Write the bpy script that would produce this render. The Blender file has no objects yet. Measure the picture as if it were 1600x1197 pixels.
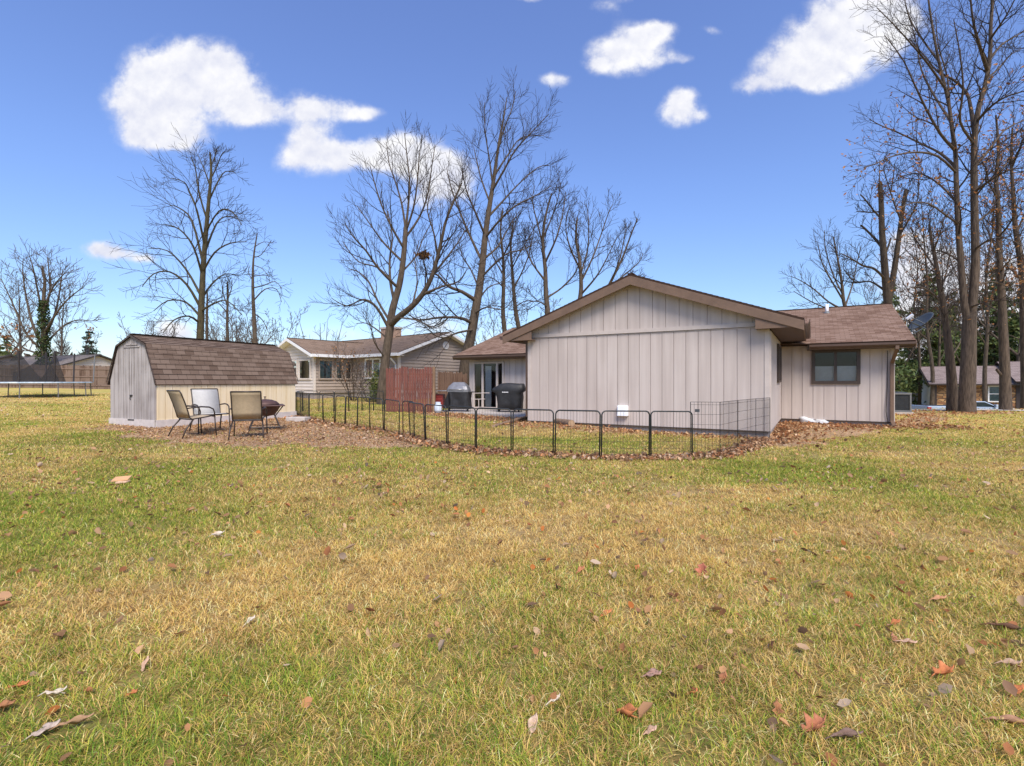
import bpy, math, random
import numpy as np
from mathutils import Vector

C = bpy.context.scene.collection
FP = 780.0            # focal length in photo pixels (1600 wide)
CZ = 1.38             # eye height
HY = 596.5            # horizon row
R = math.radians
random.seed(7)

# ------------------------------------------------------------------ terrain
def ss(t):
    t = np.clip(t, 0, 1)
    return t * t * (3 - 2 * t)

def hgt(x, y):
    x = np.asarray(x, float); y = np.asarray(y, float)
    d = -.55 * x + .83 * y
    sp = 4 * np.logaddexp(0, (d - 16) / 4)
    z = .021 * np.minimum(sp, 55)
    z = z + .14 * np.exp(-((x + 8) ** 2 / 40 + (y - 13) ** 2 / 30))
    z = z + .10 * np.exp(-((x - 1.2) ** 2 / 7 + (y - 14.6) ** 2 / 2.2)) + .05 * np.exp(-((x - 9.5) ** 2 / 8 + (y - 15) ** 2 / 6))
    z = z + .22 * np.exp(-((x + 8) ** 2 / 90 + (y - 34) ** 2 / 60))
    z = z - 1.45 * ss((y - 24.6) / 6.5) * ss((x - 9) / 9)
    z = z + .012 * np.sin(x * 1.3 + .7 * y) + .010 * np.sin(y * 1.9 - x * .6)
    return z

def h1(x, y): return float(hgt(x, y))

def W(px, py, Z): return Vector(((px - 800) / FP * Z, Z, CZ - (py - HY) / FP * Z))

def G(px, py):
    Z = 10.0
    for _ in range(40):
        x = (px - 800) / FP * Z
        Zn = (CZ - h1(x, Z)) * FP / (py - HY)
        Z = .5 * Z + .5 * min(max(Zn, 1), 80)
    x = (px - 800) / FP * Z
    return Vector((x, Z, h1(x, Z)))

# ------------------------------------------------------------------ noise
def vnoise(x, y, seed=0):
    xi = np.floor(x).astype(np.int64); yi = np.floor(y).astype(np.int64)
    fx = x - xi; fy = y - yi
    fx = fx * fx * (3 - 2 * fx); fy = fy * fy * (3 - 2 * fy)
    def hsh(a, b):
        n = (a * 374761393 + b * 668265263 + seed * 974634777) & 0xFFFFFFFF
        n = ((n ^ (n >> 13)) * 1274126177) & 0xFFFFFFFF
        n = n ^ (n >> 16)
        return (n & 0xFFFF) / 65535.0
    return (hsh(xi, yi) * (1 - fx) + hsh(xi + 1, yi) * fx) * (1 - fy) + (hsh(xi, yi + 1) * (1 - fx) + hsh(xi + 1, yi + 1) * fx) * fy

def fbm(x, y, seed=0, o=4):
    v = 0; a = .5; s = 0
    for i in range(o):
        v = v + a * vnoise(x * 2 ** i + 13.7 * i, y * 2 ** i + 7.3 * i, seed + i); s += a; a *= .55
    return v / s

def inpoly(x, y, poly):
    ins = np.zeros(x.shape, bool)
    n = len(poly)
    for i in range(n):
        x1, y1 = poly[i]; x2, y2 = poly[(i + 1) % n]
        c = ((y1 > y) != (y2 > y)) & (x < (x2 - x1) * (y - y1) / (y2 - y1 + 1e-12) + x1)
        ins ^= c
    return ins

# ------------------------------------------------------------------ materials
def newmat(name):
    m = bpy.data.materials.new(name); m.use_nodes = True
    nt = m.node_tree
    b = nt.nodes['Principled BSDF']
    return m, nt, b

def L(nt, a, b): nt.links.new(a, b)

def node(nt, t, **k):
    n = nt.nodes.new(t)
    for a, v in k.items(): setattr(n, a, v)
    return n

def ramp(nt, stops):
    r = node(nt, 'ShaderNodeValToRGB')
    e = r.color_ramp.elements
    while len(e) < len(stops): e.new(.5)
    for el, (p, c) in zip(e, stops): el.position = p; el.color = (*c, 1)
    return r

def mat(name, col, rough=.7, var=.12, scale=6, bump=0, stretch=(1, 1, 1), metal=0, spec=.4, col2=None, detail=5):
    m, nt, b = newmat(name)
    tc = node(nt, 'ShaderNodeTexCoord'); mp = node(nt, 'ShaderNodeMapping')
    mp.inputs['Scale'].default_value = stretch
    L(nt, tc.outputs['Object'], mp.inputs['Vector'])
    n = node(nt, 'ShaderNodeTexNoise'); n.inputs['Scale'].default_value = scale; n.inputs['Detail'].default_value = detail
    n.inputs['Roughness'].default_value = .65
    L(nt, mp.outputs[0], n.inputs['Vector'])
    c1 = tuple(c * (1 - var) for c in col)
    c2 = col2 or tuple(min(1, c * (1 + var)) for c in col)
    r = ramp(nt, [(.32, c1), (.68, c2)])
    L(nt, n.outputs['Fac'], r.inputs[0]); L(nt, r.outputs[0], b.inputs['Base Color'])
    b.inputs['Roughness'].default_value = rough; b.inputs['Metallic'].default_value = metal
    b.inputs['Specular IOR Level'].default_value = spec
    if bump:
        bp = node(nt, 'ShaderNodeBump'); bp.inputs['Strength'].default_value = bump; bp.inputs['Distance'].default_value = .02
        L(nt, n.outputs['Fac'], bp.inputs['Height']); L(nt, bp.outputs[0], b.inputs['Normal'])
    return m

def streak_mat(name, c1, c2, c3, scale=3.5, rough=.85, bump=.3, zs=.06, island=0.0):
    """weathered vertical boards: long streaks down the grain plus blotches"""
    m, nt, b = newmat(name)
    tc = node(nt, 'ShaderNodeTexCoord'); mp = node(nt, 'ShaderNodeMapping')
    mp.inputs['Scale'].default_value = (1, 1, zs)
    L(nt, tc.outputs['Object'], mp.inputs['Vector'])
    n = node(nt, 'ShaderNodeTexNoise'); n.inputs['Scale'].default_value = scale * 6; n.inputs['Detail'].default_value = 7
    L(nt, mp.outputs[0], n.inputs['Vector'])
    n2 = node(nt, 'ShaderNodeTexNoise'); n2.inputs['Scale'].default_value = scale * .5; n2.inputs['Detail'].default_value = 6
    L(nt, tc.outputs['Object'], n2.inputs['Vector'])
    ad = node(nt, 'ShaderNodeMath', operation='ADD'); L(nt, n.outputs['Fac'], ad.inputs[0])
    ml = node(nt, 'ShaderNodeMath', operation='MULTIPLY'); ml.inputs[1].default_value = .7
    L(nt, n2.outputs['Fac'], ml.inputs[0]); L(nt, ml.outputs[0], ad.inputs[1])
    val = ad.outputs[0]
    if island:
        g = node(nt, 'ShaderNodeNewGeometry'); mi = node(nt, 'ShaderNodeMath', operation='MULTIPLY_ADD')
        mi.inputs[1].default_value = island; L(nt, g.outputs['Random Per Island'], mi.inputs[0]); L(nt, val, mi.inputs[2])
        val = mi.outputs[0]
    r = ramp(nt, [(.62, c1), (.84, c2), (1.0, c3)])
    L(nt, val, r.inputs[0]); L(nt, r.outputs[0], b.inputs['Base Color'])
    b.inputs['Roughness'].default_value = rough; b.inputs['Specular IOR Level'].default_value = .2
    bp = node(nt, 'ShaderNodeBump'); bp.inputs['Strength'].default_value = bump; bp.inputs['Distance'].default_value = .01
    L(nt, n.outputs['Fac'], bp.inputs['Height']); L(nt, bp.outputs[0], b.inputs['Normal'])
    return m

def shingle_mat(name, cols, tabw=.30, course=.14, mott=.35):
    """asphalt shingles: each tab has its own tone, with granule noise and blotches; UV in metres"""
    m, nt, b = newmat(name)
    uv = node(nt, 'ShaderNodeUVMap')
    br = node(nt, 'ShaderNodeTexBrick'); br.offset = .5
    br.inputs['Scale'].default_value = 1; br.inputs['Brick Width'].default_value = tabw; br.inputs['Row Height'].default_value = course
    br.inputs['Mortar Size'].default_value = .004; br.inputs['Bias'].default_value = 0
    br.inputs['Color1'].default_value = (0, 0, 0, 1); br.inputs['Color2'].default_value = (1, 1, 1, 1); br.inputs['Mortar'].default_value = (.0, .0, .0, 1)
    L(nt, uv.outputs[0], br.inputs['Vector'])
    n = node(nt, 'ShaderNodeTexNoise'); n.inputs['Scale'].default_value = .8; n.inputs['Detail'].default_value = 6
    L(nt, uv.outputs[0], n.inputs['Vector'])
    n2 = node(nt, 'ShaderNodeTexNoise'); n2.inputs['Scale'].default_value = 45; n2.inputs['Detail'].default_value = 3
    L(nt, uv.outputs[0], n2.inputs['Vector'])
    a = node(nt, 'ShaderNodeMath', operation='MULTIPLY_ADD'); a.inputs[1].default_value = .42
    L(nt, br.outputs['Color'], a.inputs[0])
    a2 = node(nt, 'ShaderNodeMath', operation='MULTIPLY_ADD'); a2.inputs[1].default_value = mott
    L(nt, n.outputs['Fac'], a2.inputs[0]); L(nt, a2.outputs[0], a.inputs[2])
    a3 = node(nt, 'ShaderNodeMath', operation='MULTIPLY'); a3.inputs[1].default_value = .45
    L(nt, n2.outputs['Fac'], a3.inputs[0]); L(nt, a3.outputs[0], a2.inputs[2])
    r = ramp(nt, [(.25, cols[0]), (.5, cols[1]), (.8, cols[2])])
    L(nt, a.outputs[0], r.inputs[0])
    mx = node(nt, 'ShaderNodeMix', data_type='RGBA'); mx.inputs[7].default_value = (*[c * .45 for c in cols[0]], 1)
    L(nt, br.outputs['Fac'], mx.inputs[0]); L(nt, r.outputs[0], mx.inputs[6])
    L(nt, mx.outputs[2], b.inputs['Base Color'])
    b.inputs['Roughness'].default_value = .92; b.inputs['Specular IOR Level'].default_value = .15
    bp = node(nt, 'ShaderNodeBump'); bp.inputs['Strength'].default_value = .35; bp.inputs['Distance'].default_value = .006
    L(nt, n2.outputs['Fac'], bp.inputs['Height']); L(nt, bp.outputs[0], b.inputs['Normal'])
    return m

def attr_mat(name, rough=.8, spec=.2, trans=0, noise=0, nscale=30, bump=0):
    m, nt, b = newmat(name)
    at = node(nt, 'ShaderNodeAttribute'); at.attribute_name = 'Col'
    col = at.outputs['Color']
    if noise:
        tc = node(nt, 'ShaderNodeTexCoord')
        n = node(nt, 'ShaderNodeTexNoise'); n.inputs['Scale'].default_value = nscale; n.inputs['Detail'].default_value = 8; n.inputs['Roughness'].default_value = .75
        L(nt, tc.outputs['Object'], n.inputs['Vector'])
        r = ramp(nt, [(.3, (1 - noise,) * 3), (.7, (1 + noise,) * 3)])
        L(nt, n.outputs['Fac'], r.inputs[0])
        mx = node(nt, 'ShaderNodeMix', data_type='RGBA', blend_type='MULTIPLY'); mx.inputs[0].default_value = 1
        L(nt, col, mx.inputs[6]); L(nt, r.outputs[0], mx.inputs[7]); col = mx.outputs[2]
        if bump:
            bp = node(nt, 'ShaderNodeBump'); bp.inputs['Strength'].default_value = bump; bp.inputs['Distance'].default_value = .04
            L(nt, n.outputs['Fac'], bp.inputs['Height']); L(nt, bp.outputs[0], b.inputs['Normal'])
    L(nt, col, b.inputs['Base Color'])
    b.inputs['Roughness'].default_value = rough; b.inputs['Specular IOR Level'].default_value = spec
    if trans:
        t = node(nt, 'ShaderNodeBsdfTranslucent'); L(nt, col, t.inputs['Color'])
        ms = node(nt, 'ShaderNodeMixShader'); ms.inputs[0].default_value = trans
        out = nt.nodes['Material Output']
        L(nt, b.outputs[0], ms.inputs[1]); L(nt, t.outputs[0], ms.inputs[2]); L(nt, ms.outputs[0], out.inputs['Surface'])
    return m

def glass_mat(name, tint=(.75, .8, .8), refl=.12):
    m, nt, b = newmat(name)
    t = node(nt, 'ShaderNodeBsdfTransparent'); t.inputs[0].default_value = (*tint, 1)
    g = node(nt, 'ShaderNodeBsdfGlossy'); g.inputs['Roughness'].default_value = .02
    fr = node(nt, 'ShaderNodeFresnel'); fr.inputs[0].default_value = 1.5
    ad = node(nt, 'ShaderNodeMath', operation='ADD', use_clamp=True); ad.inputs[1].default_value = refl
    L(nt, fr.outputs[0], ad.inputs[0])
    ms = node(nt, 'ShaderNodeMixShader'); L(nt, ad.outputs[0], ms.inputs[0])
    L(nt, t.outputs[0], ms.inputs[1]); L(nt, g.outputs[0], ms.inputs[2])
    L(nt, ms.outputs[0], nt.nodes['Material Output'].inputs['Surface'])
    return m

def mesh_mat(name, col, alpha):
    m, nt, b = newmat(name)
    b.inputs['Base Color'].default_value = (*col, 1); b.inputs['Roughness'].default_value = .8
    t = node(nt, 'ShaderNodeBsdfTransparent')
    tc = node(nt, 'ShaderNodeTexCoord'); n = node(nt, 'ShaderNodeTexNoise'); n.inputs['Scale'].default_value = 3
    L(nt, tc.outputs['Object'], n.inputs['Vector'])
    mr = node(nt, 'ShaderNodeMapRange'); mr.inputs[3].default_value = alpha - .12; mr.inputs[4].default_value = alpha + .12
    L(nt, n.outputs['Fac'], mr.inputs[0])
    ms = node(nt, 'ShaderNodeMixShader'); L(nt, mr.outputs[0], ms.inputs[0])
    L(nt, t.outputs[0], ms.inputs[1]); L(nt, b.outputs[0], ms.inputs[2]); L(nt, ms.outputs[0], nt.nodes['Material Output'].inputs['Surface'])
    return m

def stone_mat(name, cols, scale=2.2):
    m, nt, b = newmat(name)
    tc = node(nt, 'ShaderNodeTexCoord'); mp = node(nt, 'ShaderNodeMapping'); mp.inputs['Scale'].default_value = (1, 1, 2.6)
    L(nt, tc.outputs['Object'], mp.inputs['Vector'])
    v = node(nt, 'ShaderNodeTexVoronoi'); v.inputs['Scale'].default_value = scale; L(nt, mp.outputs[0], v.inputs['Vector'])
    sp = node(nt, 'ShaderNodeSeparateColor'); L(nt, v.outputs['Color'], sp.inputs[0])
    r = ramp(nt, [(.1, cols[0]), (.4, cols[1]), (.65, cols[2]), (.9, cols[3])]); L(nt, sp.outputs[0], r.inputs[0])
    ve = node(nt, 'ShaderNodeTexVoronoi', feature='DISTANCE_TO_EDGE'); ve.inputs['Scale'].default_value = scale; L(nt, mp.outputs[0], ve.inputs['Vector'])
    mr = node(nt, 'ShaderNodeMapRange'); mr.inputs[1].default_value = .02; mr.inputs[2].default_value = .07; L(nt, ve.outputs['Distance'], mr.inputs[0])
    mx = node(nt, 'ShaderNodeMix', data_type='RGBA'); mx.inputs[6].default_value = (.09, .07, .055, 1)
    L(nt, mr.outputs[0], mx.inputs[0]); L(nt, r.outputs[0], mx.inputs[7]); L(nt, mx.outputs[2], b.inputs['Base Color'])
    b.inputs['Roughness'].default_value = .9
    bp = node(nt, 'ShaderNodeBump'); bp.inputs['Strength'].default_value = .7; bp.inputs['Distance'].default_value = .02
    L(nt, mr.outputs[0], bp.inputs['Height']); L(nt, bp.outputs[0], b.inputs['Normal'])
    return m

def ground_plain(name, c1, c2, scale=9):
    return mat(name, c1, .9, .2, scale, .4, col2=c2, detail=8)

M = {}
M['siding'] = streak_mat('taupe_siding', (.455, .388, .342), (.515, .443, .392), (.56, .488, .435), 1.0, .75, .14, .05)
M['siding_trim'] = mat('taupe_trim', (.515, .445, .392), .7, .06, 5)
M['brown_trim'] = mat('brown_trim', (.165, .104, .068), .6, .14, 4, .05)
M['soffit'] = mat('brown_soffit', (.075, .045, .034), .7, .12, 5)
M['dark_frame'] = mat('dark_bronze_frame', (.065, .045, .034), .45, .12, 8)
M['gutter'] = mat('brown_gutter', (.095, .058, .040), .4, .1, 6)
M['roof_main'] = shingle_mat('brown_shingles', ((.115, .066, .045), (.195, .118, .080), (.285, .19, .138)), .26, .14, .42)
M['roof_shed'] = shingle_mat('weathered_brown_shingles', ((.075, .050, .036), (.125, .084, .060), (.185, .132, .098)), .24, .15, .5)
M['roof_neigh'] = shingle_mat('tan_shingles', ((.17, .12, .085), (.235, .165, .115), (.28, .20, .145)), .32, .14, .3)
M['roof_brick'] = shingle_mat('grey_brown_shingles', ((.18, .14, .125), (.25, .195, .175), (.31, .25, .225)), .32, .14, .3)
M['roof_far'] = shingle_mat('grey_shingles', ((.13, .11, .10), (.18, .155, .14), (.23, .2, .18)), .32, .14, .3)
M['concrete'] = mat('concrete', (.46, .41, .36), .85, .16, 5, .15, detail=8)
M['foundation'] = mat('foundation_block', (.33, .29, .26), .9, .18, 6, .3, detail=8)
M['white'] = mat('white_paint', (.78, .77, .76), .5, .05, 5)
M['white_plastic'] = mat('white_plastic', (.8, .81, .83), .35, .04, 7)
M['glass'] = glass_mat('window_glass', (.86, .87, .86), -.02)
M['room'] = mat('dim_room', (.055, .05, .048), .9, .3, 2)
M['blind'] = mat('pale_blind', (.78, .80, .80), .7, .08, 9)
M['curtain'] = mat('pale_curtain', (.30, .42, .42), .7, .2, 5)
M['pane_dark'] = mat('dark_glazing', (.018, .028, .034), .18, .4, 1.2, spec=.35)
M['cream'] = streak_mat('cream_boards', (.66, .53, .32), (.72, .59, .375), (.76, .64, .435), 1.6, .75, .12, .05)
M['cream_trim'] = mat('pale_skirt_boards', (.54, .49, .45), .75, .12, 7)
M['grey_boards'] = streak_mat('weathered_grey_boards', (.235, .205, .185), (.355, .32, .295), (.43, .39, .36), 3.2, .9, .4, .035)
M['chair_metal'] = mat('dark_bronze_tube', (.055, .042, .035), .4, .2, 8, metal=.3)
M['sling_tan'] = mat('tan_sling', (.43, .335, .21), .75, .10, 22)
M['sling_white'] = mat('pale_sling', (.45, .435, .40), .7, .06, 20)
M['firepit'] = mat('dark_brown_metal', (.10, .055, .045), .55, .3, 6, metal=.3)
M['wire'] = mat('dark_wire', (.035, .033, .032), .5, .2, 12, metal=.4)
M['hoop'] = mat('dark_green_tube', (.04, .043, .042), .45, .25, 8, metal=.3)
M['red_fence'] = streak_mat('peeling_red_boards', (.31, .23, .20), (.11, .042, .034), (.19, .072, .054), 3.8, .9, .5, .05, .24)
M['raw_post'] = streak_mat('bare_wood_post', (.17, .10, .06), (.23, .145, .085), (.29, .19, .115), 3, .85, .3)
M['brown_fence'] = streak_mat('brown_fence_boards', (.06, .034, .024), (.105, .06, .042), (.17, .105, .072), 2.4, .9, .3, .05, .3)
M['brown_fence_far'] = streak_mat('faded_brown_fence_boards', (.075, .047, .033), (.125, .08, .056), (.20, .14, .105), 2.4, .9, .3, .05, .34)
M['grey_fence'] = streak_mat('grey_fence_boards', (.2, .17, .15), (.3, .26, .23), (.4, .36, .32), 2.4, .9, .3, .05, .3)
M['black_cover'] = mat('black_cover', (.022, .022, .023), .55, .35, 5, .3, spec=.4)
M['grill_black'] = mat('black_enamel', (.028, .028, .029), .3, .2, 7, spec=.5)
M['steel'] = mat('brushed_steel', (.5, .5, .5), .3, .12, 5, metal=.85, stretch=(1, 1, 8))
M['red_metal'] = mat('dark_red_metal', (.22, .035, .03), .45, .2, 6)
M['tank'] = mat('white_tank_paint', (.62, .70, .78), .4, .08, 6)
M['log'] = mat('log_bark', (.19, .12, .075), .95, .35, 6, .8, stretch=(1, 1, 1), col2=(.31, .21, .14))
M['log_end'] = mat('sawn_log_end', (.36, .24, .14), .9, .2, 14, .2)
M['rock'] = mat('pale_rock', (.56, .57, .58), .9, .16, 7, .5, detail=8)
M['hood'] = mat('grey_hood', (.24, .24, .245), .35, .2, 5, metal=.4)
M['ac'] = mat('grey_ac_metal', (.15, .155, .155), .5, .1, 6)
M['ac_dark'] = mat('dark_ac_grille', (.05, .055, .058), .6, .2, 8)
M['dish'] = mat('dark_grey_dish', (.055, .066, .074), .45, .1, 6)
M['lap_tan'] = mat('tan_lap_siding', (.35, .285, .235), .7, .07, 3)
M['lap_light'] = mat('pale_lap_siding', (.60, .535, .47), .7, .06, 3)
M['lap_white'] = mat('white_lap_siding', (.72, .72, .69), .7, .06, 3)
M['brick'] = mat('chimney_brick', (.36, .24, .17), .9, .3, 7, .5)
M['stonewall'] = stone_mat('brown_stone', ((.20, .09, .04), (.44, .23, .095), (.60, .36, .16), (.30, .14, .065)))
M['shutter'] = mat('dark_brown_shutter', (.05, .035, .03), .6, .2, 6)
M['truck'] = mat('silver_blue_paint', (.38, .46, .56), .25, .05, 3, spec=.6)
M['tyre'] = mat('tyre_rubber', (.02, .02, .02), .9, .2, 9)
M['taillight'] = mat('red_lens', (.35, .012, .03), .2, .15, 5)
M['tramp_mat'] = mat('black_mat', (.02, .022, .025), .8, .2, 6)
M['tramp_pad'] = mat('blue_pad', (.30, .42, .52), .5, .25, 2.5, col2=(.60, .66, .70))
M['tramp_leg'] = mat('galvanised_leg', (.18, .17, .16), .5, .2, 6, metal=.5)
M['net'] = mesh_mat('black_net', (.014, .014, .016), .76)
M['pole_foam'] = mat('dark_pole_foam', (.03, .025, .025), .8, .2, 6)
M['bark'] = mat('grey_brown_bark', (.068, .048, .031), .95, .35, 5, 1.2, stretch=(3, 3, .6), col2=(.135, .100, .068), detail=8)
M['bark_moss'] = mat('olive_bark', (.045, .036, .018), .95, .3, 4, .8, stretch=(3, 3, .7), col2=(.09, .074, .036), detail=8)
M['bark_oak'] = mat('brown_oak_bark', (.052, .036, .025), .95, .35, 5, 1.4, stretch=(4, 4, .5), col2=(.15, .108, .075), detail=9)
M['twig'] = mat('dark_twigs', (.035, .025, .020), .9, .25, 3)
M['twig_grey'] = mat('grey_twigs', (.085, .064, .052), .9, .25, 3)
M['leafcol'] = attr_mat('dry_leaves', .9, .03, .3)
M['needle'] = attr_mat('pine_needles', .7, .25, .25)
M['grass'] = attr_mat('grass_blades', .75, .15, .3)
M['ground'] = attr_mat('lawn_soil', .95, .1, 0, .38, 7, .5)
M['sidewalk'] = mat('pale_sidewalk', (.50, .46, .40), .9, .12, 3, .15)
M['asphalt'] = mat('asphalt', (.07, .07, .072), .9, .2, 6, .2)

# ------------------------------------------------------------------ object helpers
def tag(o, label=None, cat=None, group=None, kind=None):
    if label: o['label'] = label
    if cat: o['category'] = cat
    if group: o['group'] = group
    if kind: o['kind'] = kind
    return o

def thing(name, label, cat, loc=(0, 0, 0), rz=0, group=None):
    o = bpy.data.objects.new(name, None); C.objects.link(o)
    o.location = loc; o.rotation_euler = (0, 0, rz); o.empty_display_size = .1
    return tag(o, label, cat, group)

def npmesh(name, V, faces, smooth=False, cols=None, uvs=None, mats=None):
    """faces: list of int arrays (k,n) with constant n"""
    me = bpy.data.meshes.new(name)
    V = np.asarray(V, np.float32)
    me.vertices.add(len(V)); me.vertices.foreach_set('co', V.ravel())
    fs = [np.asarray(f, np.int32) for f in faces if len(f)]
    nl = sum(f.size for f in fs); nf = sum(len(f) for f in fs)
    me.loops.add(nl); me.polygons.add(nf)
    me.loops.foreach_set('vertex_index', np.concatenate([f.ravel() for f in fs]))
    tot = np.concatenate([np.full(len(f), f.shape[1], np.int32) for f in fs])
    st = np.concatenate([[0], np.cumsum(tot)[:-1]]).astype(np.int32)
    me.polygons.foreach_set('loop_start', st); me.polygons.foreach_set('loop_total', tot)
    me.polygons.foreach_set('use_smooth', np.full(nf, smooth))
    if cols is not None:
        a = me.color_attributes.new('Col', 'FLOAT_COLOR', 'POINT')
        c = np.ones((len(V), 4), np.float32); c[:, :3] = cols
        a.data.foreach_set('color', c.ravel())
    me.update(calc_edges=True); me.validate()
    return me

def link(name, me, m, parent=None):
    if m is not None: me.materials.append(m)
    o = bpy.data.objects.new(name, me); C.objects.link(o)
    if parent: o.parent = parent
    return o

class MB:
    def __init__(s): s.v = []; s.f = []; s.uv = []; s.sm = False
    def add(s, vs, fs, uv=None):
        b = len(s.v); s.v += [tuple(v) for v in vs]
        for k, f in enumerate(fs):
            s.f.append([b + i for i in f]); s.uv.append(uv[k] if uv else None)
    def hexa(s, p):   # 8 points: bottom 4, top 4
        s.add(p, [(3, 2, 1, 0), (4, 5, 6, 7), (0, 1, 5, 4), (1, 2, 6, 5), (2, 3, 7, 6), (3, 0, 4, 7)])
    def box(s, c, d, U=(1, 0, 0), V=(0, 1, 0), N=(0, 0, 1)):
        c = Vector(c); U = Vector(U) * d[0] / 2; V = Vector(V) * d[1] / 2; N = Vector(N) * d[2] / 2
        s.hexa([c - U - V - N, c + U - V - N, c + U + V - N, c - U + V - N, c - U - V + N, c + U - V + N, c + U + V + N, c - U + V + N])
    def span(s, a, b):
        a = Vector(a); b = Vector(b); c = (a + b) / 2; d = b - a
        s.box(c, (abs(d.x), abs(d.y), abs(d.z)))
    def beam(s, a, b, w, h, up=(0, 0, 1)):
        a = Vector(a); b = Vector(b); t = (b - a); ln = t.length; t.normalize()
        x = t.cross(Vector(up))
        if x.length < 1e-4: x = t.cross(Vector((0, 1, 0)))
        x.normalize(); y = x.cross(t)
        s.box((a + b) / 2, (ln, w, h), t, x, y)
    def prism(s, poly, ext):
        ext = Vector(ext); poly = [Vector(p) for p in poly]; n = len(poly)
        vs = poly + [p + ext for p in poly]
        s.add(vs, [tuple(range(n))[::-1], tuple(range(n, 2 * n))] + [(i, (i + 1) % n, n + (i + 1) % n, n + i) for i in range(n)])
    def tube(s, pts, r, n=6, cap=True):
        pts = [Vector(p) for p in pts]; k = len(pts)
        if not hasattr(r, '__len__'): r = [r] * k
        vs = []; up = None
        for i, p in enumerate(pts):
            t = (pts[min(i + 1, k - 1)] - pts[max(i - 1, 0)]).normalized()
            if up is None:
                up = Vector((0, 0, 1)) if abs(t.z) < .9 else Vector((1, 0, 0))
            x = t.cross(up).normalized(); y = x.cross(t); up = y
            for j in range(n):
                a = 2 * math.pi * j / n
                vs.append(p + (x * math.cos(a) + y * math.sin(a)) * r[i])
        fs = [(i * n + j, i * n + (j + 1) % n, (i + 1) * n + (j + 1) % n, (i + 1) * n + j) for i in range(k - 1) for j in range(n)]
        if cap: fs += [tuple(range(n))[::-1], tuple((k - 1) * n + j for j in range(n))]
        s.add(vs, fs)
    def lathe(s, c, prof, n=16, ax=None):
        c = Vector(c); vs = []
        for (r, z) in prof:
            for j in range(n):
                a = 2 * math.pi * j / n; vs.append(c + Vector((r * math.cos(a), r * math.sin(a), z)))
        k = len(prof)
        fs = [(i * n + j, i * n + (j + 1) % n, (i + 1) * n + (j + 1) % n, (i + 1) * n + j) for i in range(k - 1) for j in range(n)]
        fs += [tuple(range(n))[::-1], tuple((k - 1) * n + j for j in range(n))]
        s.add(vs, fs)
    def quad(s, a, b, c, d, uv=None): s.add([a, b, c, d], [(0, 1, 2, 3)], [uv] if uv else None)
    def build(s, name, m, parent=None, smooth=False, bevel=0, label=None):
        me = bpy.data.meshes.new(name); me.from_pydata(s.v, [], s.f)
        if any(u for u in s.uv):
            ul = me.uv_layers.new(name='UVMap'); i = 0
            for f, u in zip(s.f, s.uv):
                for k in range(len(f)):
                    ul.data[i].uv = u[k] if u else (0, 0); i += 1
        if smooth:
            for p in me.polygons: p.use_smooth = True
        me.update()
        o = link(name, me, m, parent)
        if bevel:
            b = o.modifiers.new('b', 'BEVEL'); b.width = bevel; b.segments = 2; b.limit_method = 'ANGLE'
        if label: o['label'] = label
        return o

def courses(mb, o, along, up, nrm, step=.14, thick=.008, uoff=0, clip=None, wob=.0):
    """overlapping courses (shingles or lap boards) on the parallelogram o + along*a + up*b; clip(t) -> (a0, a1) fractions"""
    o = Vector(o); along = Vector(along); up = Vector(up); nrm = Vector(nrm).normalized()
    H = up.length; La = along.length; n = max(1, int(round(H / step)))
    for i in range(n):
        t0, t1 = i / n, (i + 1) / n
        if clip:
            a0, a1 = clip(t0); b0, b1 = clip(t1)
        else: a0 = b0 = 0; a1 = b1 = 1
        p0 = o + along * a0 + up * t0; p1 = o + along * a1 + up * t0
        q0 = o + along * b0 + up * t1; q1 = o + along * b1 + up * t1
        e = nrm * thick; e2 = nrm * thick * .1
        u = lambda f, t: (f * La + uoff, t * H)
        mb.quad(p0 + e, p1 + e, q1 + e2, q0 + e2, [u(a0, t0 + 1e-4), u(a1, t0 + 1e-4), u(b1, t1 - 1e-4), u(b0, t1 - 1e-4)])
        mb.quad(p0, p1, p1 + e, p0 + e, [u(a0, t0 + .01 / H)] * 1 + [u(a1, t0 + .01 / H)] * 2 + [u(a0, t0 + .01 / H)])

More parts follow.
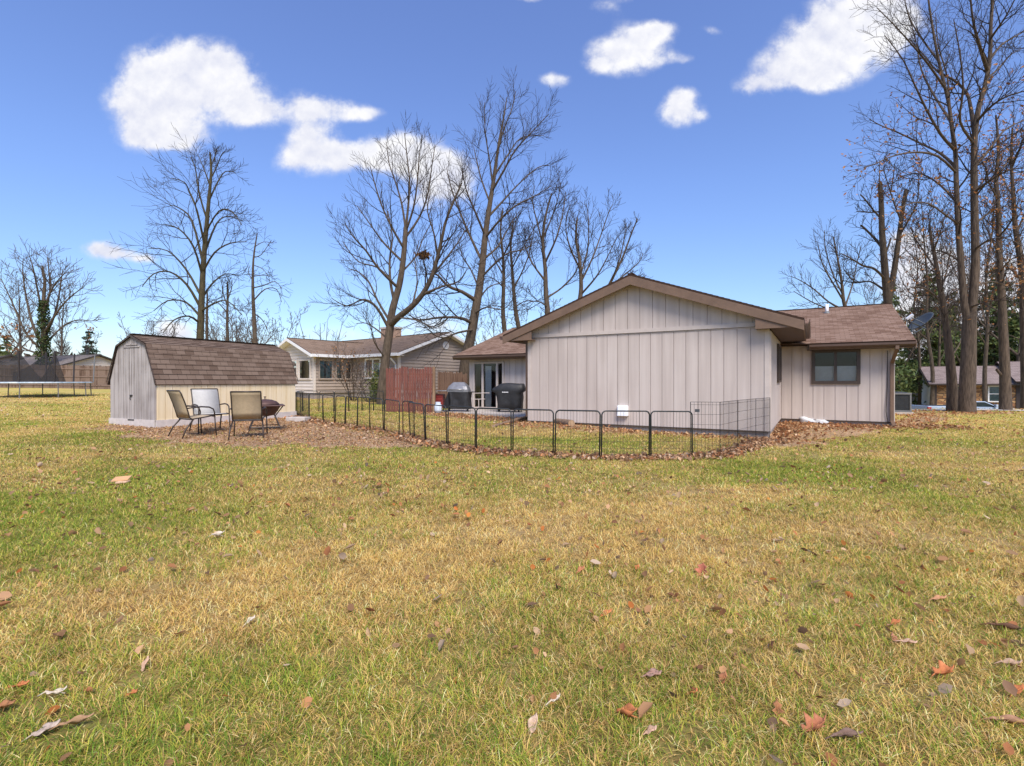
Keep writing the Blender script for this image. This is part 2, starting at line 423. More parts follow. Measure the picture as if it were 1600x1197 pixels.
def boards(mb, O, U, N, s0, s1, z0, top, step=.305, gap=.012, thick=.018, openings=(), breaks=(), back=True):
    """vertical groove boards standing on plane O + U*s, outward N; top: function s -> z"""
    O = Vector(O); U = Vector(U); N = Vector(N)
    P = lambda s, z, n: O + U * s + N * n + Vector((0, 0, z))
    n = max(1, int(round((s1 - s0) / step))); ed = [s0 + (s1 - s0) * i / n for i in range(n + 1)]
    ed = sorted(set(ed) | set(b for b in breaks if s0 < b < s1) | set(v for o in openings for v in o[:2]))
    grid = [s0 + (s1 - s0) * i / n for i in range(n + 1)]
    isg = lambda e: any(abs(e - g) < 1e-6 for g in grid)
    def piece(a, b, za, zb, ta, tb):
        ga = gap / 2 if isg(a) else 0; gb = gap / 2 if isg(b) else 0
        # solid backing flush behind + proud board
        mb.hexa([P(a, za, -.05), P(b, zb, -.05), P(b, zb, -.002), P(a, za, -.002), P(a, ta, -.05), P(b, tb, -.05), P(b, tb, -.002), P(a, ta, -.002)])
        mb.hexa([P(a + ga, za, -.001), P(b - gb, zb, -.001), P(b - gb, zb, thick), P(a + ga, za, thick), P(a + ga, ta, -.001), P(b - gb, tb, -.001), P(b - gb, tb, thick), P(a + ga, ta, thick)])
    for a, b in zip(ed[:-1], ed[1:]):
        if b - a < 1e-5: continue
        ta, tb = top(a), top(b); m = (a + b) / 2
        op = [o for o in openings if o[0] < m < o[1]]
        if op:
            o = op[0]
            if o[2] > z0 + .01: piece(a, b, z0, z0, o[2], o[2])
            if ta > o[3] + .005 or tb > o[3] + .005: piece(a, b, o[3], o[3], ta, tb)
        else: piece(a, b, z0, z0, ta, tb)

def window(parent, O, U, N, s0, s1, z0, z1, fm, nmull=1, fw=.05, proud=.05, depth=.25, blind=0, glaze=None, name='window', hbar=False, curtain=None, fglass='glass', room=True):
    O = Vector(O); U = Vector(U); N = Vector(N); Zv = Vector((0, 0, 1))
    P = lambda s, z, n: O + U * s + N * n + Zv * z
    f = MB(); mid = (proud - .03) / 2; fd = proud + .03
    f.box(P((s0 + s1) / 2, z1 - fw / 2, mid), (s1 - s0, fd, fw), U, N, Zv)
    f.box(P((s0 + s1) / 2, z0 + fw / 2, mid), (s1 - s0, fd, fw), U, N, Zv)
    for s in (s0 + fw / 2, s1 - fw / 2): f.box(P(s, (z0 + z1) / 2, mid), (fw, fd, z1 - z0 - 2 * fw), U, N, Zv)
    fr = f.build(name, fm, parent)
    mu = MB()
    for k in range(1, nmull + 1):
        s = s0 + (s1 - s0) * k / (nmull + 1); mu.box(P(s, (z0 + z1) / 2, mid - .004), (fw * .8, fd - .012, z1 - z0 - 2 * fw), U, N, Zv)
    if hbar: mu.box(P((s0 + s1) / 2, (z0 + z1) / 2, mid - .006), (s1 - s0 - 2 * fw, fd - .02, fw * .7), U, N, Zv)
    if nmull or hbar: mu.build('mullion', fm, fr)
    g = MB(); g.box(P((s0 + s1) / 2, (z0 + z1) / 2, .004), (s1 - s0 - 2 * fw, .006, z1 - z0 - 2 * fw), U, N, Zv)
    g.build('pane', M[fglass], fr)
    if room:
        b = MB(); w = s1 - s0; hh = z1 - z0
        b.box(P((s0 + s1) / 2, (z0 + z1) / 2, -depth - .01), (w, .02, hh), U, N, Zv)
        b.box(P((s0 + s1) / 2, z1 - .002, -depth / 2 - .03), (w, depth - .06, .02), U, N, Zv)
        b.box(P((s0 + s1) / 2, z0 - .002, -depth / 2 - .03), (w, depth - .06, .02), U, N, Zv)
        for s in (s0, s1): b.box(P(s, (z0 + z1) / 2, -depth / 2 - .03), (.02, depth - .06, hh), U, N, Zv)
        b.build('recess', M['room'], fr)
        if blind:
            bl = MB(); nb = 14
            for k in range(nb):
                z = z0 + fw + blind * (hh - 2 * fw) * (k + .5) / nb
                bl.box(P((s0 + s1) / 2, z, -.09), (w - .12, .03, blind * hh / nb * .96), U, N, Zv)
            bl.build('blind', M['blind'], fr)
        if curtain:
            cu = MB(); c0, c1 = curtain; nb = max(3, int((c1 - c0) * (s1 - s0) / .08))
            for k in range(nb):
                s = s0 + (s1 - s0) * (c0 + (c1 - c0) * (k + .5) / nb)
                cu.box(P(s, (z0 + z1) / 2, -.1 - .012 * (k % 2)), ((s1 - s0) * (c1 - c0) / nb, .01, hh - .06), U, N, Zv)
            cu.build('curtain', M['curtain'], fr)
    return fr

def copy_tree(o, parent=None):
    c = o.copy(); C.objects.link(c)
    if parent: c.parent = parent
    for ch in list(o.children): copy_tree(ch, c)
    return c


# ------------------------------------------------------------------ house frame (shared)
AN = R(31)
HU = Vector((math.cos(AN), -math.sin(AN), 0)); HV = Vector((math.sin(AN), math.cos(AN), 0)); HZ = Vector((0, 0, 1))
HR = Vector((6.17, 11.96, 0))
GW = 6.61; WV = 5.0; WE = 2.95; ML = -12.45
def H(s, v, z): return HR + HU * s + HV * v + HZ * z
def hxy(s, v): p = H(s, v, 0); return (p.x, p.y)

MULCH = [tuple(G(*p)[:2]) for p in [(150, 668), (215, 686), (300, 694), (420, 697), (560, 699), (640, 700), (652, 690), (600, 676), (520, 664), (462, 652), (400, 640), (250, 655)]]
DIRT = [tuple(G(*p)[:2]) for p in [(1192, 694), (1206, 684), (1222, 657), (1400, 663), (1432, 648), (1470, 650), (1465, 660), (1420, 668), (1335, 676), (1290, 689), (1222, 700)]]
WALLBED = [hxy(-6.7, -.05), hxy(.1, -.05), hxy(.1, -.75), hxy(-3, -.9), hxy(-6.9, -1.5), hxy(-7.2, 2.7), hxy(-13, 2.7), hxy(-13, 1.6), hxy(-8.2, .2)]
BLOCK = [[hxy(-6.61, 0), hxy(0, 0), hxy(0, 5), hxy(2.95, 5), hxy(2.95, 14), hxy(-12.45, 14), hxy(-12.45, 5), hxy(-6.61, 5)],
         [hxy(-12.85, 2.85), hxy(-9.5, 2.45), hxy(-6.6, 1.5), hxy(-6.6, 5.1), hxy(-12.85, 5.1)]]

def lawn(x, y):
    """greenness 0..1, bare / litter 0..1, mottle 0..1"""
    wx = x + 1.2 * (fbm(x * .7, y * .7, 31) - .5); wy = y + 1.2 * (fbm(x * .7, y * .7, 37) - .5)
    g = .33 + .20 * np.exp(-((y - 8) / 2.2) ** 2) + 1.55 * (fbm(wx * .42, wy * .62, 3) - .5) + .95 * (fbm(wx * 1.7, wy * 2.1, 9) - .5)
    def blob(cx, cy, rx, ry, a): return a * np.exp(-(((x - cx) / rx) ** 2 + ((y - cy) / ry) ** 2))
    g = g + blob(-8.8, 11.3, 4.5, 1.4, .42) + blob(-4.8, 4.5, 2.0, 3.0, .66) + blob(-1.5, 2.2, 1.6, .7, .52) + blob(2.4, 7.4, 3.4, .9, .26)
    g = g + blob(1.5, 11.2, 3.4, 1.2, .34) + blob(-2.2, 18.4, 3, 1.6, .1) + blob(4.6, 8.3, 2.0, 1.0, .25) + blob(-7, 23, 5, 2.5, .2)
    g = g - blob(.3, 3.9, 2.0, 1.3, .32) - blob(-2.6, 6.0, 2.4, .8, .30) - blob(4, 4.6, 2, 1, .2) + blob(-12, 8, 4, 2, .15) + blob(.9, 1.7, 1.2, .5, .22)
    bare = np.zeros_like(x)
    nb = fbm(x * 1.1, y * 1.3, 21)
    for poly, amt in ((MULCH, 1.0), (DIRT, .95), (WALLBED, .75)):
        jx = x + 1.5 * (fbm(x * 1.6, y * 1.6, 51) - .5); jy = y + 1.5 * (fbm(x * 1.6, y * 1.6, 57) - .5)
        bare = np.maximum(bare, amt * inpoly(jx, jy, poly))
    bare = np.maximum(bare, .42 * ss((fbm(x * .55, y * .9, 77) - .60) / .14) * (y > 3))
    bare = np.maximum(bare, .45 * np.exp(-(((x - 2.0) / 1.3) ** 2 + ((y - 4.5) / .45) ** 2)) * ss((nb - .3) / .3))
    bare = np.maximum(bare, .8 * np.exp(-(((x - 18.5) / 4.5) ** 2 + ((y - 22) / 1.6) ** 2)) * (nb > .4))
    bare = np.maximum(bare, .8 * np.exp(-(((x + 28) / 2.4) ** 2 + ((y - 29.5) / 2.2) ** 2)))
    return np.clip(g, 0, 1), np.clip(bare, 0, 1), nb

STRAW = np.array((.56, .415, .15)); TAN = np.array((.47, .33, .12)); OLIVE = np.array((.35, .32, .05)); GREEN = np.array((.18, .25, .028)); SOIL = np.array((.12, .078, .042)); LITTER = np.array((.50, .325, .195))
def lawncol(x, y):
    g, b, n = lawn(x, y); g = g[:, None]; b = b[:, None]; n = n[:, None]
    dry = STRAW * n + TAN * (1 - n)
    wet = OLIVE * .6 + GREEN * .4
    c = dry * (1 - g) + wet * g
    return c * 1.12 * (1 - b) + (LITTER * (.4 + .6 * n) + SOIL * .5 * (1 - n)) * b, g[:, 0], b[:, 0]

def axis(a, fine, far, grow=1.12):
    v = [0.0]; st = fine
    while v[-1] < far:
        if v[-1] > a: st *= grow
        v.append(v[-1] + st)
    return v
xp = axis(14, .22, 700); xs = np.array([-v for v in xp[:0:-1]] + xp)
yp = axis(26, .22, 900); ys = np.array([-12., -6., -3., -1.5, -.7] + yp)
gx, gy = np.meshgrid(xs, ys)
gx = gx.ravel(); gy = gy.ravel()
gcol, gg, gb = lawncol(gx, gy)
near = np.clip(1 - (np.hypot(gx, gy) - 13) / 12, 0, 1)[:, None] * (1 - gb[:, None])      # thatch and soil under the modelled blades
gcol = gcol * (1 - .64 * near) + SOIL * .64 * near
gcol = gcol * .92
nx, ny = len(xs), len(ys)
ii = (np.arange(ny - 1)[:, None] * nx + np.arange(nx - 1)[None, :]).ravel()
gme = npmesh('lawn', np.stack([gx, gy, hgt(gx, gy)], 1), [np.stack([ii, ii + 1, ii + 1 + nx, ii + nx], 1)], True, gcol)
tag(link('lawn', gme, M['ground']), 'broad winter lawn of straw and green patches around the houses', 'lawn', kind='structure')

# grass blades -------------------------------------------------------
rg = np.random.default_rng(11)
def scatter(z0, z1, dens, marg=1.34):
    n = int(dens * 1.03 * marg * (z1 * z1 - z0 * z0))
    y = np.sqrt(rg.random(n) * (z1 * z1 - z0 * z0) + z0 * z0)
    x = (rg.random(n) * 2 - 1) * y * 1.03 * marg
    return x, y
BX = []; BY = []; BW = []; BH = []; BD = []
for z0, z1, dens, w, hh in ((1.2, 2.6, 16000, .0031, .058), (2.6, 4, 14000, .0035, .056), (4, 6, 9000, .0042, .054), (6, 9, 4400, .0056, .052), (9, 13, 2100, .0078, .052), (13, 18, 1000, .011, .054), (18, 25, 430, .016, .056), (25, 34, 150, .022, .06)):
    x, y = scatter(z0, z1, dens)
    BX.append(x); BY.append(y); BW.append(np.full(len(x), w)); BH.append(np.full(len(x), hh))
x = np.concatenate(BX); y = np.concatenate(BY); w = np.concatenate(BW); hh = np.concatenate(BH)
col, g, b = lawncol(x, y)
tuft = fbm(x * 9, y * 9, 91, 3)                      # clumps
keep = rg.random(len(x)) > np.clip(b * .93, 0, .95)
keep &= rg.random(len(x)) < np.clip(.42 + 2.0 * (tuft - .30), .2, 1)
for poly in BLOCK: keep &= ~inpoly(x, y, poly)
keep &= ~((x > 14) & (y > 23.4) & (y < 24.7))
x, y, w, hh, g, tuft = (a[keep] for a in (x, y, w, hh, g, tuft))
n = len(x)
isg = rg.random(n) < np.clip(g * .68 + .03, 0, .8)
pal_g = np.array([(.135, .215, .024), (.20, .27, .032), (.30, .315, .042), (.38, .36, .055), (.10, .16, .024)])
pal_d = np.array([(.66, .465, .165), (.57, .385, .135), (.46, .295, .10), (.74, .58, .28), (.31, .175, .07), (.52, .37, .08)])
c = np.where(isg[:, None], pal_g[rg.integers(0, 5, n)], pal_d[rg.choice(6, n, p=[.26, .25, .17, .11, .10, .11])])
c = np.minimum(c * (.84 + .48 * rg.random((n, 1))) * (.70 + .60 * fbm(x * 3.1, y * 3.1, 17))[:, None] * 1.15, .88)
hgt_b = hh * (.55 + .85 * rg.random(n)) * (.7 + .7 * tuft) * np.where(isg, 1.05, .95)
az = rg.random(n) * 6.283 + 2.2 * fbm(x * 2.2, y * 2.2, 5) 
lean = np.clip(rg.normal(1.12, .28, n), .25, 1.5)
lean = np.where(isg, lean * .82, lean)
dx = np.cos(az) * np.sin(lean); dy = np.sin(az) * np.sin(lean); dz = np.cos(lean)
z = hgt(x, y) - .004
wa = az + 1.57 + rg.normal(0, .5, n)
ox = np.cos(wa) * w * .5; oy = np.sin(wa) * w * .5
bend = rg.random(n) * .55
p0 = np.stack([x - ox, y - oy, z], 1); p1 = np.stack([x + ox, y + oy, z], 1)
mx_ = x + dx * hgt_b * .55; my_ = y + dy * hgt_b * .55; mz_ = z + (dz * .55 + .12) * hgt_b
p2 = np.stack([mx_ - ox * .85, my_ - oy * .85, mz_], 1); p3 = np.stack([mx_ + ox * .85, my_ + oy * .85, mz_], 1)
tx = x + dx * hgt_b * (1.05 + bend * .3); ty = y + dy * hgt_b * (1.05 + bend * .3); tz = z + hgt_b * np.maximum(dz - bend * .5 + .1, .06)
p4 = np.stack([tx, ty, tz], 1)
V = np.stack([p0, p1, p2, p3, p4], 1).reshape(-1, 3)
k = np.arange(n) * 5
gm = npmesh('grass', V, [np.stack([k, k + 1, k + 3, k + 2], 1), np.stack([k + 2, k + 3, k + 4], 1)], True, np.repeat(c, 5, 0))
tag(link('grass', gm, M['grass']), 'short winter grass blades, straw mixed with green, across the lawn', 'grass', kind='stuff')

# patio, sidewalk, street ---------------------------------------------
b_ = MB(); b_.prism([H(-12.8, 2.9, -.2), H(-9.5, 2.5, -.2), H(-6.64, 1.55, -.2), H(-6.64, 4.97, -.2), H(-12.8, 4.97, -.2)], (0, 0, .36))
tag(b_.build('patio', M['concrete'], bevel=.01), 'pale concrete patio slab under the grills by the glass door', 'patio', kind='structure')
b_ = MB()
sw = [G(1425, 645.2), G(1512, 643.6), G(1700, 644)]
for i in range(24):
    t0, t1 = i / 24, (i + 1) / 24
    q = []
    for t, o in ((t0, 0), (t1, 0), (t1, .75), (t0, .75)):
        X = 17.5 + 14 * t; Y = 23.55 + o
        q.append((X, Y, h1(X, Y) + .022))
    b_.quad(*q)
tag(b_.build('sidewalk', M['sidewalk']), 'narrow pale sidewalk strip along the crest beyond the big tree', 'sidewalk', kind='structure')
b_ = MB()
for i in range(20):
    for j in range(3):
        q = []
        for a, c2 in ((0, 0), (1, 0), (1, 1), (0, 1)):
            X = 20 + 30 * (i + a) / 20; Y = 31.5 + 5.2 * (j + c2) / 3 - (X - 20) * .1
            q.append((X, Y, h1(X, Y) + .05))
        b_.quad(*q)
tag(b_.build('driveway', M['asphalt']), 'dark asphalt driveway under the parked pickup truck', 'driveway', kind='structure')

# ------------------------------------------------------------------ main tan house
SB = .19                      # siding bottom
house = thing('ranch_house', 'tan ranch house with brown trim and a gabled wing facing the lawn', 'house', H(-3.3, 0, 0))
house.rotation_euler = (0, 0, 0)
Hq = lambda s, v, z: H(s, v, z) - house.location
O0 = HR - house.location
# garage gable wall: lower boards, upper gable boards set proud, flashing between
FZ = 2.68
PITCH = .36
gz = lambda s: 4.27 - abs(s + GW / 2) * .36 - .13
gr_ap = -GW / 2
m = MB(); boards(m, O0, HU, -HV, -GW + .1, -.1, SB, lambda s: FZ, .305, .014)
wf = m.build('gable_wall', M['siding'], house)
m = MB(); boards(m, O0 - HV * .016, HU, -HV, -GW + .02, -.02, FZ + .03, lambda s: max(FZ + .04, gz(s)), .345, .014, breaks=(gr_ap,))
m.build('gable_panel', M['siding'], wf)
m = MB()
for s in (-GW + .05, -.05): m.box(Hq(s, -.012, (SB + FZ) / 2), (.11, .045, FZ - SB), HU, HV, HZ)
m.box(Hq(gr_ap, -.012, FZ + .012), (GW - .04, .035, .02), HU, HV, HZ)
m.box(Hq(gr_ap, -.048, FZ + .085), (GW - .04, .02, .10), HU, HV, HZ)
m.build('trim_board', M['siding_trim'], house)
# frieze following the rake
for sgn in (-1, 1):
    m = MB()
    a = Hq(gr_ap, -.052, gz(gr_ap) - .07); e_s = gr_ap + sgn * (GW / 2 - .02)
    b2 = Hq(e_s, -.052, gz(e_s) - .07)
    m.beam(a, b2, .02, .13, (0, 0, 1)); m.build('trim_board', M['siding_trim'], house)
# right side wall and its window
m = MB(); boards(m, O0, HV, HU, .1, WV, SB, lambda s: 2.62, .305, .014, openings=((2.55, 3.95, 1.36, 2.46),))
ws = m.build('side_wall', M['siding'], house)
m = MB(); m.box(Hq(.012, .05, (SB + 2.6) / 2), (.045, .11, 2.6 - SB), HU, HV, HZ); m.build('trim_board', M['siding_trim'], house)
window(house, O0 + HU * .018, HV, HU, 2.55, 3.95, 1.36, 2.46, M['dark_frame'], 1, .06, .06, .3)
# left side wall
m = MB(); boards(m, O0 - HU * GW, -HV, -HU, -WV, -.1, SB, lambda s: 2.62, .305, .014); m.build('side_wall', M['siding'], house)
# wing wall right with two-sash window
WO = O0 + HV * WV
m = MB(); boards(m, WO, HU, -HV, .02, WE, SB, lambda s: 2.52, .305, .014, openings=((.86, 2.13, 1.31, 2.38),))
m.build('wing_wall', M['siding'], house)
window(house, WO - HV * .018, HU, -HV, .86, 2.13, 1.31, 2.38, M['dark_frame'], 1, .095, .06, .35, blind=.52)
# right gable end of the main house
m = MB(); boards(m, O0 + HU * WE, HV, HU, WV, WV + 9, SB, lambda s: 2.52 + (4.5 - abs(s - WV - 4.5)) * .333, .305, .014, breaks=(WV + 4.5,))
m.build('side_wall', M['siding'], house)
# patio wall with sliding door
m = MB(); boards(m, WO, HU, -HV, ML, -GW - .02, SB, lambda s: 2.52, .305, .014, openings=((-12.2, -10.6, .2, 2.24),))
m.build('patio_wall', M['siding'], house)
m = MB(); boards(m, O0 + HU * ML, -HV, -HU, -WV - 9, -WV, SB, lambda s: 2.52 + (4.5 - abs(-s - WV - 4.5)) * .333, .305, .014, breaks=(-WV - 4.5,))
m.build('side_wall', M['siding'], house)
m = MB(); boards(m, WO + HV * 9, -HU, HV, -WE, -ML, SB, lambda s: 2.52, .305, .014); m.build('back_wall', M['siding'], house)
# patio door: two narrow lights and a wide sash
PO = WO - HV * .018
d = MB()
Pd = lambda s, z, n: PO + HU * s - HV * n + HZ * z
for s in (-12.18, -11.7, -10.93, -10.62): d.box(Pd(s, 1.22, .02), (.085, .08, 2.04), HU, HV, HZ)
d.box(Pd(-11.4, 2.21, .024), (1.48, .07, .06), HU, HV, HZ); d.box(Pd(-11.4, .23, .024), (1.48, .07, .06), HU, HV, HZ)
door = d.build('patio_door', M['siding_trim'], house)
for a, b2 in ((-12.13, -11.75), (-11.65, -10.98), (-10.88, -10.67)):
    g_ = MB(); g_.box(Pd((a + b2) / 2, 1.22, .0), (b2 - a, .008, 1.94), HU, HV, HZ); g_.build('pane', M['glass'], door)
r_ = MB(); r_.box(Pd(-11.4, 1.22, -.6), (1.6, .02, 2.04), HU, HV, HZ); r_.box(Pd(-11.4, .2, -.32), (1.6, .56, .02), HU, HV, HZ); r_.box(Pd(-11.4, 2.24, -.32), (1.6, .56, .02), HU, HV, HZ)
r_.build('recess', M['room'], door)
c_ = MB()
for k in range(9): c_.box(Pd(-11.62 + k * .035 * 1.0, 1.15, -.1 - .012 * (k % 2)), (.034, .012, 1.85), HU, HV, HZ)
for k in range(5): c_.box(Pd(-11.07 + k * .03, 1.15, -.1 - .012 * (k % 2)), (.03, .012, 1.85), HU, HV, HZ)
c_.build('curtain', M['blind'], door)
k_ = MB(); k_.box(Pd(-11.0, 1.12, .075), (.025, .03, .2), HU, HV, HZ); k_.build('handle', M['dark_frame'], door)
# dryer vent box
m = MB(); m.box(Hq(-3.6, -.06, .575), (.30, .12, .30), HU, HV, HZ)
vb = m.build('vent_box', M['white_plastic'], house, bevel=.025)
m = MB(); m.hexa([Hq(-3.74, -.15, .44), Hq(-3.46, -.15, .44), Hq(-3.46, -.118, .44), Hq(-3.74, -.118, .44), Hq(-3.71, -.13, .70), Hq(-3.49, -.13, .70), Hq(-3.49, -.118, .70), Hq(-3.71, -.118, .70)])
m.build('vent_hood', M['white_plastic'], vb, bevel=.01)
# foundation
m = MB()
def fnd(a, b, v0, v1): m.prism([Hq(a, v0, -.3), Hq(b, v0, -.3), Hq(b, v1, -.3), Hq(a, v1, -.3)], (0, 0, .3 + SB - .012))
fnd(-GW + .03, -.03, .03, 5.4); fnd(-12.4, 2.92, 5.45, 13.95)
fnd(.0, 2.92, 5.03, 5.46); fnd(-12.4, -6.6, 5.03, 5.46)
m.build('foundation', M['foundation'], house)
# drip flashing under the siding
m = MB()
m.box(Hq(-GW / 2, -.012, SB - .012), (GW - .02, .05, .018), HU, HV, HZ); m.box(Hq(1.48, 4.985, SB - .012), (2.92, .05, .018), HU, HV, HZ)
m.build('flashing', M['dark_frame'], house)

# roofs --------------------------------------------------------------
def gable_roof(parent, O, A, B, ra, rb, half, zr, pitch, mroof, step=.14, th=.05):
    """ridge along A from ra to rb at O; slopes fall along +-B by half; zr = ridge height"""
    m = MB(); Lr = rb - ra
    for sg in (1, -1):
        Bd = B * sg
        eave = O + A * ra + Bd * half + HZ * (zr - half * pitch)
        up = -Bd * half + HZ * half * pitch
        al = A * Lr
        if sg == 1: o, a2 = eave, al
        else: o, a2 = eave + al, -al
        nrm = Bd * pitch + HZ
        courses(m, o, a2, up, nrm, step, .009, uoff=3.7 * sg)
        dn = -nrm.normalized() * th
        # underside deck and edges
        p = [eave, eave + al, eave + al + up, eave + up]
        m.quad(*[q + dn for q in p])
        m.quad(p[0], p[1], p[1] + dn, p[0] + dn); m.quad(p[1], p[2], p[2] + dn, p[1] + dn); m.quad(p[3], p[0], p[0] + dn, p[3] + dn)
    # ridge cap
    m.beam(O + A * ra + HZ * (zr + .008), O + A * rb + HZ * (zr + .008), .16, .022)
    return m.build('roof', mroof, parent)
g_half = GW / 2 + .72
G_RZ = 4.27
gable_roof(house, O0 + HU * gr_ap, HV, HU, -.34, 9.4, g_half, G_RZ, PITCH, M['roof_main'])
m_half = 5.1
gable_roof(house, WO + HV * 4.5, HU, HV, ML - .45, WE + .42, m_half, 4.25, .333, M['roof_main'])
# rake fascias of the front gable
for sg in (-1, 1):
    m = MB()
    a = Hq(gr_ap, -.355, G_RZ - .055); e = Hq(gr_ap + sg * g_half, -.355, G_RZ - .055 - g_half * PITCH)
    dz = HZ * -.235; ex = HV * .035
    m.prism([a, e, e + dz * .92, a + dz], ex)
    m.build('fascia', M['brown_trim'], house, bevel=.004)
    m = MB()   # sloped soffit under the rake overhang
    a2 = Hq(gr_ap, -.32, G_RZ - .115); e2 = Hq(gr_ap + sg * (GW / 2 + .02), -.32, G_RZ - .115 - (GW / 2 + .02) * PITCH)
    m.prism([a2, e2, e2 + HZ * -.018, a2 + HZ * -.018], HV * .30)
    m.build('soffit', M['brown_trim'], house)
# boxed eaves of the front wing
ez = G_RZ - g_half * PITCH
for sg, vend in ((1, 4.42), (-1, 4.42)):
    se = gr_ap + sg * (g_half - .03); sw_ = gr_ap + sg * (GW / 2 + .03)
    zb = ez - .19
    m = MB()
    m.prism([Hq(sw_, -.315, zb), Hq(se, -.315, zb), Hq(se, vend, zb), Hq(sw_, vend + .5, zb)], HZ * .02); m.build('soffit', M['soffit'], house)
    m = MB()      # triangular return closing the box at the front
    zt = lambda s: G_RZ - abs(s - gr_ap) * PITCH - .29
    sw2 = gr_ap + sg * (GW / 2 - .28)
    m.prism([Hq(sw2, -.325, zb + .0), Hq(se, -.325, zb + .0), Hq(se, -.325, ez - .06), Hq(sw2, -.325, ez - .06 + (g_half + .0 - (GW / 2 - .28)) * PITCH - .1)], HV * .02)
    m.build('eave_return', M['brown_trim'], house)
    m = MB(); m.prism([Hq(sw_ - sg * .02, -.30, zb + .005), Hq(sw2, -.30, zb + .005), Hq(sw2, -.05, zb + .005), Hq(sw_ - sg * .02, -.05, zb + .005)], HZ * .015)
    m.build('soffit', M['brown_trim'], house)
    m = MB(); m.prism([Hq(se, -.30, zb), Hq(se + sg * .03, -.30, zb), Hq(se + sg * .03, -.30, ez - .03), Hq(se, -.30, ez - .03)], HV * (vend + .30)); m.build('fascia', M['brown_trim'], house)
    m = MB(); gp = [(0, 0), (0, -.11), (.075, -.11), (.115, -.06), (.115, 0), (.10, 0), (.09, -.055), (.07, -.095), (.015, -.095), (.015, 0)]
    m.prism([Hq(se + sg * (.032 + q[0]), -.34, ez - .03 + q[1]) for q in gp], HV * (vend + .2)); m.build('gutter', M['gutter'], house)
# main eaves, right wing and patio side
mz = 4.25 - m_half * .333
ve = WV + 4.5 - m_half
for a, b2 in ((.80, WE + .42), (ML - .45, -GW - .78)):
    m = MB(); m.prism([Hq(a, ve + .03, mz - .19), Hq(b2, ve + .03, mz - .19), Hq(b2, ve + .03, mz - .045), Hq(a, ve + .03, mz - .045)], HV * .03); m.build('fascia', M['brown_trim'], house)
    m = MB(); gp = [(0, 0), (0, -.11), (.075, -.11), (.115, -.06), (.115, 0), (.10, 0), (.09, -.055), (.07, -.095), (.015, -.095), (.015, 0)]
    m.prism([Hq(a, ve + .028 - q[0], mz - .045 + q[1]) for q in gp], HU * (b2 - a)); m.build('gutter', M['gutter'], house)
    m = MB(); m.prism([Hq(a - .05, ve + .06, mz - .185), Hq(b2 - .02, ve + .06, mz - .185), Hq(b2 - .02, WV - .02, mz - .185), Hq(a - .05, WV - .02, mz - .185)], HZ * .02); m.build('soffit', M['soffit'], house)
for se, e2 in ((WE + .42, 1), (ML - .45, -1)):
    for sg in (-1, 1):
        m = MB(); a = Hq(se, WV + 4.5, 4.25 - .05); e = Hq(se, WV + 4.5 + sg * (m_half - .02), 4.25 - .05 - (m_half - .02) * .333)
        m.prism([a, e, e - HZ * .17, a - HZ * .19], HU * e2 * .03); m.build('fascia', M['brown_trim'], house)
        m = MB(); q = -HU * e2 * (.40 if e2 > 0 else .43)
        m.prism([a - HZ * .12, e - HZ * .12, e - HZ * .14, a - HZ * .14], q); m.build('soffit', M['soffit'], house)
# downspout on the right corner
m = MB()
pts = [Hq(WE + .0, ve - .03, mz - .12), Hq(WE + .0, ve - .03, mz - .22), Hq(WE - .06, WV - .09, mz - .62), Hq(WE - .06, WV - .09, .22), Hq(WE - .02, WV - .28, .10)]
for a, b2 in zip(pts[:-1], pts[1:]): m.beam(a, b2 + (b2 - a).normalized() * .02, .085, .065, HV)
m.build('downspout', M['brown_trim'], house)
m = MB(); m.box(Hq(WE - .04, WV - .012, (SB + 2.45) / 2), (.10, .045, 2.45 - SB), HU, HV, HZ); m.build('trim_board', M['siding_trim'], house)
m = MB(); m.tube([Hq(WE - .16, WV - .04, 2.3), Hq(WE - .17, WV - .045, 1.2), Hq(WE - .2, WV - .06, .5), Hq(WE - .14, WV - .07, .05)], .009, 5); m.build('cable', M['wire'], house)
# left-hand downspout elbow under the left eave
m = MB(); m.beam(Hq(-GW - .70, .0, ez - .13), Hq(-GW - .08, .02, ez - .26), .07, .06); m.beam(Hq(-GW - .06, .02, ez - .22), Hq(-GW - .06, .02, .3), .07, .05, HV); m.build('downspout', M['gutter'], house)
# plumbing vents
def vent(s, v, z0, hgt_, r):
    m = MB(); m.lathe(Hq(s, v, z0 - .1), [(r, 0), (r, hgt_)], 12); vp = m.build('vent_pipe', M['white'], house, True)
    m = MB(); m.lathe(Hq(s, v, z0 - .1), [(r * 2.1, .02), (r * 2.0, .08), (r * 1.15, .16), (r * 1.1, .16)], 12); m.build('vent_flashing', M['ac'], vp, True)
vent(1.35, 8.6, 4.25 - .9 * .333, .42, .055)
# satellite dish on the right gable

# ------------------------------------------------------------------ satellite dish, AC, rocks
def frame(o, x):  # local axes: z = o normal
    n = Vector(o).normalized(); u = Vector(x) - n * Vector(x).dot(n); u.normalize(); return u, n.cross(u), n
dc = W(1441, 504, 15.2)
sd = thing('satellite_dish', 'dark grey satellite dish on a bracket at the right roof edge', 'satellite dish', dc)
u, v, n = frame((-.71, -.03, .65), (.61, -.48, .62))
m = MB(); vs = []; fs = []
for side, off in ((1, 0), (-1, -.012)):
    for i in range(7):
        for j in range(24):
            r = i / 6; a = j / 24 * 6.2832
            vs.append(u * (.37 * r * math.cos(a)) + v * (.30 * r * math.sin(a)) + n * (.075 * r * r + off))
for q in (0, 168):
    for i in range(6):
        for j in range(24):
            f = (q + i * 24 + j, q + i * 24 + (j + 1) % 24, q + (i + 1) * 24 + (j + 1) % 24, q + (i + 1) * 24 + j)
            fs.append(f if q == 0 else f[::-1])
